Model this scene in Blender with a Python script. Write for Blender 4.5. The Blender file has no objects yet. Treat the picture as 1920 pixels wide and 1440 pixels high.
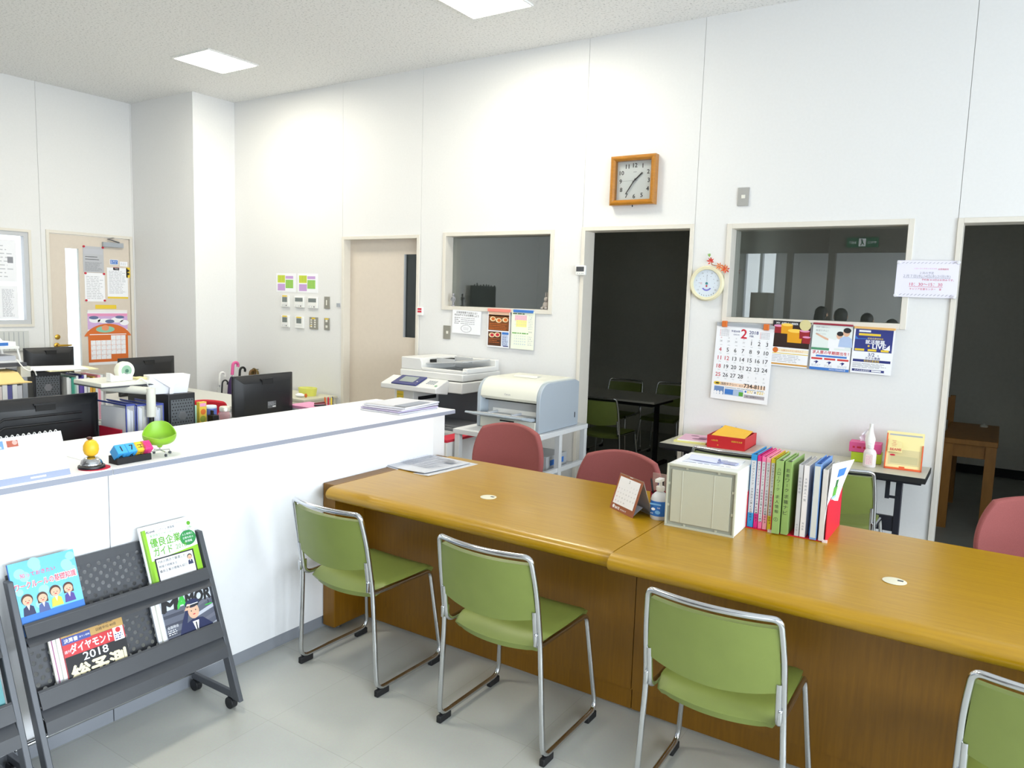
import bpy, bmesh, math, random
from mathutils import Vector, Matrix

random.seed(7)
SC = bpy.context.scene
COL = SC.collection
R = math.radians

# ------------------------------------------------------------------ camera
CAMERA_HEIGHT = 1.65
cam_data = bpy.data.cameras.new('camera')
cam_data.sensor_fit = 'HORIZONTAL'
cam_data.sensor_width = 36.0
cam_data.lens = 1408.97 / 1920 * 36
cam_data.clip_start = 0.02
cam_data.clip_end = 200
cam = bpy.data.objects.new('camera', cam_data)
COL.objects.link(cam)
yaw, pitch, roll = R(33.088), R(6.498), R(1.781)
fwd = Vector((-math.sin(yaw) * math.cos(pitch), math.cos(yaw) * math.cos(pitch), -math.sin(pitch)))
rgt = Vector((math.cos(yaw), math.sin(yaw), 0))
upv = rgt.cross(fwd)
r2 = rgt * math.cos(roll) + upv * math.sin(roll)
u2 = -rgt * math.sin(roll) + upv * math.cos(roll)
cam.matrix_world = Matrix(((r2.x, u2.x, -fwd.x, 0), (r2.y, u2.y, -fwd.y, 0), (r2.z, u2.z, -fwd.z, CAMERA_HEIGHT), (0, 0, 0, 1)))
SC.camera = cam

# ------------------------------------------------------------------ colour management, world, daylight
SC.view_settings.view_transform = 'Standard'
SC.view_settings.look = 'None'
SC.view_settings.exposure = 0.42
SC.view_settings.gamma = 1.0
SC.view_settings.use_curve_mapping = False
SC.cycles.max_bounces = 10
SC.cycles.diffuse_bounces = 5
SC.cycles.glossy_bounces = 4
SC.cycles.transparent_max_bounces = 12
SC.cycles.sample_clamp_indirect = 6.0
SC.cycles.caustics_reflective = False
SC.cycles.caustics_refractive = False
try:
    SC.cycles.use_denoising = True
except Exception:
    pass

world = bpy.data.worlds.new('overcast_sky')
SC.world = world
world.use_nodes = True
bg = world.node_tree.nodes['Background']
bg.inputs['Color'].default_value = (0.86, 0.94, 1.0, 1)
bg.inputs['Strength'].default_value = 2.0


def daylight(name, loc, rot, sx, sy, power, col):
    l = bpy.data.lights.new(name, 'AREA')
    l.shape = 'RECTANGLE'
    l.size, l.size_y = sx, sy
    l.energy = power
    l.color = col
    o = bpy.data.objects.new(name, l)
    o.location = loc
    o.rotation_euler = rot
    COL.objects.link(o)
    return o


# sky light entering through the windows of the right-hand wall (outside the glass, in each opening)
RIGHT_X = 3.2
RIGHT_WINDOWS = [(-2.6, -0.7), (-0.3, 1.6), (2.0, 3.9)]
RW_Z = (0.85, 2.55)
for i, (a, b) in enumerate(RIGHT_WINDOWS):
    daylight('window_daylight', (RIGHT_X + 0.16, (a + b) / 2, sum(RW_Z) / 2), (0, R(90), 0), RW_Z[1] - RW_Z[0], b - a, 150, (0.84, 0.93, 1.0))
# daylight behind the camera, through the glazed entrance in the rear wall
daylight('entrance_daylight', (1.3, -3.56, 1.3), (R(90), 0, R(180)), 2.2, 2.2, 60, (0.84, 0.93, 1.0))


# ------------------------------------------------------------------ materials
def S(r, g, b):
    f = lambda c: c / 255 / 12.92 if c / 255 <= 0.04045 else ((c / 255 + 0.055) / 1.055) ** 2.4
    return (f(r), f(g), f(b), 1)


MATS = {}


def mat(name, rgb=None, rough=0.5, metal=0.0, noise=0.0, scale=30.0, bump=0.0, bscale=200.0, spec=0.5, emit=0.0, stretch=None, coat=0.0):
    """A node material: a principled surface whose colour is broken up by a little noise."""
    if name in MATS:
        return MATS[name]
    m = bpy.data.materials.new(name)
    MATS[name] = m
    m.use_nodes = True
    nt = m.node_tree
    p = nt.nodes['Principled BSDF']
    c = S(*rgb)
    p.inputs['Base Color'].default_value = c
    p.inputs['Roughness'].default_value = rough
    p.inputs['Metallic'].default_value = metal
    p.inputs['Specular IOR Level'].default_value = spec
    if coat:
        p.inputs['Coat Weight'].default_value = coat
        p.inputs['Coat Roughness'].default_value = 0.12
    if emit:
        p.inputs['Emission Color'].default_value = c
        p.inputs['Emission Strength'].default_value = emit
    if noise or bump:
        tc = nt.nodes.new('ShaderNodeTexCoord')
        mp = nt.nodes.new('ShaderNodeMapping')
        if stretch:
            mp.inputs['Scale'].default_value = stretch
        nt.links.new(tc.outputs['Object'], mp.inputs['Vector'])
    if noise:
        n = nt.nodes.new('ShaderNodeTexNoise')
        n.inputs['Scale'].default_value = scale
        n.inputs['Detail'].default_value = 4
        nt.links.new(mp.outputs['Vector'], n.inputs['Vector'])
        rp = nt.nodes.new('ShaderNodeValToRGB')
        rp.color_ramp.elements[0].position = 0.3
        rp.color_ramp.elements[1].position = 0.7
        rp.color_ramp.elements[0].color = [x * (1 - noise) for x in c[:3]] + [1]
        rp.color_ramp.elements[1].color = [min(1, x * (1 + noise)) for x in c[:3]] + [1]
        nt.links.new(n.outputs['Fac'], rp.inputs['Fac'])
        nt.links.new(rp.outputs['Color'], p.inputs['Base Color'])
    if bump:
        n2 = nt.nodes.new('ShaderNodeTexNoise')
        n2.inputs['Scale'].default_value = bscale
        n2.inputs['Detail'].default_value = 3
        nt.links.new(mp.outputs['Vector'], n2.inputs['Vector'])
        bp = nt.nodes.new('ShaderNodeBump')
        bp.inputs['Strength'].default_value = bump
        bp.inputs['Distance'].default_value = 0.002
        nt.links.new(n2.outputs['Fac'], bp.inputs['Height'])
        nt.links.new(bp.outputs['Normal'], p.inputs['Normal'])
    return m


def glass_mat(name, reflect, tint=(1, 1, 1), rough=0.0):
    """A pane: lets light through and mirrors a share of the room."""
    if name in MATS:
        return MATS[name]
    m = bpy.data.materials.new(name)
    MATS[name] = m
    m.use_nodes = True
    nt = m.node_tree
    nt.nodes.clear()
    out = nt.nodes.new('ShaderNodeOutputMaterial')
    mix = nt.nodes.new('ShaderNodeMixShader')
    tr = nt.nodes.new('ShaderNodeBsdfTransparent')
    tr.inputs['Color'].default_value = (*tint, 1)
    gl = nt.nodes.new('ShaderNodeBsdfGlossy')
    gl.inputs['Roughness'].default_value = rough
    lw = nt.nodes.new('ShaderNodeLayerWeight')
    lw.inputs['Blend'].default_value = 0.25
    ad = nt.nodes.new('ShaderNodeMath')
    ad.operation = 'MULTIPLY_ADD'
    ad.inputs[1].default_value = 0.5
    ad.inputs[2].default_value = reflect
    ad.use_clamp = True
    nt.links.new(lw.outputs['Fresnel'], ad.inputs[0])
    nt.links.new(ad.outputs[0], mix.inputs['Fac'])
    nt.links.new(tr.outputs[0], mix.inputs[1])
    nt.links.new(gl.outputs[0], mix.inputs[2])
    nt.links.new(mix.outputs[0], out.inputs['Surface'])
    return m


def clear_mat(name, tint, opacity, rough=0.3):
    """Thin translucent plastic."""
    if name in MATS:
        return MATS[name]
    m = bpy.data.materials.new(name)
    MATS[name] = m
    m.use_nodes = True
    nt = m.node_tree
    p = nt.nodes['Principled BSDF']
    p.inputs['Base Color'].default_value = S(*tint)
    p.inputs['Roughness'].default_value = rough
    p.inputs['Alpha'].default_value = opacity
    return m


# ------------------------------------------------------------------ mesh helpers
class Frame:
    """A flat reference: origin, right and up; d lifts along the outward normal."""
    def __init__(self, o=(0, 0, 0), ux=(1, 0, 0), uy=(0, 0, 1)):
        self.o, self.ux, self.uy = Vector(o), Vector(ux).normalized(), Vector(uy).normalized()
        self.n = self.ux.cross(self.uy)

    def pt(self, u, v, d=0.0):
        return self.o + self.ux * u + self.uy * v + self.n * d


F0 = Frame()
FTOP = Frame((0, 0, 0), (1, 0, 0), (0, 1, 0))
_glyphs = {}


def glyphs(body, bold):
    k = (body, bold)
    if k not in _glyphs:
        cu = bpy.data.curves.new('t', 'FONT')
        cu.body = body
        cu.size = 1
        cu.resolution_u = 2
        cu.offset = bold
        o = bpy.data.objects.new('t', cu)
        COL.objects.link(o)
        dg = bpy.context.evaluated_depsgraph_get()
        me = bpy.data.meshes.new_from_object(o.evaluated_get(dg))
        vs = [(v.co.x, v.co.y) for v in me.vertices]
        fs = [tuple(p.vertices) for p in me.polygons]
        bpy.data.objects.remove(o)
        bpy.data.curves.remove(cu)
        bpy.data.meshes.remove(me)
        _glyphs[k] = (vs, fs)
    return _glyphs[k]


class MB:
    """Collects shapes into one mesh; m is a material."""
    def __init__(self):
        self.v, self.f, self.mi, self.mats, self.sm = [], [], [], [], []

    def slot(self, m):
        if m not in self.mats:
            self.mats.append(m)
        return self.mats.index(m)

    def add(self, vs, fs, m, smooth=False):
        b = len(self.v)
        self.v += [tuple(x) for x in vs]
        s = self.slot(m)
        for f in fs:
            self.f.append(tuple(i + b for i in f))
            self.mi.append(s)
            self.sm.append(smooth)
        return self

    def box(self, x0, x1, y0, y1, z0, z1, m, M=None):
        vs = [Vector((x, y, z)) for x in (x0, x1) for y in (y0, y1) for z in (z0, z1)]
        if M is not None:
            vs = [M @ v for v in vs]
        return self.add(vs, [(0, 1, 3, 2), (4, 6, 7, 5), (0, 4, 5, 1), (2, 3, 7, 6), (0, 2, 6, 4), (1, 5, 7, 3)], m)

    def prism(self, poly, axis, a, b, m, M=None, smooth=False):
        """poly in the two other axes (in x,y,z order), extruded from a to b along axis."""
        def P(p, t):
            c = list(p)
            c.insert(axis, t)
            v = Vector(c)
            return M @ v if M is not None else v
        n = len(poly)
        vs = [P(p, a) for p in poly] + [P(p, b) for p in poly]
        fs = [tuple(range(n))[::-1], tuple(range(n, 2 * n))] + [(i, (i + 1) % n, n + (i + 1) % n, n + i) for i in range(n)]
        return self.add(vs, fs, m, smooth)

    def tube(self, path, r, m, n=10, closed=False, caps=True):
        P = [Vector(p) for p in path]
        N = len(P)
        rs = r if isinstance(r, (list, tuple)) else [r] * N
        vs, fs = [], []
        prev = None
        for i in range(N):
            if closed:
                t = (P[(i + 1) % N] - P[i - 1]).normalized()
            else:
                t = (P[min(i + 1, N - 1)] - P[max(i - 1, 0)]).normalized()
            if prev is None:
                a = Vector((0, 0, 1)) if abs(t.z) < 0.9 else Vector((1, 0, 0))
                u = t.cross(a).normalized()
            else:
                u = (prev - t * prev.dot(t)).normalized()
            prev = u
            w = t.cross(u)
            for k in range(n):
                q = 2 * math.pi * k / n
                vs.append(P[i] + (u * math.cos(q) + w * math.sin(q)) * rs[i])
        L = N if closed else N - 1
        for i in range(L):
            j = (i + 1) % N
            for k in range(n):
                fs.append((i * n + k, i * n + (k + 1) % n, j * n + (k + 1) % n, j * n + k))
        if caps and not closed:
            fs += [tuple(range(n))[::-1], tuple(range((N - 1) * n, N * n))]
        return self.add(vs, fs, m, True)

    def cyl(self, p0, p1, r0, m, r1=None, n=20):
        return self.tube([p0, p1], [r0, r0 if r1 is None else r1], m, n)

    def lathe(self, prof, m, c=(0, 0, 0), n=28, sx=1.0, sy=1.0):
        """prof: (radius, z) from bottom to top."""
        vs, fs = [], []
        for r, z in prof:
            for k in range(n):
                q = 2 * math.pi * k / n
                vs.append((c[0] + r * sx * math.cos(q), c[1] + r * sy * math.sin(q), c[2] + z))
        for i in range(len(prof) - 1):
            for k in range(n):
                fs.append((i * n + k, i * n + (k + 1) % n, (i + 1) * n + (k + 1) % n, (i + 1) * n + k))
        fs += [tuple(range(n))[::-1], tuple(range((len(prof) - 1) * n, len(prof) * n))]
        return self.add(vs, fs, m, True)

    def ball(self, c, rx, ry, rz, m, n=16, M=None):
        vs, fs = [], []
        h = n // 2
        for i in range(h + 1):
            a = math.pi * i / h
            for k in range(n):
                q = 2 * math.pi * k / n
                v = Vector((rx * math.sin(a) * math.cos(q), ry * math.sin(a) * math.sin(q), -rz * math.cos(a)))
                if M is not None:
                    v = M @ v
                vs.append(Vector(c) + v)
        for i in range(h):
            for k in range(n):
                fs.append((i * n + k, i * n + (k + 1) % n, (i + 1) * n + (k + 1) % n, (i + 1) * n + k))
        return self.add(vs, fs, m, True)

    def grid(self, fn, nu, nv, m, thick=0.0, smooth=True):
        """fn(u,v) -> (x,y,z); thick closes it into a slab along the local normal."""
        P = [[Vector(fn(i / nu, j / nv)) for j in range(nv + 1)] for i in range(nu + 1)]
        W = nv + 1
        vs = [P[i][j] for i in range(nu + 1) for j in range(nv + 1)]
        fs = [(i * W + j, (i + 1) * W + j, (i + 1) * W + j + 1, i * W + j + 1) for i in range(nu) for j in range(nv)]
        if thick:
            T = len(vs)
            back = []
            for i in range(nu + 1):
                for j in range(nv + 1):
                    a = P[min(i + 1, nu)][j] - P[max(i - 1, 0)][j]
                    b = P[i][min(j + 1, nv)] - P[i][max(j - 1, 0)]
                    back.append(P[i][j] - a.cross(b).normalized() * thick)
            vs += back
            fs += [tuple(T + x for x in f[::-1]) for f in fs]
            rim = [(i, 0) for i in range(nu)] + [(nu, j) for j in range(nv)] + [(i, nv) for i in range(nu, 0, -1)] + [(0, j) for j in range(nv, 0, -1)]
            ids = [i * W + j for i, j in rim]
            for k in range(len(ids)):
                a, b = ids[k], ids[(k + 1) % len(ids)]
                fs.append((b, a, a + T, b + T))
        return self.add(vs, fs, m, smooth)

    # ---- flat print on a frame
    def poly(self, F, pts, d, m):
        return self.add([F.pt(u, v, d) for u, v in pts], [tuple(range(len(pts)))], m)

    def rect(self, F, u0, v0, u1, v1, d, m):
        return self.poly(F, [(u0, v0), (u1, v0), (u1, v1), (u0, v1)], d, m)

    def disc(self, F, u, v, r, d, m, ry=None, n=24, a0=0.0, a1=2 * math.pi):
        ry = r if ry is None else ry
        pts = [(u + r * math.cos(a0 + (a1 - a0) * k / n), v + ry * math.sin(a0 + (a1 - a0) * k / n)) for k in range(n + (a1 - a0 < 6.28))]
        return self.poly(F, pts, d, m)

    def ring(self, F, u, v, r0, r1, d, m, n=32):
        vs = [F.pt(u + r * math.cos(2 * math.pi * k / n), v + r * math.sin(2 * math.pi * k / n), d) for r in (r0, r1) for k in range(n)]
        return self.add(vs, [(k, (k + 1) % n, n + (k + 1) % n, n + k) for k in range(n)], m)

    def paper(self, F, u0, v0, u1, v1, t, m, d=0.0):
        """A sheet t thick whose front face is at d+t."""
        vs = [F.pt(u, v, dd) for u in (u0, u1) for v in (v0, v1) for dd in (d, d + t)]
        return self.add(vs, [(0, 1, 3, 2), (4, 6, 7, 5), (0, 4, 5, 1), (2, 3, 7, 6), (0, 2, 6, 4), (1, 5, 7, 3)], m)

    def text(self, F, body, u, v, d, m, h=None, w=None, al='c', bold=0.0, rot=0.0, shear=0.0):
        vs, fs = glyphs(body, 0.0)
        if not vs:
            return self
        x0, x1 = min(p[0] for p in vs), max(p[0] for p in vs)
        y0, y1 = min(p[1] for p in vs), max(p[1] for p in vs)
        bw, bh = max(x1 - x0, 1e-6), max(y1 - y0, 1e-6)
        sx = w / bw if w else None
        sy = h / bh if h else None
        sx, sy = sx or sy, sy or sx
        ax = {'c': (x0 + x1) / 2, 'l': x0, 'r': x1}[al]
        ay = (y0 + y1) / 2
        c, s = math.cos(rot), math.sin(rot)
        k = bold * 0.7          # heavier strokes: the same letters again, shifted by a hair
        for i, (ox, oy) in enumerate([(0, 0)] + ([(k, 0), (-k, 0), (0, k * .8), (0, -k * .8)] if bold else [])):
            out = []
            for x, y in vs:
                a, b = (x - ax + ox) * sx, (y - ay + oy) * sy
                a += b * shear
                out.append(F.pt(u + a * c - b * s, v + a * s + b * c, d + i * .00002))
            self.add(out, fs, m)
        return self

    def vtext(self, F, body, u, vtop, step, d, m, size, bold=0.0):
        """Japanese upright column."""
        for i, ch in enumerate(body):
            if ch == ' ':
                continue
            if ch == 'ー':
                self.rect(F, u - size * .05, vtop - i * step - size * .9, u + size * .05, vtop - i * step - size * .1, d, m)
            else:
                k = 0.75 if ch in 'ッャュョっ' else (0.35 if ch in '一' else 1)
                self.text(F, ch, u, vtop - i * step - size * .5, d, m, h=size * (0.12 if ch == '一' else 0.9 * k), w=size * .9 * min(k if ch != '一' else 1, 1), bold=bold)
        return self

    def lines(self, F, u0, v0, u1, v1, n, d, m, fill=0.5, seed=0, gap=True):
        """Rows of small print too fine to read: short broken strokes."""
        rd = random.Random(seed)
        st = (v1 - v0) / n
        for i in range(n):
            vb = v1 - (i + 1) * st
            u = u0
            end = u0 + (u1 - u0) * rd.uniform(0.7, 1.0)
            while u < end:
                L = min(rd.uniform(0.08, 0.3) * (u1 - u0), end - u)
                self.rect(F, u, vb + st * (0.5 - fill / 2), u + L, vb + st * (0.5 + fill / 2), d, m)
                u += L + (st * 0.5 if gap else 0.0)
        return self

    # ---- finish
    def build(self, name, parent=None, loc=(0, 0, 0), rot=(0, 0, 0), bevel=0.0, seg=2, ang=38, subsurf=0):
        me = bpy.data.meshes.new(name)
        me.from_pydata(self.v, [], self.f)
        for m in self.mats:
            me.materials.append(m)
        me.polygons.foreach_set('material_index', self.mi)
        me.polygons.foreach_set('use_smooth', [True if (s or bevel or subsurf) else False for s in self.sm])
        me.update()
        bm = bmesh.new()
        bm.from_mesh(me)
        bmesh.ops.recalc_face_normals(bm, faces=[f for f in bm.faces if len(f.edges) and not any(e.is_boundary for e in f.edges)])
        bm.to_mesh(me)
        bm.free()
        if any(self.sm) or bevel:
            me.set_sharp_from_angle(angle=R(ang))
        o = bpy.data.objects.new(name, me)
        COL.objects.link(o)
        if parent is not None:
            o.parent = parent
        o.location = loc
        o.rotation_euler = rot
        if subsurf:
            s = o.modifiers.new('subsurf', 'SUBSURF')
            s.levels = s.render_levels = subsurf
        if bevel:
            b = o.modifiers.new('bevel', 'BEVEL')
            b.width = bevel
            b.segments = seg
            b.limit_method = 'ANGLE'
            b.angle_limit = R(40)
            b.harden_normals = False
        return o


def tag(o, label, cat, group=None, kind=None):
    if label:
        o['label'] = label
    if cat:
        o['category'] = cat
    if group:
        o['group'] = group
    if kind:
        o['kind'] = kind
    return o


def thing(name, label, cat, loc=(0, 0, 0), rz=0.0, group=None):
    o = bpy.data.objects.new(name, None)
    o.empty_display_size = 0.05
    COL.objects.link(o)
    o.location = loc
    o.rotation_euler = (0, 0, rz)
    return tag(o, label, cat, group)


def struct(name, mb, parent=None, **k):
    o = mb.build(name, parent, **k)
    if parent is None:
        o['kind'] = 'structure'
    return o


def copy_tree(o, parent=None):
    c = o.copy()
    COL.objects.link(c)
    if parent is not None:
        c.parent = parent
    for ch in [x for x in bpy.data.objects if x.parent == o]:
        copy_tree(ch, c)
    return c


def fillet(pts, r, seg=5):
    """Round the inner corners of a polyline."""
    P = [Vector(p) for p in pts]
    out = [P[0]]
    for i in range(1, len(P) - 1):
        a, b, c = P[i - 1], P[i], P[i + 1]
        d1, d2 = (a - b), (c - b)
        rr = r[i] if isinstance(r, (list, tuple)) else r
        rr = min(rr, d1.length * .49, d2.length * .49)
        p, q = b + d1.normalized() * rr, b + d2.normalized() * rr
        for k in range(seg + 1):
            t = k / seg
            out.append(p * (1 - t) ** 2 + b * 2 * t * (1 - t) + q * t * t)
    out.append(P[-1])
    return out


def rot_z(a, loc=(0, 0, 0)):
    return Matrix.Translation(loc) @ Matrix.Rotation(a, 4, 'Z')


# palette
WALL = mat('wall_panel_white', (227, 227, 227), 0.55, noise=0.012, scale=60, bump=0.12, bscale=700)
TRIM = mat('frame_beige', (222, 217, 207), 0.45, noise=0.01)
DOORP = mat('door_paint_beige', (214, 203, 190), 0.45, noise=0.015)
SEAM = mat('seam_bead_grey', (196, 194, 186), 0.8)  # joint bead, a little darker than the wall panels
BASEB = mat('baseboard_grey', (112, 114, 120), 0.5, noise=0.03)
WHITE = mat('white_plastic', (236, 236, 234), 0.4)
PAPER = mat('paper_white', (240, 241, 246), 0.7)
PAPERW = mat('paper_warm', (240, 238, 225), 0.7)
INK = mat('ink_black', (34, 34, 38), 0.6)
INKG = mat('ink_grey', (140, 142, 150), 0.7)
INKL = mat('ink_light', (190, 192, 200), 0.7)
RED = mat('print_red', (200, 36, 60), 0.6)
PBLUE = mat('print_blue', (60, 120, 200), 0.6)
NAVY = mat('print_navy', (38, 48, 120), 0.6)
PGREEN = mat('print_green', (90, 165, 60), 0.6)
PYEL = mat('print_yellow', (232, 200, 60), 0.6)
PPINK = mat('print_pink', (226, 150, 190), 0.6)
PORANGE = mat('print_orange', (214, 110, 40), 0.6)
BLACK = mat('black_plastic', (22, 23, 27), 0.42, noise=0.05)
BLACKM = mat('black_matte', (18, 18, 20), 0.7)
CHROME = mat('chrome', (205, 207, 210), 0.16, metal=1.0)
STEEL = mat('steel', (150, 152, 155), 0.35, metal=1.0)
BRASS = mat('brass', (200, 160, 70), 0.3, metal=1.0)
GREY = mat('grey_plastic', (165, 170, 178), 0.45)
DGREY = mat('dark_grey_plastic', (70, 72, 78), 0.5)
SKIN = mat('skin', (222, 178, 150), 0.6)

# ================================================================== SETTING
YW = 5.2          # face of the back wall
XL = -8.08        # face of the left wall
ZC = 3.6          # ceiling
YR = -3.4         # rear wall, behind the camera


def floor_material():
    m = bpy.data.materials.new('floor_vinyl')
    m.use_nodes = True
    nt = m.node_tree
    p = nt.nodes['Principled BSDF']
    p.inputs['Roughness'].default_value = 0.34
    p.inputs['Specular IOR Level'].default_value = 0.45
    tc = nt.nodes.new('ShaderNodeTexCoord')
    n1 = nt.nodes.new('ShaderNodeTexNoise')
    n1.inputs['Scale'].default_value = 2.2
    n1.inputs['Detail'].default_value = 6
    n2 = nt.nodes.new('ShaderNodeTexNoise')
    n2.inputs['Scale'].default_value = 160
    br = nt.nodes.new('ShaderNodeTexBrick')
    br.offset = 0.0
    br.inputs['Scale'].default_value = 1.0
    br.inputs['Brick Width'].default_value = 0.45
    br.inputs['Row Height'].default_value = 0.45
    br.inputs['Mortar Size'].default_value = 0.0012
    br.inputs['Color1'].default_value = S(201, 202, 197)
    br.inputs['Color2'].default_value = S(198, 199, 193)
    br.inputs['Mortar'].default_value = S(182, 182, 175)
    mx = nt.nodes.new('ShaderNodeMix')
    mx.data_type = 'RGBA'
    mx.blend_type = 'MULTIPLY'
    mx.inputs['Factor'].default_value = 0.35
    rp = nt.nodes.new('ShaderNodeValToRGB')
    rp.color_ramp.elements[0].position = 0.35
    rp.color_ramp.elements[0].color = (0.72, 0.72, 0.71, 1)
    rp.color_ramp.elements[1].position = 0.62
    rp.color_ramp.elements[1].color = (1, 1, 1, 1)
    mx2 = nt.nodes.new('ShaderNodeMix')
    mx2.data_type = 'RGBA'
    mx2.blend_type = 'MULTIPLY'
    mx2.inputs['Factor'].default_value = 0.14
    L = nt.links.new
    for t in (n1, n2, br):
        L(tc.outputs['Object'], t.inputs['Vector'])
    L(n1.outputs['Fac'], rp.inputs['Fac'])
    L(br.outputs['Color'], mx.inputs[6])
    L(rp.outputs['Color'], mx.inputs[7])
    L(mx.outputs[2], mx2.inputs[6])
    L(n2.outputs['Color'], mx2.inputs[7])
    L(mx2.outputs[2], p.inputs['Base Color'])
    return m


def ceiling_material():
    m = bpy.data.materials.new('ceiling_rockwool')
    m.use_nodes = True
    nt = m.node_tree
    p = nt.nodes['Principled BSDF']
    p.inputs['Roughness'].default_value = 0.9
    tc = nt.nodes.new('ShaderNodeTexCoord')
    n = nt.nodes.new('ShaderNodeTexNoise')
    n.inputs['Scale'].default_value = 60
    n.inputs['Detail'].default_value = 5
    n.inputs['Roughness'].default_value = 0.7
    rp = nt.nodes.new('ShaderNodeValToRGB')
    e = rp.color_ramp.elements
    e[0].position = 0.33
    e[0].color = S(184, 185, 185)
    e[1].position = 0.47
    e[1].color = S(234, 234, 233)
    bp = nt.nodes.new('ShaderNodeBump')
    bp.inputs['Strength'].default_value = 0.5
    bp.inputs['Distance'].default_value = 0.006
    L = nt.links.new
    L(tc.outputs['Object'], n.inputs['Vector'])
    L(n.outputs['Fac'], rp.inputs['Fac'])
    L(rp.outputs['Color'], p.inputs['Base Color'])
    L(n.outputs['Fac'], bp.inputs['Height'])
    L(bp.outputs['Normal'], p.inputs['Normal'])
    return m


FLOOR = floor_material()
CEIL = ceiling_material()
DIM = mat('back_room_wall', (206, 205, 196), 0.7, noise=0.03)

mb = MB(); mb.box(XL - .3, 3.6, YR - .3, YW + .12, -0.1, 0, FLOOR)
struct('floor', mb)
mb = MB(); mb.box(XL - .3, 3.6, YR - .3, YW + .12, ZC, ZC + 0.1, CEIL)
struct('ceiling', mb)


def pierced(mb, axis, t0, t1, a0, a1, z0, z1, openings, seams, m, gap=0.0012):
    """A wall slab along axis 'x' or 'y' (thickness t0..t1), panels split at the seams, holes left open."""
    cuts = sorted({a0, a1, *[q for o in openings for q in o[:2]], *seams})
    cuts = [c for c in cuts if a0 <= c <= a1]
    for c0, c1 in zip(cuts, cuts[1:]):
        g0 = gap if c0 in seams else 0
        g1 = gap if c1 in seams else 0
        mid = (c0 + c1) / 2
        spans = [(z0, z1)]
        for o in openings:
            if o[0] < mid < o[1]:
                nsp = []
                for s in spans:
                    if o[2] > s[0]:
                        nsp.append((s[0], min(o[2], s[1])))
                    if o[3] < s[1]:
                        nsp.append((max(o[3], s[0]), s[1]))
                spans = nsp
        for s in spans:
            if axis == 'x':
                mb.box(c0 + g0, c1 - g1, t0, t1, s[0], s[1], m)
            else:
                mb.box(t0, t1, c0 + g0, c1 - g1, s[0], s[1], m)
        for s in spans:       # a dark bead closes the joint a little way in
            for c, g in ((c0, g0), (c1, g1)):
                if g and axis == 'x':
                    mb.box(c - gap, c + gap, min(t0, t1) + .004, max(t0, t1), s[0], s[1], SEAM)
                elif g:
                    mb.box(min(t0, t1), max(t0, t1) - .004, c - gap, c + gap, s[0], s[1], SEAM)


D1 = (-5.372, -4.408, 2.185)      # outer frame of the closed sliding door
D2 = (-2.785, -1.893, 2.21)       # open doorway beside the clock
D3 = (-0.289, 0.62, 2.2)          # open doorway on the right
W1 = (-4.143, -3.029, 1.533, 2.198)
W2 = (-1.658, -0.514, 1.534, 2.204)
FR = 0.03
ops = [(D1[0] + .01, D1[1] - .01, 0, D1[2] - .01), (D2[0] + .01, D2[1] - .01, 0, D2[2] - .01), (D3[0] + .01, D3[1] - .01, 0, D3[2] - .01),
       (W1[0] + .01, W1[1] - .01, W1[2] + .01, W1[3] - .01), (W2[0] + .01, W2[1] - .01, W2[2] + .01, W2[3] - .01)]
mb = MB()
pierced(mb, 'x', YW, YW + .12, XL, 3.2, 0, ZC, ops, [-5.372, -4.4, -2.785, -1.893, -0.289, 0.62], WALL)
struct('wall_back', mb)

# left wall with its window and door
W3 = (1.9, 3.66, 1.225, 2.17)
D4 = (3.80, 4.69, 2.19)
mb = MB()
pierced(mb, 'y', XL - .12, XL, YR, YW, 0, ZC, [(W3[0] + .01, W3[1] - .01, W3[2] + .01, W3[3] - .01), (D4[0] + .01, D4[1] - .01, 0, D4[2] - .01)], [2.0, 3.755, 4.7], WALL)
struct('wall_left', mb)
mb = MB(); mb.box(XL, -6.98, 4.712, YW, 0, ZC, WALL)
struct('wall_column', mb)
mb = MB()
pierced(mb, 'y', RIGHT_X, RIGHT_X + .12, YR, YW, 0, ZC, [(a, b, RW_Z[0], RW_Z[1]) for a, b in RIGHT_WINDOWS], [], WALL)
struct('wall_right', mb)
mb = MB()
pierced(mb, 'x', YR - .12, YR, XL, 3.2, 0, ZC, [(0.2, 2.4, 0, 2.4), (-4.11, -3.52, 1.01, 2.64)], [], WALL)
struct('wall_rear', mb)

ALU = mat('aluminium', (196, 198, 202), 0.35)
WINGLASS = glass_mat('window_glass', 0.06)
for i, (a, b) in enumerate(RIGHT_WINDOWS):
    mb = MB()
    x0, x1 = RIGHT_X - .01, RIGHT_X + .1
    mb.box(x0, x1, a, a + .05, RW_Z[0], RW_Z[1], ALU); mb.box(x0, x1, b - .05, b, RW_Z[0], RW_Z[1], ALU)
    mb.box(x0, x1, a + .05, b - .05, RW_Z[0], RW_Z[0] + .05, ALU); mb.box(x0, x1, a + .05, b - .05, RW_Z[1] - .05, RW_Z[1], ALU)
    mb.box(x0 + .03, x1, (a + b) / 2 - .025, (a + b) / 2 + .025, RW_Z[0] + .05, RW_Z[1] - .05, ALU)
    w = struct('window_%d' % (4 + i), mb)
    g = MB(); g.box(x1 - .03, x1 - .025, a + .05, b - .05, RW_Z[0] + .05, RW_Z[1] - .05, WINGLASS)
    g.build('pane', w)
mb = MB()
for u in (0.2, 1.27, 2.35):
    mb.box(u, u + .05, YR - .1, YR + .01, 0, 2.4, ALU)
mb.box(0.25, 2.35, YR - .1, YR + .01, 2.35, 2.4, ALU)
w = struct('door_5', mb)
g = MB(); g.box(0.25, 2.35, YR - .05, YR - .045, 0.0, 2.35, WINGLASS); g.build('pane', w)

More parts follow.
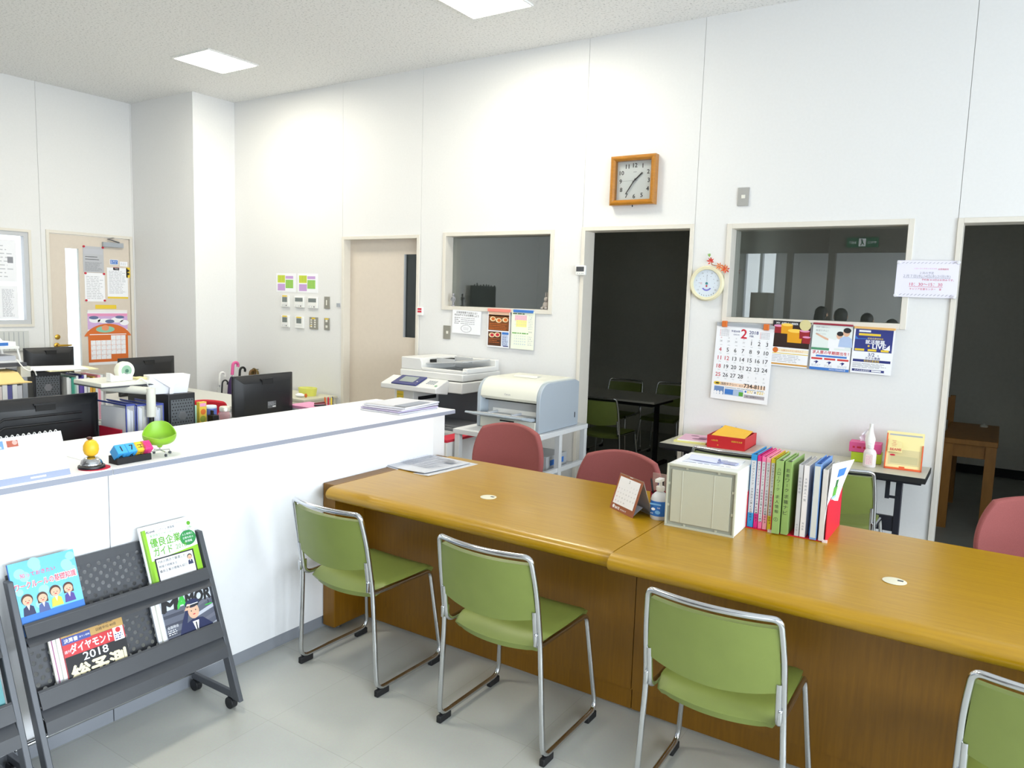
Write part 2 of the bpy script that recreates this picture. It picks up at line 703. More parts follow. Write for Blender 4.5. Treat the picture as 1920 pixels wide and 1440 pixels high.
# the waiting area behind the camera, mirrored in the glass of window 2: a dropped beam on posts and a small window
mb = MB()
for a, b, c, d in ((-4.12, -4.08, 1.0, 2.65), (-3.55, -3.51, 1.0, 2.65), (-3.83, -3.78, 1.0, 2.65)):
    mb.box(a, b, YR - .1, YR + .01, c, d, ALU)
for c, d in ((1.0, 1.04), (2.61, 2.65)):
    mb.box(-4.12, -3.51, YR - .1, YR + .01, c, d, ALU)
w = struct('window_7', mb)
g = MB(); g.box(-4.08, -3.55, YR - .05, YR - .045, 1.04, 2.61, WINGLASS); g.build('pane', w)
BEAM = mat('beam_taupe', (104, 98, 92), 0.6)
mb = MB(); mb.box(-4.9, 0.1, -2.45, -2.3, 2.53, ZC, BEAM)
struct('trim_beam', mb)
for x0, x1 in ((-3.1, -3.02), (-2.46, -2.36)):
    mb = MB(); mb.box(x0, x1, -2.44, -2.31, 0, 2.53, BEAM)
    struct('trim_post', mb)


def frame_x(name, x0, x1, z0, z1, fw=FR, depth=0.15, proud=0.012, sill=True, m=None):
    m = m or TRIM
    mb = MB()
    a, b = YW - proud, YW + depth
    mb.box(x0, x0 + fw, a, b, z0, z1, m)
    mb.box(x1 - fw, x1, a, b, z0, z1, m)
    mb.box(x0 + fw, x1 - fw, a, b, z1 - fw, z1, m)
    if sill:
        mb.box(x0 + fw, x1 - fw, a, b, z0, z0 + fw, m)
    return struct(name, mb, bevel=0.002)


ROOMGLASS = glass_mat('dim_room_glass', 0.185, (0.86, 0.9, 0.88))
d1 = frame_x('door_1', D1[0], D1[1], 0, D1[2], sill=False)
mb = MB()
lx0, lx1, ly = D1[0] + FR, D1[1] - FR, YW + .075
gx0, gx1, gz0, gz1 = -4.655, -4.487, 1.262, 2.02
for a, b, c, d in ((lx0, gx0, 0.01, D1[2] - FR), (gx1, lx1, 0.01, D1[2] - FR), (gx0, gx1, 0.01, gz0), (gx0, gx1, gz1, D1[2] - FR)):
    mb.box(a, b, ly, ly + .035, c, d, DOORP)
leaf = mb.build('door_leaf', d1)
DARKGLASS = glass_mat('dark_glass', 0.05, (0.5, 0.55, 0.56))
mb = MB(); mb.box(gx0, gx1, ly + .015, ly + .02, gz0, gz1, DARKGLASS); mb.build('glass_slit', leaf)
mb = MB()
for a, b, c, d in ((gx0, gx0 + .012, gz0, gz1), (gx1 - .006, gx1, gz0, gz1)):
    mb.box(a, b, ly - .004, ly + .02, c, d, GREY)
mb.build('glass_bead', leaf)

frame_x('door_2', D2[0], D2[1], 0, D2[2], sill=False)
frame_x('door_3', D3[0], D3[1], 0, D3[2], sill=False)
for nm, W in (('window_1', W1), ('window_2', W2)):
    w = frame_x(nm, W[0], W[1], W[2], W[3], fw=0.034)
    g = MB(); g.box(W[0] + .034, W[1] - .034, YW + .095, YW + .1, W[2] + .034, W[3] - .034, ROOMGLASS)
    g.build('pane', w)

# left wall: aluminium window and beige door
mb = MB()
x0, x1 = XL - .1, XL + .015
for a, b, c, d in ((W3[0], W3[0] + .025, W3[2], W3[3]), (W3[1] - .025, W3[1], W3[2], W3[3]), (W3[0] + .025, W3[1] - .025, W3[2], W3[2] + .025), (W3[0] + .025, W3[1] - .025, W3[3] - .025, W3[3])):
    mb.box(x0, x1, a, b, c, d, TRIM)
w3 = struct('window_3', mb)
mb = MB()
x0, x1 = XL - .06, XL + .005
for a, b in ((W3[0] + .025, W3[0] + .065), (W3[1] - .065, W3[1] - .025), (2.75, 2.8)):
    mb.box(x0, x1, a, b, W3[2] + .025, W3[3] - .025, ALU)
for c, d in ((W3[2] + .025, W3[2] + .065), (W3[3] - .065, W3[3] - .025)):
    mb.box(x0, x1, W3[0] + .065, 2.75, c, d, ALU); mb.box(x0, x1, 2.8, W3[1] - .065, c, d, ALU)
mb.build('window_sash', w3)
g = MB(); g.box(XL - .04, XL - .035, W3[0] + .065, W3[1] - .065, W3[2] + .065, W3[3] - .065, WINGLASS); g.build('pane', w3)

mb = MB()
x0, x1 = XL - .1, XL + .012
for a, b, c, d in ((D4[0], D4[0] + .03, 0, D4[2]), (D4[1] - .03, D4[1], 0, D4[2]), (D4[0] + .03, D4[1] - .03, D4[2] - .03, D4[2])):
    mb.box(x0, x1, a, b, c, d, TRIM)
d4 = struct('door_4', mb, bevel=.002)
mb = MB()
sy0, sy1, sz0, sz1 = 3.985, 4.12, 0.75, 2.02
xa, xb = XL - .045, XL - .005
for a, b, c, d in ((D4[0] + .034, sy0, .01, D4[2] - .034), (sy1, D4[1] - .034, .01, D4[2] - .034), (sy0, sy1, .01, sz0), (sy0, sy1, sz1, D4[2] - .034)):
    mb.box(xa, xb, a, b, c, d, DOORP)
leaf4 = mb.build('door_leaf', d4)
mb = MB(); mb.box(XL - .03, XL - .024, sy0, sy1, sz0, sz1, glass_mat('slit_glass', 0.05, (0.93, 0.98, 1.0)))
mb.build('glass_slit', leaf4)
mb = MB()
mb.lathe([(0, 0), (.026, 0), (.026, .006), (.012, .012), (0, .012)], BRASS, n=20)
mb.build('lock_cylinder', leaf4, loc=(xb, 3.88, 1.115), rot=(0, R(90), 0))
mb = MB()
mb.lathe([(0, 0), (.027, 0), (.027, .006), (.012, .012), (.012, .05), (0, .05)], BRASS, n=20)
M = Matrix.Identity(4)
mb.tube([(0, -.01, .045), (0, .04, .05), (0, .11, .05), (0, .125, .045)], [.011, .011, .009, .007], BRASS)
mb.build('door_handle', leaf4, loc=(xb, 3.87, 1.03), rot=(0, R(90), 0))
mb = MB()
mb.box(0, .035, 0, .22, 0, .05, GREY)
cl = mb.build('door_closer', leaf4, loc=(xb, 4.36, 2.06), bevel=.004)
mb = MB()
mb.tube([(.02, .18, .055), (.03, .05, .085), (.0, .16, .11)], .008, STEEL, 8)
mb.build('closer_arm', cl)

# baseboards
mb = MB()
for a, b in ((-6.98, D1[0]), (D1[1], D2[0]), (D2[1], D3[0]), (D3[1], 3.2)):
    mb.box(a, b, YW - .008, YW, 0, .06, BASEB)
struct('baseboard_back', mb)
mb = MB()
mb.box(XL, XL + .008, YR, D4[0], 0, .06, BASEB)
struct('baseboard_left', mb)

# dark rooms beyond the back wall
DFLOOR = mat('back_room_floor', (150, 152, 146), 0.45, noise=0.06, scale=6)
mb = MB(); mb.box(-5.6, 3.4, YW + .12, 9.2, -.1, 0, DFLOOR); struct('floor_back_rooms', mb)
mb = MB(); mb.box(-5.6, 3.4, YW + .12, 9.2, 2.6, 2.7, DIM); struct('ceiling_back_rooms', mb)
mb = MB(); mb.box(-5.6, 3.4, 9.0, 9.2, 0, 2.6, DIM); struct('wall_back_rooms_end', mb)
mb = MB(); mb.box(-5.6, -5.5, YW + .12, 9.0, 0, 2.6, DIM); struct('wall_back_rooms_left', mb)
mb = MB(); mb.box(3.3, 3.4, YW + .12, 9.0, 0, 2.6, DIM); struct('wall_back_rooms_right', mb)
mb = MB(); mb.box(-1.82, -1.72, YW + .12, 9.0, 0, 2.6, DIM); struct('wall_back_rooms_partition', mb)
mb = MB(); mb.box(-1.72, 3.3, 8.985, 9.0, 0, .09, BLACKM); struct('baseboard_back_rooms', mb)

# ------------------------------------------------------------------ recessed ceiling lights
LAMP = mat('lamp_diffuser', (255, 249, 230), 0.5, emit=35.0)
lamp_group = 'square recessed ceiling lights'
first = None
for x, y, lab in ((-5.88, 4.2, 'glowing square ceiling light above the corner column, left of the two'), (-3.07, 4.2, 'glowing square ceiling light at the top edge, above the small window'),
                  (-5.88, 1.4, 'added square ceiling light over the office desks, unseen above the picture'), (-3.07, 1.4, 'added square ceiling light over the white counter, unseen above the picture')):  # these two unseen lamps are added to brighten the room
    if first is None:
        t = thing('ceiling_light', lab, 'ceiling light', (x, y, ZC), 0, lamp_group)
        mb = MB()
        s, w = .25, .012
        for a, b, c, d in ((-s, s, -s, -s + w), (-s, s, s - w, s), (-s, -s + w, -s + w, s - w), (s - w, s, -s + w, s - w)):
            mb.box(a, b, c, d, -.012, 0, WHITE)
        mb.build('frame', t)
        mb = MB(); mb.box(-s + w, s - w, -s + w, s - w, -.008, -.001, LAMP); mb.build('diffuser', t)
        first = t
    else:
        c = copy_tree(first); c.location = (x, y, ZC); c['label'] = lab

# ================================================================== RECEPTION COUNTER, DESK
def wood_material(name, c1, c2, stretch, rough=0.3, coat=0.12):
    m = bpy.data.materials.new(name)
    m.use_nodes = True
    nt = m.node_tree
    p = nt.nodes['Principled BSDF']
    p.inputs['Roughness'].default_value = rough
    p.inputs['Coat Weight'].default_value = coat
    p.inputs['Coat Roughness'].default_value = 0.12
    tc = nt.nodes.new('ShaderNodeTexCoord')
    mp = nt.nodes.new('ShaderNodeMapping')
    mp.inputs['Scale'].default_value = stretch
    n = nt.nodes.new('ShaderNodeTexNoise')
    n.inputs['Scale'].default_value = 6
    n.inputs['Detail'].default_value = 8
    n.inputs['Roughness'].default_value = 0.6
    rp = nt.nodes.new('ShaderNodeValToRGB')
    rp.color_ramp.elements[0].position = 0.3
    rp.color_ramp.elements[0].color = S(*c1)
    rp.color_ramp.elements[1].position = 0.72
    rp.color_ramp.elements[1].color = S(*c2)
    L = nt.links.new
    L(tc.outputs['Object'], mp.inputs['Vector'])
    L(mp.outputs['Vector'], n.inputs['Vector'])
    L(n.outputs['Fac'], rp.inputs['Fac'])
    L(rp.outputs['Color'], p.inputs['Base Color'])
    return m


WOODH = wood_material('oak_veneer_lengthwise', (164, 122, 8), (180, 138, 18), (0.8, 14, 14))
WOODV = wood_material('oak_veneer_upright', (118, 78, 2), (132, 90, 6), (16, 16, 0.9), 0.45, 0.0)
COUNTER = mat('counter_laminate_white', (240, 241, 244), 0.35, noise=0.008)
EDGE = mat('counter_edge_grey', (150, 154, 168), 0.45)
KICK = mat('counter_kick_grey', (138, 142, 150), 0.5)

CZ = 0.99
cgroup = 'white reception counter units'
for y0, y1, lab, name in ((-0.6, 1.452, 'white reception counter unit at the left edge, behind the magazine racks', 'reception_counter'),
                          (1.456, 3.49, 'long white reception counter unit running up to the wooden desk', 'reception_counter')):
    t = thing(name, lab, 'counter', (-2.7, y0, 0), 0, cgroup)
    L = y1 - y0
    last = y1 > 3
    mb = MB(); mb.box(-.6, .032, 0, L, CZ - .024, CZ, COUNTER)
    top = mb.build('countertop', t, bevel=.002)
    mb = MB(); mb.box(.032, .0335, 0, L, CZ - .023, CZ - .003, EDGE); mb.build('edge_band', top)
    mb = MB(); mb.box(-.035, 0, 0, L - (.16 if last else 0), .062, CZ - .024, COUNTER); mb.build('front_panel', t)
    mb = MB(); mb.box(-.05, -.012, 0, L - (.16 if last else 0), 0, .06, KICK); mb.build('kickboard', t)
    if last:
        mb = MB(); mb.box(-.56, -.02, L - .155, L - .03, 0, CZ - .024, WHITE); mb.build('end_panel', t, bevel=.002)
    else:
        mb = MB(); mb.box(-.56, -.036, .0, .03, 0, CZ - .024, WHITE); mb.build('end_panel', t)

DZ = 0.735
dgroup = 'wooden desk units of the consultation counter'
nose = []
for k in range(13):
    a = -math.pi * .5 - math.pi * k / 12
    nose.append((.045 + .045 * math.cos(a) * 1.0, -.037 + .037 * -math.sin(a) * -1))
desk_units = ((-2.615, -1.137, 2.43, 'left wooden desk unit with rounded front edge, beside the white counter'),
              (-1.133, 0.66, 2.405, 'right wooden desk unit with rounded front edge, carrying the grey drawer box and binders'))
for i, (x0, x1, yf, lab) in enumerate(desk_units):
    t = thing('desk', lab, 'desk', (x0, yf, 0), 0, dgroup)
    W = x1 - x0
    yb = 3.385 - yf
    th = .066
    prof = [(yb, DZ), (yb, DZ - .03), (.3, DZ - .03), (.1, DZ - th)]
    for k in range(11):
        a = math.pi * k / 10
        prof.append((.05 - .05 * math.sin(a), DZ - th / 2 - th / 2 * math.cos(a)))
    mb = MB(); mb.prism(prof, 0, 0, W, WOODH, smooth=True)
    top = mb.build('desktop', t, ang=50)
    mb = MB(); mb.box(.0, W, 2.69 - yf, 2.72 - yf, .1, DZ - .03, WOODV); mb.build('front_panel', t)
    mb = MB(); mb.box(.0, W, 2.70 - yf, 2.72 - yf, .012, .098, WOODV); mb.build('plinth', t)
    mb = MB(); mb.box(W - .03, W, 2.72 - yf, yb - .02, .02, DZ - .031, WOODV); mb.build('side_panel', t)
    if i == 0:
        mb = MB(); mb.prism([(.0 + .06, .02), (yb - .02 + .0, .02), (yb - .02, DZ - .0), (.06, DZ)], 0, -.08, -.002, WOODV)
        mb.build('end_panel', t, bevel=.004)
        mb = MB(); mb.cyl((-.04, .12, 0), (-.04, .12, .02), .018, STEEL); mb.build('levelling_foot', t)
    gx = (-1.925, -0.24)[i] - x0
    mb = MB()
    mb.lathe([(0, 0), (.036, 0), (.038, .002), (.03, .0035), (0, .0035)], mat('grommet_ivory', (222, 218, 196), 0.5), n=28)
    g = mb.build('cable_grommet', t, loc=(gx, 2.785 - yf, DZ))
    mb = MB(); mb.box(.008, .026, .002, .014, .0034, .0042, DGREY); mb.build('grommet_slot', g)

# ================================================================== CHAIRS
GREENV = mat('green_vinyl', (124, 137, 67), 0.42, noise=0.03, scale=14, bump=0.1, bscale=500)
PINKF = mat('pink_fabric', (153, 84, 82), 0.85, noise=0.06, scale=260, bump=0.3, bscale=900)


def make_green_chair(name, label, group):
    t = thing(name, label, 'chair', (0, 0, 0), 0, group)
    # one bent chrome tube per side joined by the top rail: seat rail, front leg, floor rail, rear upright
    half = [(.198, -.225, .575), (.198, -.205, .432), (.2, .17, .428), (.234, .215, .03), (.234, -.195, .03), (.212, -.2, .45), (.209, -.235, .66), (.197, -.262, .778)]
    left = [(-x, y, z) for x, y, z in half]
    top = [(-.197 + .394 * k / 8, -.262 - .035 * (1 - (2 * k / 8 - 1) ** 2), .778) for k in range(1, 8)]
    path = half + [(-x if 0 else x, y, z) for x, y, z in top[::-1]] + left[::-1]
    rad = [0, .04, .03, .05, .045, .06, .06, .035] + [.05] * 7 + [.035, .06, .06, .045, .05, .03, .04, 0]
    mb = MB(); mb.tube(fillet(path, rad, 5), .0100, CHROME, 10)
    mb.build('frame', t)
    for s in (-1, 1):
        mb = MB(); mb.box(-.006, .006, -.02, .02, -.022, .022, CHROME)
        mb.build('clamp', t, loc=(s * .205, -.208, .47), bevel=.003)
        for y in (-.165, .175):
            mb = MB(); mb.box(-.011, .011, -.035, .035, 0, .028, BLACKM)
            mb.build('foot_cap', t, loc=(s * .234, y, 0), bevel=.004)
    mb = MB(); mb.tube([(-.2, .15, .425), (.2, .15, .425)], .008, CHROME, 8); mb.build('seat_crossbar', t)

    def seat(u, v):
        x = (u - .5) * 2
        w = .196 * (1 - .06 * max(0, (abs(v - .5) * 2) ** 6))
        bow = -.035 * (1 - x * x) * max(0, 1 - v * 2.2)
        y = -.172 + .385 * v + bow
        z = .447 - .006 * (1 - (2 * v - 1) ** 2) + .004 * x * x
        if v < .2:
            z -= .028 * ((.2 - v) / .2) ** 2
        if v > .86:
            z -= .02 * ((v - .86) / .14) ** 2
        if abs(x) > .9:
            z -= .006 * ((abs(x) - .9) / .1)
        return (x * w, y, z)
    mb = MB(); mb.grid(seat, 18, 20, GREENV, .026)
    mb.build('seat', t, ang=60)

    def back(u, v):
        x = (u - .5) * 2
        dip = .03 * (1 - x * x) * (1 - v)
        z = .548 - dip + (.748 - .548 + dip) * v
        lean = -.222 - .04 * ((z - .52) / .23)
        return (x * (.205 - .012 * v) * 1.0, lean + .004 - .036 * (1 - x * x), z)
    mb = MB(); mb.grid(back, 18, 8, GREENV, .02)
    mb.build('backrest', t, ang=60)
    return t


front = make_green_chair('stacking_chair', 'green vinyl stacking chair nearest the white counter, in front of the wooden desk', 'green chairs in front of the wooden desk')
front.location = (-2.265, 2.372, 0)
front.rotation_euler.z = R(-1)
for x, y, rz, lab, grp in (
        (-1.475, 2.372, 0, 'green vinyl stacking chair second from the white counter, before the joint of the desk units', 'green chairs in front of the wooden desk'),
        (-0.655, 2.372, 1, 'green vinyl stacking chair third from the white counter, pulled up below the grey drawer box', 'green chairs in front of the wooden desk'),
        (0.205, 2.36, 0, 'green vinyl stacking chair cut off by the right edge of the picture', 'green chairs in front of the wooden desk'),
        (-1.345, 4.70, 0, 'green vinyl stacking chair at the folding table, half hidden by the grey drawer box', 'green chairs at the folding table'),
        (-0.722, 4.66, 0, 'green vinyl stacking chair at the folding table, seen right of the white brochure', 'green chairs at the folding table'),
        (-3.06, 6.38, 0, 'green chair in the dark doorway, back turned to us, nearest the threshold', 'chairs in the dark meeting room'),
        (-3.52, 7.5, 180, 'chair across the table in the dark room, its chrome back rail above the left end', 'chairs in the dark meeting room'),
        (-2.98, 7.6, 180, 'chair across the table in the dark room, its chrome back rail above the right end', 'chairs in the dark meeting room')):
    c = copy_tree(front)
    c.location = (x, y, 0)
    c.rotation_euler.z = R(rz)
    c['label'] = lab
    c['group'] = grp


def make_office_chair(label):
    """Faces local -y."""
    t = thing('office_chair', label, 'chair', (0, 0, 0), 0, 'pink office chairs behind the wooden desk')

    def back(u, v):
        a, b = (u - .5) * 2, (v - .5) * 2
        k = .62
        x = .272 * a * math.sqrt(1 - k * b * b / 2) * (1 - .035 * b)
        z = .664 + .207 * b * math.sqrt(1 - k * a * a / 2)
        y = .075 + .05 * (z - .5) / .4 + .05 * (1 - a * a)
        return (x, y, z)
    mb = MB(); mb.grid(back, 20, 18, PINKF, -.036)
    mb.build('backrest', t, bevel=.014, seg=3)
    mb = MB()

    def seat(u, v):
        a, b = (u - .5) * 2, (v - .5) * 2
        k = 1 - .12 * (a * b) ** 2
        return (a * .245 * k, -.16 + b * .2 * k, .455 + .02 * (1 - a * a) * (1 - b * b) - (.02 if b < -.9 else 0))
    mb.grid(seat, 14, 14, PINKF, .06)
    mb.build('seat', t, bevel=.015)
    mb = MB(); mb.tube([(0, -.1, .37), (0, .08, .38), (0, .125, .45), (0, .125, .6)], .022, BLACK, 10); mb.build('back_bracket', t)
    mb = MB(); mb.cyl((0, -.14, .08), (0, -.14, .39), .025, BLACK); mb.build('gas_column', t)
    for k in range(5):
        q = 2 * math.pi * k / 5 + .3
        c, s = math.cos(q), math.sin(q)
        mb = MB(); mb.tube([(0, -.14, .1), (.25 * c, -.14 + .25 * s, .065)], [.025, .015], BLACK, 8)
        leg = mb.build('base_arm', t)
        mb = MB(); mb.cyl((.25 * c - .02 * s, -.14 + .25 * s + .02 * c, .027), (.25 * c + .02 * s, -.14 + .25 * s - .02 * c, .027), .027, BLACKM, n=14)
        mb.build('caster', leg)
    return t


p = make_office_chair('pink office chair behind the desk, in front of the printer stand')
p.location = (-2.535, 3.77, 0)
p.rotation_euler.z = R(-2)
for x, y, rz, lab in ((-1.765, 3.77, 2, 'pink office chair behind the desk, in front of the dark doorway'), (0.225, 3.76, -4, 'pink office chair cut off by the right edge of the picture, behind the desk')):
    c = copy_tree(p)
    c.location = (x, y, 0)
    c.rotation_euler.z = R(rz)
    c['label'] = lab
    if y == 3.77:          # this chair is set lower than the others
        for ch in [q for q in bpy.data.objects if q.parent == c and q.name.split('.')[0] in ('backrest', 'seat', 'back_bracket')]:
            ch.location.z -= .07

# ================================================================== THINGS ON THE BACK WALL
# every wall thing is built in its own frame: x right, z up, -y towards the room
def wall_thing(name, label, cat, x, z, group=None, y=YW, rz=0.0):
    return thing(name, label, cat, (x, y, z), rz, group)


# ---- square wooden clock
CLOCKW = wood_material('clock_wood', (162, 104, 14), (184, 122, 26), (3, 3, 12), 0.3, 0.3)
t = wall_thing('wall_clock', 'square wooden wall clock above the dark doorway, showing about twenty-four minutes to two', 'clock', -2.365, 2.533)
W = .176
mb = MB()
for M in (Matrix.Identity(4), Matrix.Rotation(R(90), 4, 'Y'), Matrix.Rotation(R(180), 4, 'Y'), Matrix.Rotation(R(270), 4, 'Y')):
    prof = [(-.0, W), (-.055, W), (-.062, W - .012), (-.062, W - .022), (-.05, W - .036), (-.04, W - .036), (-.0, W - .036)]
    vs, n = [], len(prof)
    for s in (-1, 1):
        for y, z in prof:
            vs.append(M @ Vector((s * z, y, z)))
    mb.add(vs, [(i, (i + 1) % n, n + (i + 1) % n, n + i) for i in range(n)], CLOCKW)
mb.build('frame', t)
FACE = mat('clock_face', (226, 232, 232), 0.5)
mb = MB(); mb.box(-W + .036, W - .036, -.012, -.004, -W + .036, W - .036, FACE)
for k in range(1, 13):
    a = R(90 - 30 * k)
    r = .111 / max(abs(math.cos(a)), abs(math.sin(a))) * (.97 if k % 3 else 1)
    r = min(r, .121)
    mb.text(F0, str(k), r * math.cos(a), r * math.sin(a), .0125, INK, h=.03, bold=.035)
mb.rect(F0, -.012, .062, .014, .065, .0125, INKG)
mb.build('dial', t)
mb = MB(); mb.box(-.004, .004, -.004, 0, -.018, .082, INK); mb.build('hour_hand', t, loc=(0, -.016, 0), rot=(0, R(48), 0))
mb = MB(); mb.box(-.0032, .0032, -.003, 0, -.018, .11, INK); mb.build('minute_hand', t, loc=(0, -.02, 0), rot=(0, R(214), 0))
mb = MB(); mb.box(-.0008, .0008, -.001, 0, -.03, .1, INKG); mb.build('second_hand', t, loc=(0, -.024, 0), rot=(0, R(270), 0))
mb = MB(); mb.box(-W + .036, W - .036, -.034, -.032, -W + .036, W - .036, glass_mat('clock_glass', 0.03)); mb.build('glass', t)
mb = MB(); mb.cyl((0, -.03, -W), (0, -.03, -W - .014), .004, BLACKM, n=10); mb.build('hanging_tab', t)

# ---- switch plates
PLATE = mat('switch_plate_metal', (150, 148, 138), 0.5, metal=0.3)
PLATEG = mat('switch_plate_grey', (164, 163, 160), 0.5)
IVORY = mat('switch_rocker_ivory', (226, 224, 214), 0.5)


def switch(label, x, z, w, h, rockers, pm, rw=.018, rh=.018, yellow=None):
    t = wall_thing('switch_plate', label, 'switch', x, z, 'wall switch plates')
    mb = MB(); mb.box(-w / 2, w / 2, -.009, 0, -h / 2, h / 2, pm); mb.build('plate', t, bevel=.002)
    for u, v in rockers:
        mb = MB(); mb.box(u - rw / 2, u + rw / 2, -.0125, -.009, v - rh / 2, v + rh / 2, IVORY); mb.build('rocker', t, bevel=.001)
    for (u, v, a, b) in yellow or []:
        mb = MB(); mb.box(u - a / 2, u + a / 2, -.0105, -.0092, v - b / 2, v + b / 2, PYEL); mb.build('yellow_tape', t)


switch('grey switch plate high on the wall, right of the clock', -1.562, 2.382, .076, .122, [(0, 0)], PLATEG, .026, .024)
switch('grey switch plate under the small window, right of the sliding door', -4.082, 1.338, .075, .118, [(.008, .0)], PLATE, .022, .024)
switch('tall single switch plate nearest the sliding door, upper of two', -5.576, 1.552, .072, .118, [(-.002, .0)], PLATE, .014, .05)
switch('double rocker switch plate nearest the sliding door, lower of two', -5.576, 1.343, .072, .118, [(0, .03), (0, -.026)], PLATE, .026, .024, [(0, .05, .05, .012)])
switch('wide switch plate with two columns of small switches', -5.763, 1.343, .118, .12, [(-.03 + .052 * i, -.035 + .022 * j) for i in range(2) for j in range(4)], PLATE, .022, .014, [(0, .048, .05, .014), (-.035, -.028, .03, .01)])
LCD = mat('lcd_grey', (112, 120, 118), 0.3)
# ---- air-conditioner controllers


def controller(label, x, z, w, h, lcd, yellow, button=True):
    t = wall_thing('air_conditioner_controller', label, 'controller', x, z, 'wall controllers beside the sliding door')
    mb = MB(); mb.box(-w / 2, w / 2, -.018, 0, -h / 2, h / 2, WHITE)
    mb.rect(F0, -w * .4, -h * .28, w * .4, -h * .265, .0183, INKL)
    mb.build('case', t, bevel=.004)
    u0, v0, u1, v1 = lcd
    mb = MB(); mb.box(u0, u1, -.0195, -.0175, v0, v1, LCD); mb.build('display', t)
    if button:
        mb = MB(); mb.cyl((w * .2, -.018, -h * .36), (w * .2, -.021, -h * .36), .006, DGREY, n=12); mb.build('button', t)
        mb = MB()
        for q in (-.3, -.05):
            mb.cyl((w * q, -.018, -h * .36), (w * q, -.0205, -h * .36), .004, GREY, n=10)
        mb.build('button', t)
    if yellow:
        mb = MB(); mb.box(-w * .3, w * .3, -.02, -.018, h * .39, h * .5, PYEL); mb.build('yellow_tape', t)


controller('white controller with tall display and yellow tape, upper row leftmost', -6.178, 1.55, .118, .118, (-.036, -.008, .036, .042), True)
controller('white controller with wide display, upper row middle of three', -5.966, 1.548, .138, .112, (-.055, .004, .055, .042), False)
controller('white controller with wide display, upper row rightmost of three', -5.772, 1.546, .138, .112, (-.055, .004, .055, .042), False)
controller('white controller with tall display and yellow tape, lower row left', -6.178, 1.344, .118, .118, (-.036, -.008, .036, .042), True)
controller('white controller with square display and yellow tape, lower row right', -5.966, 1.341, .125, .116, (-.036, -.008, .036, .042), True, False)

# ---- coloured zone charts above the controllers
for x, lab in ((-6.178, 'colour-blocked zone chart, left of the pair above the controllers'), (-5.855, 'colour-blocked zone chart, right of the pair above the controllers')):
    mb = MB()
    mb.paper(F0, -.145, -.095, .145, .095, .002, PAPER)
    LIME, VIO, GRN = mat('chart_lime', (206, 214, 70), .7), mat('chart_violet', (196, 160, 214), .7), mat('chart_green', (138, 196, 96), .7)
    mb.rect(F0, -.125, -.0, -.012, .075, .0024, LIME); mb.rect(F0, -.125, -.08, -.012, -.012, .0024, VIO)
    mb.rect(F0, -.004, .04, .11, .068, .0024, VIO); mb.rect(F0, -.004, -.055, .11, .03, .0024, GRN)
    for i in range(5):
        mb.rect(F0, -.118 + .022 * i, .01, -.114 + .022 * i, .07, .0027, PGREEN)
        mb.rect(F0, .006 + .022 * i, -.045, .009 + .022 * i, .022, .0027, LIME)
    o = mb.build('zone_chart', None, (x, YW, 1.738))
    tag(o, lab, 'chart', 'zone charts')

# ---- small red-marked fire-alarm style label switch by the sliding door
t = wall_thing('red_marked_switch', 'tiny white switch box with red marks beside the sliding door', 'switch', -4.384, 1.51)
mb = MB(); mb.box(-.03, .03, -.02, 0, -.036, .036, WHITE); mb.build('case', t, bevel=.002)
mb = MB()
for z in (.02, -.002):
    mb.box(-.022, .022, -.0215, -.02, z - .008, z + .008, RED)
mb.build('red_label', t)
mb = MB(); mb.box(-.018, .018, -.012, 0, -.018, .018, GREY)
o = mb.build('door_sensor', None, (-5.42, YW, 1.533)); tag(o, 'tiny grey sensor on the wall left of the sliding door', 'sensor')

# ---- thermostat beside the doorway
t = wall_thing('thermostat', 'small white digital thermostat left of the dark doorway', 'thermostat', -2.772, 1.88, y=YW - .012)
mb = MB(); mb.box(-.045, .045, -.024, 0, -.038, .038, WHITE); mb.build('case', t, bevel=.006)
mb = MB(); mb.box(-.034, .032, -.0255, -.023, -.008, .028, DGREY); mb.build('display', t)
for u in (-.022, -.004, .014, .026):
    mb = MB(); mb.box(u - .004, u + .004, -.0255, -.023, -.026, -.021, GREY); mb.build('button', t)

# ---- round thermo-hygrometer with dried flowers
t = wall_thing('thermo_hygrometer', 'round ivory thermometer dial hanging between the dark doorway and the large window', 'thermometer', -1.776, 1.796)
CREAM = mat('cream_plastic', (228, 222, 190), 0.4)
mb = MB()
Mx = Matrix.Rotation(R(90), 4, 'X')
prof = [(.122, 0), (.122, .02), (.112, .032), (.098, .03), (.095, .018), (.0, .018)]
mb2 = MB(); mb2.lathe(prof, CREAM, n=48)
mb2.build('rim', t, rot=(R(90), 0, 0))
mb = MB()
DIAL = mat('dial_blue_white', (222, 232, 244), 0.5)
mb.disc(F0, 0, 0, .095, .0185, DIAL, n=48)
for k in range(11):
    a = R(215 - 25 * k)
    mb.text(F0, str(-10 + 10 * (k // 2)) if k % 2 == 0 else '|', .078 * math.cos(a), .078 * math.sin(a), .0188, INKG, h=.010, bold=.01)
for k in range(9):
    a = R(205 - 29 * k)
    mb.disc(F0, .056 * math.cos(a), .056 * math.sin(a), .0025, .0188, INKG, n=8)
for k in range(7):
    a = R(235 + 12 * k)
    mb.rect(F0, .085 * math.cos(a) - .0015, .085 * math.sin(a) - .004, .085 * math.cos(a) + .0015, .085 * math.sin(a) + .004, .0188, INK)
LAV = mat('dial_lavender', (120, 120, 206), 0.6)
pts = [(.072 * math.cos(R(a)) * .55, .072 * math.sin(R(a)) * .62 - .008) for a in range(215, 326, 10)] + [(.05 * math.cos(R(a)) * .55, .05 * math.sin(R(a)) * .55 - .014) for a in range(325, 214, -10)]
mb.poly(F0, pts, .0189, LAV)
mb.text(F0, '℃', -.042, .0, .0188, RED, h=.012)
mb.build('dial', t)
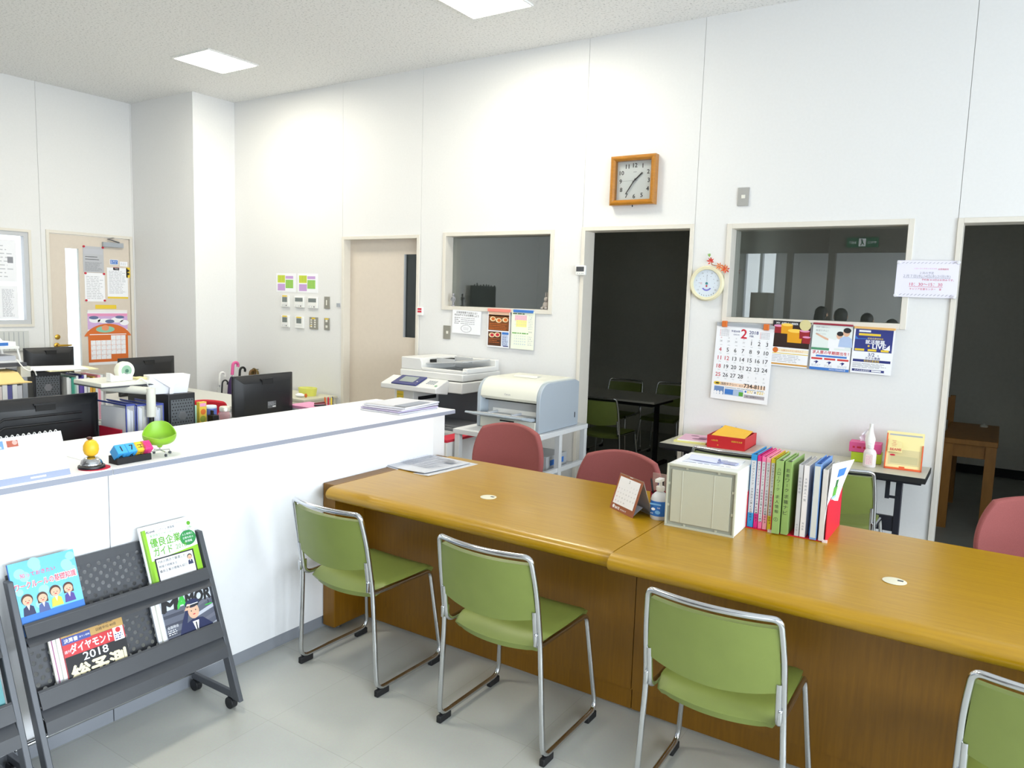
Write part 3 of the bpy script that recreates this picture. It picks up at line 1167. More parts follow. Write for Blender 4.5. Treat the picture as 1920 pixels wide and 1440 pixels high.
mb = MB(); mb.disc(F0, 0, 0, .009, .0215, mat('hub_teal', (60, 140, 150), .5)); mb.disc(F0, 0, -.018, .006, .0215, RED); mb.rect(F0, -.0008, 0, .0008, .06, .021, INKG)
mb.build('needle_hub', t)
mb = MB(); mb.ring(F0, 0, 0, .0, .095, .027, glass_mat('dial_glass', .04)); mb.build('glass', t)
t = wall_thing('dried_flower_sprig', 'orange and red dried flower sprig tucked on top of the round thermometer', 'ornament', -1.745, 1.915)
mb = MB(); mb.tube([(-.015, -.02, .06), (0, -.024, .01), (.05, -.03, -.0), (.12, -.026, -.035)], .003, mat('twig_brown', (150, 96, 50), .8), 6); mb.build('twig', t)
OR, RE, GR = mat('petal_orange', (226, 120, 40), .7), mat('petal_red', (206, 50, 36), .7), mat('leaf_green', (150, 190, 110), .7)


def petals(mb, c, n, L, m, spread=1.0, up=0):
    for k in range(n):
        a = 2 * math.pi * k / n + .3
        d = Vector((math.cos(a) * spread, -.35, math.sin(a) * spread + up)).normalized()
        s = Vector((-d.z, 0, d.x)).normalized() * L * .16
        c0 = Vector(c)
        mb.add([c0, c0 + d * L * .5 + s, c0 + d * L, c0 + d * L * .5 - s], [(0, 1, 2, 3)], m)


mb = MB(); petals(mb, (-.008, -.026, .03), 6, .034, RE, .8, .5); petals(mb, (-.02, -.026, .062), 4, .03, GR, .4, 1); mb.build('red_bud', t)
mb = MB(); petals(mb, (.055, -.03, .0), 7, .03, OR); petals(mb, (.09, -.03, -.015), 7, .034, OR); petals(mb, (.105, -.03, -.022), 6, .032, RE); mb.build('orange_blossom', t)

# ---- large month calendar hung by two orange clips
t = wall_thing('wall_calendar', 'large white wall calendar for February 2018, hung by two orange clips', 'calendar', -1.487, 1.525, y=YW - .014)
CW, CH = .392, .535
# the sheet swings a little out of true, its left edge drifting towards the bottom
mb = MB()
mb.box(-CW / 2, CW / 2, -.008, 0, -.022, 0, GREY)
hang = mb.build('hanging_bar', t, rot=(0, R(1.5), 0))
Fc = Frame((0, 0, 0), (1, 0, -.034), (.034 * 1.0, 0, 1))
mb = MB()
mb.paper(Fc, -CW / 2, -CH, CW / 2, -.02, .004, PAPER)
d = .0045
mb.text(Fc, '2', -.004, -.068, d, RED, h=.062, bold=.03)
mb.text(Fc, '平成30年', -.062, -.055, d, NAVY, w=.062, bold=.02)
mb.text(Fc, '戊戌の年', -.055, -.078, d, NAVY, w=.042)
mb.text(Fc, '2018', .062, -.055, d, NAVY, w=.062, bold=.02)
mb.text(Fc, 'FEB.', .05, -.08, d, NAVY, h=.012, bold=.02)
for u0 in (-.17, .105):
    for r in range(5):
        for cc in range(7):
            mb.rect(Fc, u0 + cc * .0095, -.05 - r * .0095 - .004, u0 + cc * .0095 + .005, -.05 - r * .0095, d, INKG if cc else RED)
cw = .0525
cols = [-.158 + cw * k for k in range(7)]
rows = [-.128 - .0585 * k for k in range(5)]
for k, ch in enumerate('日月火水木金土'):
    mb.text(Fc, ch, cols[k], -.105, d, RED if k == 0 else INKG, h=.009)
day = 1
for r in range(5):
    for cc in range(7):
        n = r * 7 + cc - 3
        if n < 1:
            mb.text(Fc, str(31 + n), cols[cc], rows[r], d, INKG, h=.012)
        elif n <= 28:
            red = cc == 0 or n == 12
            mb.text(Fc, str(n), cols[cc], rows[r], d, RED if red else INK, h=.027, bold=.012)
        else:
            mb.text(Fc, str(n - 28), cols[cc], rows[r], d, INKG, h=.012)
        mb.rect(Fc, cols[cc] - .004, rows[r] - .028, cols[cc] + .012, rows[r] - .025, d, INKL)
mb.rect(Fc, -.178, -.438, .175, -.412, d, mat('ad_peach', (244, 214, 190), .7))
mb.disc(Fc, -.158, -.424, .024, d + .0003, PYEL, ry=.012)
mb.disc(Fc, -.156, -.424, .014, d + .0005, INK, ry=.005)
mb.text(Fc, '浅田タクシー', -.075, -.424, d + .0004, INK, w=.115, bold=.02)
mb.text(Fc, '017-', .012, -.427, d + .0004, INK, w=.03)
mb.text(Fc, '734-8111', .1, -.422, d + .0004, INK, w=.14, bold=.03)
mb.rect(Fc, -.175, -.5, -.105, -.445, d, mat('ad_sky', (110, 140, 190), .7))
mb.rect(Fc, -.1, -.5, .03, -.455, d, mat('ad_pale_blue', (170, 190, 220), .7))
mb.rect(Fc, -.098, -.495, -.04, -.46, d + .0003, PBLUE)
mb.rect(Fc, 0.0, -.498, .03, -.47, d + .0003, PGREEN)
for u in (-.165, -.145, -.122):
    mb.disc(Fc, u, -.49, .01, d + .0003, PAPER, ry=.014)
mb.lines(Fc, -.1, -.452, .17, -.443, 1, d, INKG, .4, 2)
mb.rect(Fc, .036, -.506, .175, -.482, d, mat('ad_grey', (176, 170, 178), .7))
mb.text(Fc, '（有）浅田観光タクシー', .108, -.494, d + .0003, INK, w=.12)
mb.disc(Fc, .045, -.462, .007, d, PBLUE); mb.disc(Fc, .11, -.462, .007, d, INKG)
mb.lines(Fc, .056, -.472, .1, -.452, 2, d, PYEL, .6, 5); mb.lines(Fc, .122, -.472, .175, -.452, 2, d, PYEL, .6, 6)
mb.build('page', t)
for u, z in ((-.142, .004), (.142, -.006)):
    mb = MB(); mb.box(u - .018, u + .018, -.02, .0, z - .03, z + .012, PORANGE); mb.build('clip', t, bevel=.004)


def clipped_poster(name, label, cat, x, z, w, h, clip_m, clip_h, draw, group='small posters under the windows', tilt=0.0, y=YW - .016, clipw=None):
    t = wall_thing(name, label, cat, x, z, group, y=y)
    mb = MB()
    mb.paper(F0, -w / 2, -h, w / 2, 0, .0012, PAPER)
    draw(mb, w, h, .0016)
    mb.build('sheet', t, rot=(R(0), R(tilt), 0))
    if clip_m:
        cw = clipw or w
        mb = MB(); mb.box(-cw / 2, cw / 2, -.012, .008, -clip_h * .6, clip_h * .4, clip_m); mb.build('clip_bar', t, rot=(0, R(tilt), 0), bevel=.003)
    return t


# ---- small notices under the small window
def d_pdca(mb, w, h, d):
    mb.text(F0, '広報啓発等でお知らせ！', 0, -.02, d, INK, w=w * .72)
    mb.text(F0, 'PDCAサイクルを参考しよう', 0, -.042, d, INK, w=w * .84, bold=.015)
    for i in range(4):
        mb.lines(F0, -w * .42, -.065 - i * .016 - .006, -w * .22, -.065 - i * .016 + .004, 1, d, INK, .5, i)
        mb.lines(F0, -w * .2, -.065 - i * .016 - .005, w * .38, -.065 - i * .016 + .003, 1, d, INKG, .5, i + 9)
    for k in range(22):
        a = 2 * math.pi * k / 22
        mb.rect(F0, .06 * math.cos(a) * .9 - .004, -.156 + .03 * math.sin(a) - .0025, .06 * math.cos(a) * .9 + .004, -.156 + .03 * math.sin(a) + .0025, d, INKG)
    mb.text(F0, 'ＰＤＣＡ', 0, -.15, d, INKG, w=.05)
    mb.text(F0, 'サイクル', 0, -.163, d, INKG, w=.05)


clipped_poster('paper_notice', 'white printed notice on work cycles under the small window', 'notice', -3.862, 1.535, .305, .2, None, 0, d_pdca, tilt=1.5, y=YW - .014)


def d_brown(mb, w, h, d):
    BR, BR2, FOOD = mat('poster_brown', (120, 66, 22), .6), mat('poster_dark_brown', (84, 46, 20), .6), mat('poster_cream', (236, 214, 170), .6)
    a = w / 2 - .008
    mb.rect(F0, -a, -.05, a, -.01, d, mat('poster_pink', (238, 200, 170), .6))
    mb.rect(F0, -a, -.17, a, -.04, d, BR)
    mb.rect(F0, -a, -h + .012, a * .3, -.18, d, BR2)
    mb.rect(F0, a * .36, -h + .012, a, -.18, d, mat('poster_blue_white', (200, 212, 236), .6))
    mb.rect(F0, a * .36, -.2, a, -.18, d + .0003, PBLUE)
    rd = random.Random(3)
    for u, v in ((-.06, -.075), (.0, -.085), (.065, -.078), (-.065, -.21), (-.01, -.205)):
        mb.disc(F0, u, v, .03, d + .0004, FOOD, ry=.02)
        mb.disc(F0, u + .003, v, .018, d + .0006, PORANGE if rd.random() < .6 else RED, ry=.013)
    for v in (-.115, -.13, -.145, -.158, -.24, -.255, -.27):
        mb.lines(F0, -a * .9, v - .003, a * (.9 if v > -.18 else .2), v + .003, 1, d + .0003, PORANGE, .6, int(-v * 1000))
    mb.lines(F0, a * .42, -.29, a * .95, -.205, 8, d + .0003, NAVY, .4, 4)
    mb.rect(F0, a * .5, -.3, a, -.292, d + .0004, NAVY)


clipped_poster('restaurant_flyer', 'brown food flyer with salmon clip bar, under the small window', 'poster', -3.527, 1.55, .222, .31, mat('clip_salmon', (240, 140, 126), .5), .026, d_brown, tilt=.6)


def d_cal(mb, w, h, d):
    LP, LY = mat('pale_pink', (238, 190, 204), .7), mat('pale_yellow', (244, 236, 150), .7)
    mb.rect(F0, -w * .5, -h, w * .5, 0, d - .0002, mat('paper_green_tint', (238, 244, 226), .7))
    mb.lines(F0, -w * .46, -.03, w * .25, -.018, 1, d, mat('dark_green', (60, 90, 60), .7), .7, 1)
    mb.rect(F0, -w * .36, -.08, w * .16, -.035, d, LP); mb.rect(F0, -w * .3, -.13, w * .16, -.075, d + .0003, LY)
    for r in range(4):
        for c in range(6):
            mb.text(F0, str(r * 6 + c + 1), -w * .34 + c * .02, -.045 - r * .022, d + .0006, INKL, h=.008)
            mb.text(F0, str(r * 6 + c + 1), -w * .34 + c * .02, -.205 - r * .022, d + .0006, PBLUE, h=.008)
    mb.lines(F0, -w * .46, -.188, w * .25, -.176, 1, d, PGREEN, .7, 2)
    mb.text(F0, '2018', w * .32, -.168, d, INKG, h=.012)
    mb.lines(F0, w * .24, -.15, w * .44, -.03, 9, d, INKL, .4, 3)
    mb.lines(F0, w * .24, -.28, w * .44, -.2, 5, d, INKL, .4, 4)


clipped_poster('calendar_flyer', 'pale two-month calendar sheet with blue clip bar, under the small window', 'calendar', -3.287, 1.55, .222, .312, PBLUE, .022, d_cal, tilt=.8, clipw=.19)


def figure_print(mb, u, v, s, d, shirt, hair):
    """A small printed head-and-shoulders figure."""
    mb.poly(F0, [(u - .5 * s, v - .9 * s), (u + .5 * s, v - .9 * s), (u + .42 * s, v - .25 * s), (u + .14 * s, v - .08 * s), (u - .14 * s, v - .08 * s), (u - .42 * s, v - .25 * s)], d, shirt)
    mb.disc(F0, u, v + .2 * s, .24 * s, d + .0003, SKIN, ry=.3 * s)
    mb.disc(F0, u + .04 * s, v + .36 * s, .27 * s, d + .0005, hair, ry=.2 * s)


def d_whisky(mb, w, h, d):
    DB = mat('whisky_dark', (44, 24, 18), .5)
    mb.rect(F0, -w / 2, -.175, w / 2, 0, d, DB)
    mb.rect(F0, -w / 2, -.03, w / 2, 0, d + .0002, INK)
    mb.text(F0, 'MY. APPLE LIBBER', -.03, -.016, d + .0005, PAPER, w=.14, bold=.02)
    AM, AM2, RB = mat('amber', (226, 160, 30), .4), mat('amber_light', (246, 206, 90), .4), mat('apple_red', (150, 30, 40), .5)
    for q, (u, v, s, m) in enumerate(((-.085, -.055, .028, RB), (-.03, -.05, .034, AM), (.025, -.095, .045, AM), (.085, -.08, .03, RB), (.1, -.115, .024, RB))):
        dd = d + .0004 + q * .0003
        mb.poly(F0, [(u - s, v - s), (u + s, v - s), (u + s * 1.1, v + s * .8), (u - s * 1.1, v + s * .8)], dd, m)
        mb.disc(F0, u, v + s * .75, s * 1.05, dd + .00015, AM2 if m is AM else PPINK, ry=s * .28)
    mb.disc(F0, .085, -.02, .036, d + .0024, mat('seal_gold', (214, 204, 150), .5))
    mb.rect(F0, -w / 2, -.205, w / 2, -.185, d, mat('gold_band', (240, 226, 196), .6))
    mb.disc(F0, -.09, -.195, .018, d + .0004, PORANGE)
    mb.text(F0, '山梨ワイナリーのりんご', .02, -.195, d + .0004, PORANGE, w=.14)
    mb.rect(F0, -w / 2, -.218, w / 2, -.213, d, PYEL)
    mb.lines(F0, -w * .46, -.275, w * .46, -.222, 5, d, INKL, .45, 8)
    mb.rect(F0, -w / 2, -.292, w / 2, -.282, d, mat('gold_bar', (206, 150, 60), .6))


clipped_poster('drinks_poster', 'dark poster of amber drink glasses, next to the large calendar', 'poster', -1.182, 1.556, .243, .3, None, 0, d_whisky, tilt=1.8)


def d_green(mb, w, h, d):
    mb.rect(F0, -w / 2, -.165, w / 2, 0, d, mat('photo_pale', (226, 234, 232), .6))
    for i, s in enumerate(('応募で悩みない。', '就活ですと！', '応募の一つです。')):
        mb.text(F0, s, -w * .42, -.022 - i * .022, d + .0004, INKG, w=.085 - .01 * i, al='l')
    mb.poly(F0, [(-.1, -.06), (-.03, -.09), (.0, -.1), (.0, -.11), (-.04, -.1), (-.1, -.07)], d + .0002, SKIN)
    figure_print(mb, .045, -.085, .075, d + .0004, PAPER, INK)
    figure_print(mb, .085, -.065, .085, d + .0012, mat('shirt_blue', (176, 196, 230), .6), INK)
    mb.poly(F0, [(-.02, -.165), (.02, -.165), (.02, -.1), (-.02, -.09)], d + .00032, PAPER)
    mb.rect(F0, -w / 2, -.17, -.01, -.155, d + .0016, mat('band_green', (80, 150, 110), .6))
    mb.rect(F0, -w / 2, -h, w / 2, -.168, d + .0001, PAPER)
    mb.text(F0, '求人票の早期提出を！', 0, -.185, d + .0004, RED, w=w * .92, bold=.03)
    mb.rect(F0, -w * .36, -.214, w * .42, -.202, d + .0004, PBLUE)
    for k in range(3):
        u = -w * .33 + k * w * .33
        mb.rect(F0, u - .034, -.232, u + .034, -.22, d + .0004, mat('band_red', (206, 60, 60), .6))
        mb.poly(F0, [(u - .02, -.25), (u + .0, -.24), (u + .012, -.245), (u + .006, -.252), (u - .004, -.262), (u - .006, -.25)], d + .0004, NAVY)
        mb.lines(F0, u - .03, -.278, u + .03, -.262, 2, d + .0004, INKL, .4, k)
    mb.rect(F0, -w / 2, -h, w / 2, -h + .018, d + .0004, PBLUE)
    mb.text(F0, '学校法人青森就職支援', .05, -h + .009, d + .0007, PAPER, w=.1)


clipped_poster('job_poster', 'recruitment poster with two people and red headline, dark red clip bar', 'poster', -.928, 1.548, .24, .3, mat('clip_maroon', (150, 40, 60), .5), .012, d_green, tilt=1.3)


def d_blue(mb, w, h, d):
    a = w / 2 - .01
    NB = mat('poster_navy', (44, 54, 128), .6)
    mb.rect(F0, -a, -.15, a, -.01, d, NB)
    mb.rect(F0, -a + .02, -.028, -.02, -.016, d + .0004, PAPER)
    mb.rect(F0, -a + .02, -.05, a * .35, -.036, d + .0004, PYEL)
    mb.poly(F0, [(-a, -.05), (-a + .02, -.07), (a * .3, -.062), (a * .3, -.066), (-a, -.075)], d + .0005, PBLUE)
    mb.text(F0, '学校企業説明会', .01, -.066, d + .0006, PYEL, w=.09)
    mb.text(F0, '就活開幕', .01, -.088, d + .0006, PAPER, w=.11, bold=.03)
    mb.text(F0, 'LIVE', .035, -.114, d + .0006, PAPER, w=.075, bold=.04)
    mb.disc(F0, -.025, -.114, .006, d + .0006, PYEL)
    mb.poly(F0, [(a - .045, -.135), (a - .01, -.135), (a - .014, -.1)], d + .0004, PAPER)
    for k in range(3):
        mb.rect(F0, -a + .005 + k * .075, -.146, -a + .06 + k * .07, -.133, d + .0006, PYEL)
    mb.text(F0, '3/2', -.005, -.168, d, NAVY, h=.022, bold=.01)
    mb.text(F0, '㊎', .035, -.172, d, NAVY, h=.01)
    mb.text(F0, 'ホテル青森', .005, -.19, d, NAVY, w=.085, bold=.02)
    mb.rect(F0, -a, -.216, a, -.2, d, NAVY)
    mb.text(F0, '参加企業情報', 0, -.208, d + .0004, PYEL, w=.09)
    mb.lines(F0, -a, -.255, a, -.222, 4, d, INKG, .35, 12)
    mb.rect(F0, -a, -.277, a * .72, -.262, d, NAVY)
    mb.text(F0, 'まずは会員登録！', -.048, -.2695, d + .0004, PAPER, w=.09)
    mb.rect(F0, .005, -.274, .06, -.265, d + .0005, PAPER)


clipped_poster('job_fair_poster', 'navy and white job fair poster with orange clip bar, rightmost under the large window', 'poster', -.683, 1.535, .236, .288, mat('clip_tan', (226, 178, 110), .5), .014, d_blue, tilt=1.2)

# ---- laminated notice in the corner between window and right doorway
t = wall_thing('laminated_notice', 'lavender-white laminated notice with four pins, between large window and right doorway', 'notice', -.425, 1.842, y=YW - .02)
mb = MB()
NB = mat('laminate_lavender', (232, 230, 248), 0.35)
mb.paper(F0, -.165, -.11, .165, .11, .002, NB)
d = .0024
for k in range(14):
    u = -.14 + k * .0205
    mb.poly(F0, [(u, .092), (u + .012, .1), (u + .016, .1), (u + .004, .092)], d, INKG)
    mb.poly(F0, [(u, -.1), (u + .012, -.09), (u + .016, -.09), (u + .004, -.1)], d, INKG)
mb.text(F0, 'ハローワークヤングプラザ', -.01, .062, d, PPINK, w=.12)
mb.text(F0, '出張相談所', .085, .06, d, RED, w=.055)
mb.text(F0, '２月の予定', 0, .036, d, INKG, w=.075)
mb.text(F0, '２月７日(水),14日(水),21日(水)', 0, .016, d, INKG, w=.25)
mb.rect(F0, -.125, .005, .125, .0065, d, INKG)
mb.text(F0, '予約制 ※14日はお休みです。', .06, -.004, d, RED, w=.17)
mb.text(F0, '10：30～15：30', 0, -.032, d, RED, w=.175)
mb.rect(F0, -.09, -.0475, .09, -.0455, d, RED)
mb.text(F0, 'キャリア支援センター　室', 0, -.06, d, RED, w=.17)
mb.build('sheet', t, rot=(0, R(.7), 0))
for u, v in ((-.155, .1), (.16, .098), (-.16, -.1), (.155, -.105)):
    mb = MB(); mb.lathe([(.0, 0), (.011, 0), (.011, .003), (.007, .008), (.009, .016), (0, .018)], clear_mat('pin_clear', (240, 240, 244), .75), n=14)
    mb.build('pin', t, loc=(u, -.0, v), rot=(R(90), 0, 0))

# ---- little figures on the sill of the small window
SILL = W1[2] + .034
FIGG = mat('figure_grey', (150, 150, 156), .5, metal=.2)
t = thing('silver_figurine', 'small silver standing figurine at the left end of the window sill', 'figurine', (-4.045, YW + .03, SILL))
mb = MB(); mb.lathe([(.0, 0), (.02, 0), (.018, .008), (.009, .014), (.012, .05), (.016, .075), (.008, .088), (.0, .09)], FIGG, n=16); mb.ball((0, 0, .1), .011, .011, .014, FIGG, 12)
mb.build('body', t)
mb = MB(); mb.tube([(-.014, 0, .078), (-.022, -.006, .055), (-.008, -.016, .05)], .004, FIGG, 8); mb.tube([(.014, 0, .078), (.024, -.004, .06), (.02, -.014, .036)], .004, FIGG, 8); mb.build('arm', t)
BUN = mat('rabbit_grey', (168, 160, 154), .8, noise=.1, scale=300)
t = thing('rabbit_figurine', 'small grey sitting rabbit figurine at the right end of the window sill', 'figurine', (-3.105, YW + .03, SILL))
mb = MB(); mb.ball((0, 0, .034), .026, .028, .036, BUN, 14); mb.ball((.004, -.008, .082), .018, .02, .02, BUN, 14); mb.ball((-.018, -.03, .012), .012, .02, .012, BUN, 10); mb.ball((.018, -.03, .012), .012, .02, .012, BUN, 10)
mb.ball((-.03, .01, .02), .012, .012, .012, BUN, 10)
mb.build('body', t)
for s in (-1, 1):
    mb = MB(); mb.ball((.004 + s * .008, 0, .118), .005, .007, .026, BUN, 10); mb.build('ear', t, rot=(0, 0, 0))

# dark display board by the left wall of the office, mirrored in the small window
t = thing('display_board', 'dark display board with a ragged top edge, mirrored in the small window', 'board', (XL + .16, -.55, 0), R(90))
mb = MB(); mb.box(-.37, .37, 0, .04, .5, 1.855, mat('board_charcoal', (40, 44, 46), .8)); mb.build('panel', t)
for k in range(8):
    u = -.33 + k * .09 + random.uniform(-.02, .02)
    mb = MB(); mb.box(u, u + .02, -.006, .01, 1.83, 1.87 + random.uniform(.0, .04), DGREY); mb.build('clip', t)
for s_ in (-1, 1):
    mb = MB(); mb.box(s_ * .34 - .02, s_ * .34 + .02, 0, .04, 0, .5, DGREY); lg_ = mb.build('leg', t)
    mb = MB(); mb.box(s_ * .34 - .02, s_ * .34 + .02, -.15, .15, 0, .03, DGREY); mb.build('foot', lg_)

# ================================================================== THINGS ON THE LEFT WALL (x right = +y in the room)
def left_thing(name, label, cat, y, z, group=None, x=XL):
    return thing(name, label, cat, (x, y, z), R(90), group)


def door_sheet(label, y, z, w, h, draw, pins=True, m=PAPER, name='door_notice', cat='notice', group='papers pinned on the beige door', tilt=0, pinm=RED, d0=.006):
    t = left_thing(name, label, cat, y, z, group, x=XL - .0045)
    mb = MB(); mb.paper(F0, -w / 2, -h / 2, w / 2, h / 2, .0015, m); draw(mb, w, h, .002)
    mb.build('sheet', t, rot=(0, R(tilt), 0))
    if pins:
        for u, v in ((-w * .46, h * .48), (w * .46, h * .48)) + (((-w * .46, -h * .46), (w * .46, -h * .46)) if pins == 4 else ()):
            mb = MB(); mb.cyl((u, -.002, v), (u, -.012, v), .011, pinm, n=12); mb.build('magnet', t)
    return t


GPAPER = mat('paper_grey', (186, 188, 194), .7)


def d1f(mb, w, h, d):
    mb.rect(F0, -w * .45, h * .2, w * .45, h * .4, d, INKL)
    mb.lines(F0, -w * .4, -h * .05, w * .4, h * .15, 2, d, INK, .2, 1, False)
    mb.lines(F0, -w * .42, -h * .45, w * .42, -h * .1, 10, d, INKG, .4, 2)


door_sheet('grey printed sheet at the top of the beige door, held by two red magnets', 4.268, 1.92, .215, .27, d1f, 2, GPAPER)
door_sheet('white printed sheet below the grey one on the beige door', 4.275, 1.63, .21, .3, lambda mb, w, h, d: mb.lines(F0, -w * .42, -h * .42, w * .42, h * .4, 14, d, INKL, .35, 3), 4)


def d3f(mb, w, h, d):
    mb.lines(F0, -w * .42, -h * .4, w * .42, h * .4, 16, d, INKL, .35, 4)
    mb.rect(F0, -w * .5, -h * .5 - .02, w * .5, -h * .5, d - .0012, PYEL)


door_sheet('thick white sheet with yellow backing near the hinge side of the beige door', 4.52, 1.69, .225, .31, d3f, 0)
door_sheet('small blue and white label on the beige door', 4.485, 1.905, .09, .055, lambda mb, w, h, d: (mb.rect(F0, -w * .45, -h * .4, w * .45, h * .4, d, PBLUE), mb.lines(F0, -w * .4, -h * .3, w * .4, h * .3, 2, d + .0004, PAPER, .4, 5)), 0, name='door_label', cat='label')
door_sheet('small white label at the hinge side of the beige door', 4.592, 1.89, .085, .05, lambda mb, w, h, d: mb.lines(F0, -w * .4, -h * .3, w * .4, h * .3, 2, d, INKL, .4, 6), 0, name='door_label', cat='label')
door_sheet('small red label on the beige door', 4.508, 1.835, .065, .03, lambda mb, w, h, d: mb.text(F0, '戸締', 0, 0, d, PAPER, w=w * .6), 0, mat('label_red', (190, 90, 100), .6), name='door_label', cat='label')
door_sheet('yellow sticky strip on the beige door above the orange calendar', 4.385, 1.425, .225, .042, lambda mb, w, h, d: mb.rect(F0, -w * .5, -h * .5, w * .5, h * .5, d, PYEL), 0, PYEL, name='sticky_note', cat='note')
door_sheet('yellow note with two dark magnets at the hinge edge of the beige door', 4.64, 1.80, .045, .11, lambda mb, w, h, d: [mb.disc(F0, 0, q, .013, d, INK) for q in (.02, -.015)], 0, PYEL, name='sticky_note', cat='note', d0=.03)

t = left_thing('orange_calendar', 'orange illustrated calendar hanging on the beige door', 'calendar', 4.40, 1.385, x=XL - .0045)
OG, LIL = mat('calendar_orange', (214, 110, 44), .65), mat('calendar_lilac', (204, 170, 216), .65)
mb = MB()
w, h = .43, .58
mb.paper(F0, -w / 2, -h, w / 2, 0, .003, PAPER)
d = .0034
mb.rect(F0, -w / 2, -.2, w / 2, -.03, d, LIL)
mb.rect(F0, -w / 2, -.06, w / 2, -.03, d + .0002, PPINK)
for u, v, a, b in ((-.14, -.1, .06, .03), (-.03, -.11, .08, .025), (.1, -.1, .07, .03), (.18, -.13, .05, .03)):
    mb.disc(F0, u, v, a, d + .0004, PAPER, ry=b)
for u, v, a, b in ((-.15, -.075, .05, .018), (.13, -.07, .05, .016), (.02, -.115, .05, .02)):
    mb.disc(F0, u, v, a, d + .0006, mat('calendar_slate', (96, 110, 150), .65), ry=b)
mb.disc(F0, .0, -.34, .27, d + .0008, OG, ry=.2, a0=0.35, a1=math.pi - .35)
mb.rect(F0, -w / 2, -h + .03, w / 2, -.24, d + .0007, OG)
mb.disc(F0, -.03, -.2, .1, d + .001, mat('calendar_mint', (140, 200, 176), .65), ry=.035)
mb.disc(F0, -.03, -.185, .04, d + .0012, mat('calendar_peach', (230, 150, 110), .65), ry=.03)
mb.rect(F0, -w * .46, -.258, w * .46, -.25, d + .0012, PAPER)
gx0, gx1, gz0, gz1 = -.19, .19, -.52, -.265
for r in range(5):
    for c in range(7):
        if (r == 0 and c < 4) or (r == 4 and c > 3):
            continue
        u0, v1 = gx0 + (gx1 - gx0) * c / 7, gz1 - (gz1 - gz0) * r / 5
        mb.rect(F0, u0 + .001, v1 - .05, u0 + .0525, v1 - .001, d + .0012, PAPER)
        mb.text(F0, str(r * 7 + c - 3), u0 + .012, v1 - .012, d + .0016, RED if c == 0 else INKG, h=.01)
mb.build('page', t)
mb = MB(); mb.box(-w / 2, w / 2, -.006, 0, -.014, .006, WHITE); mb.build('hanging_bar', t)

# papers stuck to the left window, and the grey louvre below it
t = left_thing('window_notice', 'white notice stuck on the left window pane, upper', 'notice', 3.39, 1.86, 'papers on the left window', x=XL - .034)
mb = MB(); mb.paper(F0, -.15, -.2, .15, .2, .0012, PAPER); mb.lines(F0, -.13, -.17, .13, .16, 9, .0016, INKL, .25, 31); mb.rect(F0, .07, -.02, .12, .04, .0018, INKG); mb.build('sheet', t)
t = left_thing('window_notice', 'white notice with dense columns stuck on the left window pane, lower', 'notice', 3.39, 1.46, 'papers on the left window', x=XL - .034)
mb = MB(); mb.paper(F0, -.15, -.16, .15, .16, .0012, PAPER); mb.lines(F0, -.12, -.14, -.01, .13, 22, .0016, INKL, .5, 32); mb.lines(F0, .01, -.14, .12, .13, 22, .0016, INKL, .5, 33); mb.build('sheet', t)
t = left_thing('wall_vent', 'grey slatted vent on the left wall under the window', 'vent', 3.3, 1.1)
mb = MB(); mb.box(-.33, .3, -.02, 0, -.11, .085, mat('vent_grey', (206, 208, 206), .5)); mb.build('grille_frame', t)
mb = MB()
for k in range(14):
    mb.box(-.31 + k * .043, -.306 + k * .043, -.0225, -.02, -.1, .075, GREY)
mb.build('slat', t)

# ================================================================== COPIER, PRINTER, STAND
CW1 = mat('copier_white', (222, 222, 220), 0.45)
CW2 = mat('copier_grey', (186, 188, 190), 0.5)
CW3 = mat('copier_shadow_grey', (120, 122, 128), 0.55)
CBLUE = mat('copier_blue_bezel', (52, 58, 116), 0.35)
LCDL = mat('lcd_pale', (150, 160, 156), 0.3)
SLOT = mat('slot_black', (24, 24, 26), 0.7)

t = thing('copier', 'large grey-white photocopier with blue touch panel, behind the end of the white counter', 'copier', (-3.83, 4.88, 0))
# local: x -.32..+.36, y -.26..+.29
mb = MB(); mb.box(-.31, .36, -.26, .29, .05, .60, CW1)
body = mb.build('base_cabinet', t, bevel=.006)
mb = MB()
for z in (.53, .31):
    for i in range(6):
        u = -.2 + i * .075
        for k in range(4):
            mb.box(.3595, .3615, u, u + .055, z + k * .018 - .03, z + k * .018 - .022, SLOT)
mb.build('side_vent', body)
for z0, z1 in ((.08, .24), (.25, .41), (.42, .58)):
    mb = MB(); mb.box(-.30, .35, -.272, -.26, z0, z1, CW2); dr = mb.build('paper_drawer', t, bevel=.003)
    mb = MB(); mb.box(-.1, .15, -.276, -.271, z1 - .03, z1 - .012, CW3); mb.build('drawer_grip', dr)
for x in (-.27, .32):
    for y in (-.2, .24):
        mb = MB(); mb.cyl((x - .015, y, .025), (x + .015, y, .025), .025, BLACKM, n=14); mb.build('caster', t)
mb = MB(); mb.box(-.31, .36, -.26, .29, .60, .625, CW3); mb.box(-.12, .36, -.24, .05, .625, .64, CW3)
mb.build('output_tray', t, bevel=.004)
mb = MB(); mb.box(-.31, .36, .07, .29, .625, .90, CW3); mb.build('rear_column', t)
mb = MB(); mb.box(-.335, -.13, -.26, .07, .625, .90, CW1)
post = mb.build('left_column', t, bevel=.006)
mb = MB(); mb.box(-.131, -.127, -.2, .03, .80, .83, SLOT); mb.build('paper_exit', post)
mb = MB(); mb.box(-.305, -.235, -.2625, -.26, .77, .87, PYEL)
for k in range(3):
    mb.box(-.30, -.24, -.2635, -.2625, .785 + k * .028, .788 + k * .028, PGREEN)
mb.build('yellow_label', post)
mb = MB(); mb.box(-.31, .36, -.26, .3, .90, .985, CW1); mb.build('scanner_unit', t, bevel=.008)
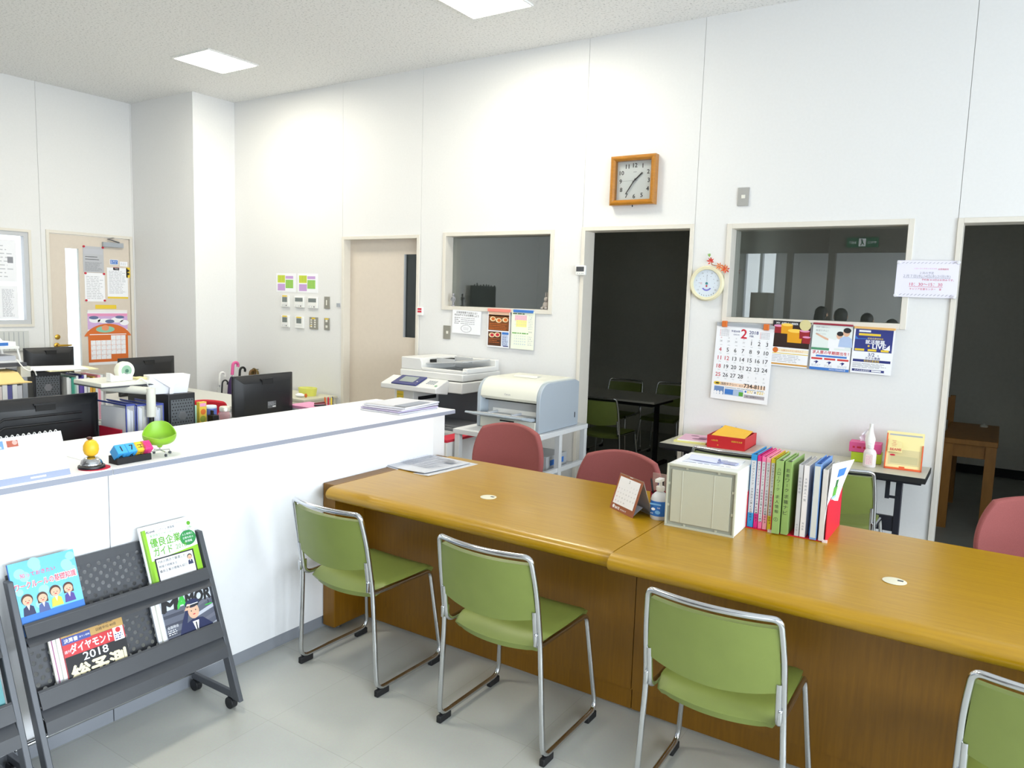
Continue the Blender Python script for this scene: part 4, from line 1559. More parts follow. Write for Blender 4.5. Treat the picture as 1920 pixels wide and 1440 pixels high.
# control panel: a wedge leaning towards the user
prof = [(-.42, .905), (-.27, .885), (-.25, .985), (-.27, 1.0), (-.42, .945)]
mb = MB(); mb.prism(prof, 0, -.34, .23, CW1); cp = mb.build('control_panel', t, bevel=.006)
sl = math.atan2(.055, .15)
Fp = Frame((0, -.42, .945), (1, 0, 0), (0, math.cos(sl), math.sin(sl)))
mb = MB()
mb.paper(Fp, -.23, .002, .03, .155, .012, CBLUE)
mb.build('touch_panel_bezel', cp, bevel=.006)
mb = MB(); mb.paper(Fp, -.175, .04, -.03, .13, .0015, LCDL, .012); mb.build('touch_screen', cp)
mb = MB()
mb.disc(Fp, .0, .06, .007, .0128, WHITE, n=12)
mb.build('panel_button', cp)
for r in range(3):
    for c in range(4):
        mb = MB(); mb.paper(Fp, .085 + c * .022, .06 + r * .022, .099 + c * .022, .072 + r * .022, .004, GREY); mb.build('key', cp)
mb = MB(); mb.disc(Fp, .2, .04, .012, .0025, mat('start_green', (110, 170, 130), .5), n=16); mb.build('start_key', cp)
# lid with document feeder
lid = [(-.25, 1.0), (.29, 1.0), (.29, 1.045), (-.25, 1.045)]
mb = MB(); mb.box(-.30, .345, -.235, .285, .992, 1.05, CW1)
lidob = mb.build('lid', t, bevel=.01)
mb = MB(); mb.prism([(-.3, 1.05), (-.08, 1.05), (-.08, 1.12), (-.1, 1.15), (-.3, 1.15)], 1, -.22, .27, CW1)
mb.build('document_feeder', t, bevel=.008)
mb = MB(); mb.box(-.08, .34, -.225, -.18, 1.05, 1.075, CW1); mb.box(-.08, .34, .22, .27, 1.05, 1.14, CW1); mb.box(.30, .345, -.18, .22, 1.05, 1.09, CW1)
mb.build('feeder_rim', t, bevel=.006)
mb = MB(); mb.add([(-.08, -.17, 1.10), (.29, -.17, 1.135), (.29, .21, 1.135), (-.08, .21, 1.10), (-.08, -.17, 1.108), (.29, -.17, 1.143), (.29, .21, 1.143), (-.08, .21, 1.108)], [(3, 2, 1, 0), (4, 5, 6, 7), (0, 1, 5, 4), (1, 2, 6, 5), (2, 3, 7, 6), (3, 0, 4, 7)], CW2)
mb.build('feeder_tray', t)
mb = MB(); mb.box(-.078, -.02, -.12, .17, 1.112, 1.135, SLOT); mb.build('feed_slot', t)
for y in (-.1, .14):
    mb = MB(); mb.box(-.02, .16, y - .006, y + .006, 1.11, 1.15, CW2); mb.build('paper_guide', t)

# ---- printer stand
t = thing('printer_stand', 'white steel printer stand with open side frame', 'stand', (-2.885, 4.62, 0))
SW = mat('stand_white', (220, 222, 224), 0.45)
mb = MB(); mb.box(-.32, .30, -.45, .42, .69, .725, SW); mb.build('stand_top', t, bevel=.003)
for x in (-.29, .275):
    for y in (-.42, .02, .40):
        mb = MB(); mb.box(x - .02, x + .02, y - .02, y + .02, 0, .69, SW); mb.build('leg', t, bevel=.002)
for z in (.12, .42):
    mb = MB(); mb.box(.262, .288, -.4, .40, z, z + .03, SW); mb.build('side_rail', t)
mb = MB(); mb.box(-.27, .255, -.40, .38, .40, .42, SW); mb.build('shelf', t)
mb = MB(); mb.box(-.27, .255, -.40, .38, .10, .12, SW); mb.build('shelf', t)
t2 = thing('paper_pack', 'grey pack of paper lying on the middle shelf of the printer stand', 'paper pack', (-2.88, 4.75, .42))
mb = MB(); mb.box(-.2, .2, -.15, .15, 0, .1, CW2); mb.build('wrapper', t2, bevel=.004)
mb = MB(); mb.box(.199, .2015, -.1, .1, .03, .07, PBLUE); mb.build('printed_band', t2)

t = thing('carton', 'white carton with red tape at its top, left under the printer stand', 'box', (-3.235, 4.42, 0))
mb = MB(); mb.box(-.11, .018, -.30, .1, .0, .64, WHITE); mb.build('case', t, bevel=.003)
mb = MB(); mb.box(-.112, .02, -.302, .1, .625, .643, RED); mb.build('red_tape', t)
mb = MB(); mb.box(-.10, -.06, -.307, -.3, .34, .44, GREY); mb.build('latch', t)

# ---- laser printer
PW = mat('printer_ivory', (226, 226, 214), 0.45)
PG = mat('printer_blue_grey', (170, 180, 190), 0.5)
t = thing('laser_printer', 'ivory and blue-grey laser printer with its front tray open, on the white stand', 'printer', (-2.885, 4.38, .727))
# local x -.265..+.265, y 0 (front)..0.56, z 0...36
side = [(0, 0), (.56, 0), (.56, .325), (.50, .345), (.14, .345)]
for k in range(7):
    a = math.pi / 2 + math.pi / 2 * k / 6
    side.append((.12 + .12 * math.cos(a), .225 + .12 * math.sin(a)))
for s, (a, b) in ((-1, (-.265, -.235)), (1, (.235, .265))):
    mb = MB(); mb.prism(side, 0, a, b, PG); sp = mb.build('side_panel', t, bevel=.004)
    if s > 0:
        mb = MB(); mb.box(.2645, .2665, .5, .51, .06, .1, SLOT); mb.build('power_switch', sp)
top = [(.02, .205), (.035, .205), (.035, .22), (.56, .22), (.56, .335), (.50, .355), (.14, .355)]
for k in range(7):
    a = math.pi / 2 + math.pi / 2 * k / 6
    top.append((.12 + .125 * math.cos(a), .225 + .13 * math.sin(a)))
mb = MB(); mb.prism(top, 0, -.2345, .2345, PW); lid = mb.build('top_cover', t, bevel=.003)
mb = MB(); mb.add([(-.09, .2, .3555), (.1, .2, .3555), (.06, .36, .3555), (-.05, .36, .3555)], [(0, 1, 2, 3)], CW2)
mb.add([(-.09, .2, .357), (.1, .2, .357), (.1, .225, .372), (-.09, .225, .372), (-.09, .23, .357), (.1, .23, .357)], [(0, 1, 2, 3), (3, 2, 5, 4), (0, 3, 4), (1, 5, 2)], PW)
mb.build('output_stop', lid)
mb = MB(); mb.text(Frame((0, -.0, .27), (1, 0, 0), (0, .25, 1)), 'Canon', -.0, -.02, .004, INKG, w=.05, bold=.01); mb.build('lettering', lid)
mb = MB(); mb.box(-.2345, .2345, .10, .56, .0, .219, CW2); mb.box(-.2345, .2345, .06, .1, .19, .205, SLOT); mb.build('inner_body', t)
mb = MB(); mb.box(-.2, .2, .03, .1, .09, .1, GREY); mb.box(-.19, .19, .095, .099, .1, .13, WHITE); mb.build('tray_floor', t)
# open multipurpose tray
prof = [(-.17, .115), (-.165, .128), (.02, .098), (.03, .08), (-.05, .085)]
mb = MB(); mb.prism(prof, 0, -.25, .225, PG); tr = mb.build('open_tray', t, bevel=.003)
mb = MB(); mb.add([(-.2, -.14, .126), (.18, -.14, .126), (.18, .02, .102), (-.2, .02, .102)], [(0, 1, 2, 3)], WHITE); mb.build('tray_bed', tr)
for x in (-.1, .1):
    mb = MB(); mb.box(x - .006, x + .006, -.1, .02, .115, .128, GREY); mb.build('paper_guide', tr)
mb = MB(); mb.box(-.232, .2345, -.004, .1, .0, .075, PW); cs = mb.build('cassette', t, bevel=.004)
mb = MB(); mb.box(-.06, .06, -.006, -.003, .056, .066, SLOT); mb.build('cassette_grip', cs)

# ================================================================== FOLDING TABLE AGAINST THE WALL
TT = mat('table_top_grey', (196, 194, 180), 0.35, noise=.02)
NAVYS = mat('table_steel_navy', (30, 32, 44), 0.45)
t = thing('folding_table', 'grey-topped folding table with dark legs standing against the back wall', 'table', (-1.107, 4.985, 0))
mb = MB(); mb.box(-.8, .8, -.19, .19, .686, .705, TT); top = mb.build('tabletop', t, bevel=.003)
mb = MB(); mb.box(-.802, .802, -.193, -.188, .672, .704, BLACKM); mb.box(.798, .803, -.19, .19, .672, .704, BLACKM); mb.build('edge_strip', top)
mb = MB(); mb.box(-.78, .78, -.16, .17, .655, .686, NAVYS); mb.build('under_frame', t)
mb = MB(); mb.grid(lambda u, v: (-.5 + 1.0 * u, -.12 + .24 * v, .655 - .075 * (1 - (abs(u * 2 - 1)) ** 8) * (1 if v < .99 else 1)), 24, 2, BLACKM, .004); mb.build('book_shelf', t)
for s in (-1, 1):
    mb = MB(); mb.box(s * .66 - .018, s * .66 + .018, -.05, -.012, .04, .67, NAVYS); lg = mb.build('leg', t, bevel=.003)
    mb = MB(); mb.box(s * .66 - .025, s * .66 + .025, -.19, .17, .0, .04, NAVYS); mb.build('foot', lg, bevel=.004)
    mb = MB(); mb.box(s * .60 - .012, s * .60 + .012, -.06, -.04, .53, .66, NAVYS); mb.box(s * .6 + (.0121 if s > 0 else -.0121), s * .66, -.059, -.051, .535, .55, NAVYS); mb.build('folding_latch', lg)
mb = MB(); mb.box(-.66, .66, -.045, -.02, .33, .42, NAVYS); mb.build('stretcher', t)

# red tray with papers
t = thing('paper_tray', 'red cardboard letter tray on the folding table', 'tray', (-1.482, 5.03, .706), R(2))
CR = mat('tray_red', (196, 32, 40), 0.55)
mb = MB(); mb.box(-.125, .125, -.16, .145, 0, .006, CR); mb.build('tray_base', t)
mb = MB(); mb.box(-.125, .125, -.164, -.158, 0, .082, CR)
mb.text(F0, '入用封筒', -.075, .05, .1645, PYEL, w=.045); mb.text(F0, '月', -.052, .02, .1645, PYEL, h=.009)
mb.text(F0, '就職学生支援', .072, .055, .1645, PYEL, w=.07)
mb.build('front_wall', t)
mb = MB(); mb.box(-.125, .125, .139, .145, 0, .08, CR); mb.build('rear_wall', t)
for s in (-1, 1):
    mb = MB(); mb.box(s * .122 - .003, s * .122 + .003, -.158, .139, 0, .082, CR); mb.build('side_wall', t)
mb = MB()
mb.add([(-.10, -.15, .084), (.115, -.15, .078), (.105, .12, .092), (-.09, .13, .112), (-.10, -.15, .081), (.115, -.15, .075), (.105, .12, .089), (-.09, .13, .109)], [(0, 1, 2, 3), (7, 6, 5, 4), (0, 4, 5, 1), (1, 5, 6, 2), (2, 6, 7, 3), (3, 7, 4, 0)], mat('envelope_ochre', (236, 184, 50), .7))
mb.disc(Frame((0, 0, 0), (1, 0, 0), (0, 1, 0)), -.01, .118, .006, .1085, INK)
o = mb.build('envelope', None, (-1.482, 5.03, .706), (0, 0, R(2))); tag(o, 'ochre envelope lying on top of the red letter tray', 'envelope')
mb = MB(); mb.box(-.118, -.02, -.1, .15, .012, .07, PAPER); mb.add([(-.115, .0, .07), (-.06, .0, .07), (-.06, .14, .105), (-.115, .14, .1)], [(0, 1, 2, 3)], PBLUE)
o = mb.build('paper_stack', None, (-1.482, 5.03, .706), (0, 0, R(2))); tag(o, 'papers and a blue folder inside the red letter tray, under the ochre envelope', 'papers')

# magazines
t = thing('magazine', 'pink illustrated magazine on a small stack at the left end of the folding table', 'magazine', (-1.735, 5.04, .7175), R(8), 'magazines on the folding table')
mb = MB(); mb.paper(FTOP, -.105, -.13, .105, .13, .007, PAPER); mb.rect(FTOP, -.103, -.128, .103, .128, .0073, mat('cover_rose', (226, 180, 206), .5))
for u, v, a, b in ((.03, -.05, .05, .03), (.05, .0, .035, .04), (-.02, .06, .03, .02)):
    mb.disc(FTOP, u, v, a, .0077, mat('cover_plum', (150, 100, 130), .5), ry=b)
mb.build('cover', t)
t = thing('magazine', 'yellow-edged magazine at the bottom of the stack on the folding table', 'magazine', (-1.745, 5.04, .7055), R(4), 'magazines on the folding table')
mb = MB(); mb.paper(FTOP, -.11, -.14, .11, .14, .012, mat('cover_straw', (226, 220, 140), .5)); mb.build('cover', t)

# pink tissue box on lime box
t = thing('tissue_box', 'pink tissue box standing on top of the lime green one', 'tissue box', (-.665, 5.09, .706 + .062), R(3))
mb = MB(); mb.box(-.09, .09, -.055, .055, 0, .06, mat('box_pink', (222, 90, 150), .5)); mb.lines(Frame((0, -.0556, .03)), -.07, -.012, .04, .012, 1, 0, RED, .5, 7); mb.build('carton', t, bevel=.002)
mb = MB(); mb.grid(lambda u, v: (-.035 + .07 * u + .012 * math.sin(9 * v) * v, -.0 + .02 * math.sin(6.3 * u) * (1 - v * .4), .06 + .085 * v * (1 - abs(u - .5) * .9)), 10, 8, PAPER); mb.build('tissue', t)
t = thing('tissue_box', 'lime green tissue box under the pink one', 'tissue box', (-.655, 5.09, .706), R(3))
mb = MB(); mb.box(-.085, .085, -.055, .055, 0, .06, mat('box_lime', (190, 216, 50), .5)); mb.rect(Frame((0, -.0556, 0)), .015, .01, .03, .045, 0, INK); mb.rect(Frame((0, -.0556, 0)), .04, .01, .05, .045, 0, INK); mb.build('carton', t, bevel=.002)
t = thing('spray_bottle', 'translucent white bottle with a tapered nozzle in front of the tissue boxes', 'bottle', (-.618, 4.93, .706))
CLW = mat('bottle_milky', (226, 218, 218), 0.35)
mb = MB(); mb.lathe([(0, 0), (.033, 0), (.036, .006), (.036, .085), (.03, .1), (.015, .112), (.015, .118), (0, .118)], CLW, n=24, sy=.8); mb.build('body', t)
mb = MB(); mb.rect(Frame((0, -.0295, 0)), -.02, .015, .02, .08, 0, mat('label_pale', (236, 214, 210), .6)); mb.lines(Frame((0, -.0298, 0)), -.016, .02, .016, .07, 6, 0, PPINK, .4, 3); mb.build('printed_label', t)
mb = MB(); mb.lathe([(.017, .112), (.019, .115), (.019, .135), (.012, .14), (0, .14)], WHITE, n=20); mb.build('cap', t)
t = thing('nozzle_cap', 'tapered white nozzle pointing up behind the translucent bottle', 'dispenser', (-.632, 5.003, .706 + .0))
mb = MB(); mb.lathe([(0, 0), (.02, 0), (.022, .1), (.03, .16), (.016, .2), (.01, .235), (.012, .25), (0, .255)], WHITE, n=18); mb.build('shell', t)

# snack bag opened up
SB = mat('bag_cream', (238, 224, 160), .5); SBI = mat('bag_inside', (222, 208, 150), .6); SBO = mat('bag_orange', (220, 90, 40), .5)
t = thing('snack_box', 'opened cream and orange snack box leaning near the right end of the folding table', 'box', (-.445, 5.03, .706), R(3))
lean = Matrix.Translation((0, -.07, 0)) @ Matrix.Rotation(R(-22), 4, 'X')
mb = MB(); mb.box(-.1, .1, 0, .05, 0, .012, SBO, lean); mb.box(-.1, -.094, 0, .055, 0, .22, SBO, lean); mb.box(.094, .1, 0, .055, 0, .16, SBO, lean); mb.box(-.1, .1, .049, .055, 0, .235, SBI, lean)
mb.build('box_back', t)
Fb = Frame(lean @ Vector((0, 0, 0)), (1, 0, 0), lean.to_3x3() @ Vector((0, 0, 1)))
mb = MB(); mb.paper(Fb, -.1, .0, .1, .235, .003, SB, -.012); mb.rect(Fb, -.082, .03, .085, .125, -.0085, mat('bag_window', (214, 200, 150), .25)); mb.rect(Fb, -.07, .04, .075, .085, -.0081, mat('bag_contents', (196, 186, 140), .4))
mb.rect(Fb, -.02, .0, .01, .022, -.0081, SBO)
mb.rect(Fb, -.085, .21, .09, .219, -.0083, GREY)
mb.build('front_face', t)
mb = MB(); mb.add([Fb.pt(-.09, .105, .0), Fb.pt(-.01, .1, .02), Fb.pt(-.015, .17, .008), Fb.pt(-.09, .185, -.006)], [(0, 1, 2, 3)], SB)
for i, (s, hh) in enumerate((('Better', .006), ('LIFE', .006), ('SUNNY', .006), ('JOYFUL', .006))):
    mb.text(Frame(Fb.pt(0, 0, .012), (1, 0, 0), Fb.uy), s, -.055, .172 - i * .011, 0, RED, h=hh)
mb.text(Frame(Fb.pt(0, 0, .0165), (1, 0, 0), Fb.uy), 'BEAMS', -.045, .118, 0, RED, w=.06, bold=.02)
mb.disc(Fb, -.06, .088, .015, -.007, RED, ry=.006)
mb.build('folded_flap', t)

# ================================================================== DARK ROOMS
t = thing('meeting_table', 'long dark-topped table in the dark room behind the doorway', 'table', (-3.55, 7.05, 0))
mb = MB(); mb.box(-.8, .8, -.32, .36, .68, .7, mat('dark_table_top', (196, 194, 186), .4)); mb.build('tabletop', t)
mb = MB(); mb.box(-.75, .75, -.25, .3, .64, .68, BLACKM); mb.build('under_frame', t)
for x in (-.7, .7):
    mb = MB(); mb.box(x - .02, x + .02, -.02, .02, 0, .64, BLACKM); lg = mb.build('leg', t)
    mb = MB(); mb.box(x - .02, x + .02, -.28, .3, 0, .03, BLACKM); mb.build('foot', lg)
OAKD = wood_material('room_oak', (150, 100, 36), (172, 118, 46), (4, 4, 1), .45, .05)
t = thing('wooden_table', 'small square oak table in the dark room on the right', 'table', (-.13, 7.05, 0))
mb = MB(); mb.box(-.2, .16, -.5, .5, .66, .7, OAKD); mb.build('tabletop', t, bevel=.004)
mb = MB(); mb.box(-.17, .13, -.47, -.45, .56, .66, OAKD); mb.build('apron', t)
for x in (-.16, .12):
    for y in (-.46, .46):
        mb = MB(); mb.box(x - .035, x + .035, y - .035, y + .035, 0, .66, OAKD); mb.build('leg', t)
t = thing('wooden_chair', 'oak chair partly hidden by the right door frame, behind the small oak table', 'chair', (-.505, 7.66, 0))
for x in (-.17, .17):
    mb = MB(); mb.box(x - .02, x + .02, -.02, .02, 0, .92, OAKD); mb.build('leg', t)
    mb = MB(); mb.box(x - .02, x + .02, -.42, -.38, 0, .44, OAKD); mb.build('leg', t)
mb = MB(); mb.box(-.2, .2, -.43, .02, .42, .46, OAKD); mb.build('seat', t)
mb = MB(); mb.box(-.16, .16, -.01, .01, .7, .9, OAKD); mb.build('backrest', t)
mb = MB(); mb.box(-.14, .14, -.01, .01, .56, .6, OAKD); mb.build('back_rail', t)
mb = MB()
mb.lathe([(0, 0), (.03, 0), (.03, .012), (.012, .02), (0, .03)], mat('ornament_white', (220, 220, 210), .5), n=16)
o = mb.build('small_ornament', None, (-.08, 7.4, .7)); tag(o, 'tiny pale object on the small oak table in the dark room', 'ornament')

# ================================================================== THINGS ON THE WOODEN DESK
CASE = mat('case_ivory_grey', (186, 186, 168), 0.5, noise=.01)
CASEG = mat('case_recess_grey', (156, 158, 146), 0.55)
t = thing('drawer_box', 'ivory-grey plastic letter case on the desk with papers on top', 'drawer box', (-.97, 2.9, DZ), R(1.5))
w, dp, h = .143, .30, .262
mb = MB(); mb.box(-w, w, .012, dp, 0, h, mat('case_white', (232, 232, 228), .4)); mb.build('shell', t, bevel=.004)
mb = MB()
for a, b, c, d in ((-w, w, 0, .008), (-w, w, h - .008, h), (-w, -w + .007, .008, h - .008), (w - .007, w, .008, h - .008)):
    mb.box(a, b, .0, .0125, c, d, CASE)
bk = mb.build('rear_rim', t, bevel=.001)
mb = MB(); mb.box(-w + .007, w - .007, .008, .0125, .008, h - .008, CASEG)
for u in (-.06, .07):
    for v in (.011, h - .011):
        mb.box(u - .004, u + .004, .004, .009, v - .006, v + .006, CASE)
for v in (.09, .18):
    for u in (-w + .01, w - .01):
        mb.box(u - .006, u + .006, .004, .009, v - .005, v + .005, CASE)
mb.build('recess', t)
mb = MB(); mb.box(-w + .022, w - .022, .002, .009, .022, h - .022, CASE)
for u in (-.075, .055):
    mb.box(u - .0012, u + .0012, .0005, .002, .024, h - .024, mat('case_rib', (200, 200, 184), .5))
mb.build('rear_panel', t, bevel=.001)
zt = DZ + h
for (nm, lab, x, y, rz, sw, sh, z, m) in (
        ('paper_sheet', 'white printed sheet lying on the letter case, lowest of the papers', -.985, 3.055, 6, .25, .18, .0004, PAPER),
        ('plastic_sleeve', 'clear bluish plastic sleeve lying on the letter case over the printed sheet', -1.0, 3.04, 2, .15, .12, .0024, mat('sleeve_blue_white', (222, 226, 244), .25))):
    mb = MB(); mb.paper(FTOP, -sw / 2, -sh / 2, sw / 2, sh / 2, .0015, m)
    if nm == 'paper_sheet':
        mb.lines(FTOP, -.1, -.085, .1, -.07, 1, .0018, INKG, .5, 2)
    o = mb.build(nm, None, (x, y, zt + z), (0, 0, R(rz))); tag(o, lab, 'paper')
mb = MB(); mb.grid(lambda u, v: (-.06 + .12 * u, -.025 + .05 * v, .002 + .016 * math.sin(math.pi * v) ** .7 + .001), 6, 8, mat('leaflet_lilac', (206, 208, 232), .45), .0012)
o = mb.build('folded_leaflet', None, (-1.0, 3.03, zt + .0045), (0, 0, R(-4))); tag(o, 'curled lilac leaflet on top of the letter case papers', 'leaflet')
mb = MB(); mb.paper(FTOP, -.035, -.02, .035, .02, .004, mat('card_slate', (160, 164, 196), .4))
o = mb.build('card_pack', None, (-.905, 3.045, zt + .0045), (0, 0, R(-4))); tag(o, 'small slate-blue card pack right of the curled leaflet on the letter case', 'card pack')

# ---- red file holders and their binders
HR = mat('holder_red', (206, 26, 52), 0.45)
for x0, x1, lab in ((-.832, -.728, 'red desktop file holder, left one, holding five thin binders'), (-.722, -.518, 'red desktop file holder, right one, with its red side panel showing')):
    t = thing('file_holder', lab, 'file holder', (x0, 3.085, DZ), 0, 'red file holders on the desk')
    W = x1 - x0
    mb = MB(); mb.box(0, W, 0, .3, 0, .004, HR); mb.build('base_plate', t)
    mb = MB(); mb.box(0, W, .296, .3, .004, .22, HR); mb.build('back_panel', t)
    prof = [(0, .004), (.3, .004), (.3, .22), (.16, .22), (0, .15)]
    for a in (0, W - .003):
        mb = MB(); mb.prism(prof, 0, a, a + .003, HR); mb.build('side_panel', t)
    mb = MB(); mb.box(W - .012, W + .006, -.006, .004, 0, .01, mat('holder_clip', (232, 214, 214), .4)); mb.build('joint_clip', t)


def binder(name, label, x0, x1, yf, h, cover, spine_label=None, texts=(), tilt=0.0, depth=.225, rings=True, group='binders in the red file holders', band=None, z0=.005):
    t = thing(name, label, 'binder', ((x0 + x1) / 2, yf, DZ + z0), 0, group)
    t.rotation_euler.y = R(tilt)
    w = (x1 - x0) / 2 - .0008
    mb = MB()
    mb.box(-w, w, 0, .0025, 0, h, cover); mb.box(-w, -w + .002, .0025, depth, 0, h, cover); mb.box(w - .002, w, .0025, depth, 0, h, cover)
    mb.build('cover', t)
    mb = MB(); mb.box(-w + .0025, w - .0025, .012, depth - .006, .004, h - .012, PAPERW); mb.build('pages', t)
    if rings:
        mb = MB()
        for v in (h - .06, h * .45):
            mb.box(-w * .55, w * .55, .003, .012, v - .02, v + .02, BLACKM)
        mb.box(-w * .6, w * .6, .004, .06, h - .012, h - .007, BLACKM)
        mb.build('ring_clip', t)
    if spine_label:
        v0, v1, lm = spine_label
        mb = MB(); mb.rect(F0, -w * .86, v0, w * .86, v1, .0004, lm)
        if band:
            mb.rect(F0, -w * .86, .004, w * .86, v0 - .002, .0003, band)
        for (s, vt, st, sz, m) in texts:
            mb.vtext(F0, s, 0, vt, st, .0008, m, sz)
        mb.build('spine_label', t)
    return t


LB = mat('spine_white', (200, 200, 204), .6)
yb = 3.09
five = ((-.828, -.803, 'blue thin binder with white spine label, leftmost in the file holders', (40, 140, 200), '合同説明会'),
        (-.802, -.785, 'magenta thin binder with white spine label, second from left in the file holders', (206, 24, 120), '就職説明会'),
        (-.784, -.767, 'pink thin binder with a long white spine label, third from left in the file holders', (236, 110, 160), '各社人事資料'),
        (-.766, -.748, 'pale pink thin binder with white spine label, fourth from left in the file holders', (240, 160, 176), '就職資料'),
        (-.747, -.730, 'yellow thin binder with white spine label, fifth from left in the file holders', (222, 200, 40), '県内説明会資料'))
for i, (a, b, lab, c, s) in enumerate(five):
    m = mat('binder_%d_cover' % i, c, .4)
    v0 = .03 if i == 2 else .06
    binder('binder', lab, a, b, yb, .305 - .002 * i, m, (v0, .28, LB),
           (('インターンシップ', .275, .0125, .0095, INK), ('大学別求人票', .165, .012, .0095, INK), ('（' + s[:4] + '）', .09, .011, .009, INK)), band=m)
GB = mat('binder_pale_green', (146, 176, 104), .5)
binder('binder', 'pale green binder with handwritten spine, left of the two green ones', -.721, -.692, 3.06, .30, GB, (.012, .292, GB),
       (('ハローワーク', .27, .016, .013, INK), ('求人情報', .16, .02, .016, INK), ('①', .068, .02, .018, INK)))
binder('binder', 'pale green binder with handwritten spine, right of the two green ones', -.688, -.661, 3.07, .298, mat('binder_leaf_green', (138, 168, 96), .5), (.012, .29, mat('binder_leaf_green', (0, 0, 0))),
       (('若者ワーク', .27, .02, .016, INK), ('求職ナビ', .165, .022, .018, INK)))
binder('booklet', 'slim white booklet right of the green binders, left of the white pair', -.638, -.62, 3.085, .29, LB, (.01, .28, LB), (('就職四季報', .24, .014, .01, INKG), ('総合版', .05, .011, .008, INKG)), rings=False, group='booklets in the red file holders')
binder('booklet', 'white booklet with spine print, right of the white pair', -.618, -.596, 3.085, .29, mat('booklet_white', (234, 230, 232), .6), (.01, .28, mat('booklet_white', (0, 0, 0))), (('大学等求人一覧', .24, .014, .011, INKG), ('青森県', .06, .012, .009, INKG)), rings=False, group='booklets in the red file holders')
t = binder('binder', 'bright blue folder leaning behind the white booklets', -.592, -.583, 3.12, .30, mat('folder_blue', (20, 120, 220), .35), rings=False, tilt=4, depth=.2)
binder('binder', 'steel-blue binder with a pale spine label, right of the bright blue folder', -.578, -.552, 3.075, .305, mat('binder_steel_blue', (110, 150, 206), .4), (.008, .295, mat('spine_grey', (204, 208, 206), .6)), (('', .2, .01, .01, INK),))
binder('booklet', 'white booklet at the right end of the file holders, beside the brochure', -.546, -.526, 3.08, .285, mat('booklet_grey', (214, 210, 206), .6), (.008, .278, mat('booklet_grey', (0, 0, 0))), rings=False, group='booklets in the red file holders')
t = thing('brochure', 'white brochure with blue and green prints fanning out of the right file holder', 'brochure', (-.531, 3.085, DZ + .03))
mb = MB()
fn = lambda u, v: (.002 + .016 * v + .05 * (v ** 2) * u * .9, .0 + .21 * u, .285 * v - .01 * u * v)
mb.grid(fn, 6, 8, PAPER, .002); mb.build('cover', t)
mb = MB()


def on_cover(u0, v0, u1, v1, m):
    off = Vector((.0012, -.0006, 0))
    q = [Vector(fn(a, b)) + off for a, b in ((u0, v0), (u1, v0), (u1, v1), (u0, v1))]
    mb.add(q, [(0, 1, 2, 3)], m)


on_cover(.35, .78, .75, .9, PBLUE); on_cover(.3, .5, .55, .64, PGREEN); on_cover(.36, .62, .5, .74, mat('print_dark_green', (50, 110, 60), .6)); on_cover(.25, .46, .6, .5, mat('print_pale_blue', (150, 190, 230), .6))
mb.build('print', t)

# ---- tent calendar
t = thing('desk_calendar', 'brown tent-fold desk calendar on the wooden desk', 'calendar', (-1.335, 2.95, DZ), R(-32))
BRC = mat('calendar_brown', (150, 84, 48), .6)
w, h = .09, .155
lean = math.atan2(.05, h)
Fc = Frame((0, 0, 0), (1, 0, 0), (0, math.sin(lean), math.cos(lean)))
mb = MB(); mb.paper(Fc, -w, 0, w, .163, .002, BRC, -.002)
mb.text(Fc, 'BATE', -.035, .013, .0004, PAPER, w=.034, bold=.05); mb.disc(Fc, -.065, .015, .008, .0004, PAPER); mb.text(Fc, '株式会社大学', .012, .012, .0004, PAPER, w=.045); mb.rect(Fc, -.012, .1575, .012, .160, .0004, PAPER)
mb.build('front_board', t)
mb = MB(); mb.add([(-w, .05, h), (w, .05, h), (w, .105, 0), (-w, .105, 0), (-w, .048, h), (w, .048, h), (w, .102, 0), (-w, .102, 0)], [(0, 1, 2, 3), (7, 6, 5, 4), (0, 3, 7, 4), (1, 5, 6, 2)], mat('calendar_back_grey', (176, 168, 164), .6)); mb.build('rear_board', t)
mb = MB(); mb.add([(-w + .004, .004, .004), (w - .004, .004, .004), (w - .004, .055, .04), (-w + .004, .055, .04), (-w + .004, .1, .004), (w - .004, .1, .004)], [(0, 1, 2, 3), (3, 2, 5, 4)], GREY); mb.build('base_fold', t)
mb = MB(); mb.paper(Fc, -w + .012, .028, w - .014, .15, .001, PAPER, .0004)
mb.text(Fc, '2', -.0, .138, .0018, INK, h=.012)
for r in range(5):
    for c in range(7):
        n = r * 7 + c - 3
        if 1 <= n <= 28:
            mb.text(Fc, str(n), -.062 + c * .021, .118 - r * .019, .0018, RED if c == 0 else INKG, h=.006)
mb.build('page', t)

# ---- sanitiser bottle
t = thing('sanitizer_bottle', 'white pump bottle with a blue label on the wooden desk', 'bottle', (-1.168, 2.975, DZ))
BM = mat('bottle_translucent', (214, 216, 220), 0.3)
mb = MB(); mb.lathe([(0, 0), (.034, 0), (.038, .006), (.038, .085), (.034, .1), (.022, .112), (.014, .118), (.014, .122), (0, .122)], BM, n=28); mb.build('body', t)
mb = MB()
n = 16
vs = []
for v in (.018, .082):
    for k in range(n + 1):
        a = R(200) + R(140) * k / n
        vs.append((.0385 * math.cos(a), .0385 * math.sin(a), v))
mb.add(vs, [(k, k + 1, n + 1 + k + 1, n + 1 + k) for k in range(n)], mat('label_blue', (36, 110, 196), .4), True)
Fl = Frame((0, -.0392, 0))
mb.rect(Fl, -.028, .066, .022, .073, .0, mat('label_sky', (120, 180, 230), .4)); mb.disc(Fl, -.012, .048, .009, .0003, PAPER, ry=.006); mb.disc(Fl, .008, .036, .012, .0003, mat('label_sky', (0, 0, 0)), ry=.008)
mb.text(Fl, '手指', -.018, .03, .0003, PAPER, h=.006); mb.text(Fl, '除菌', .012, .055, .0003, PAPER, h=.006)
mb.build('printed_label', t)
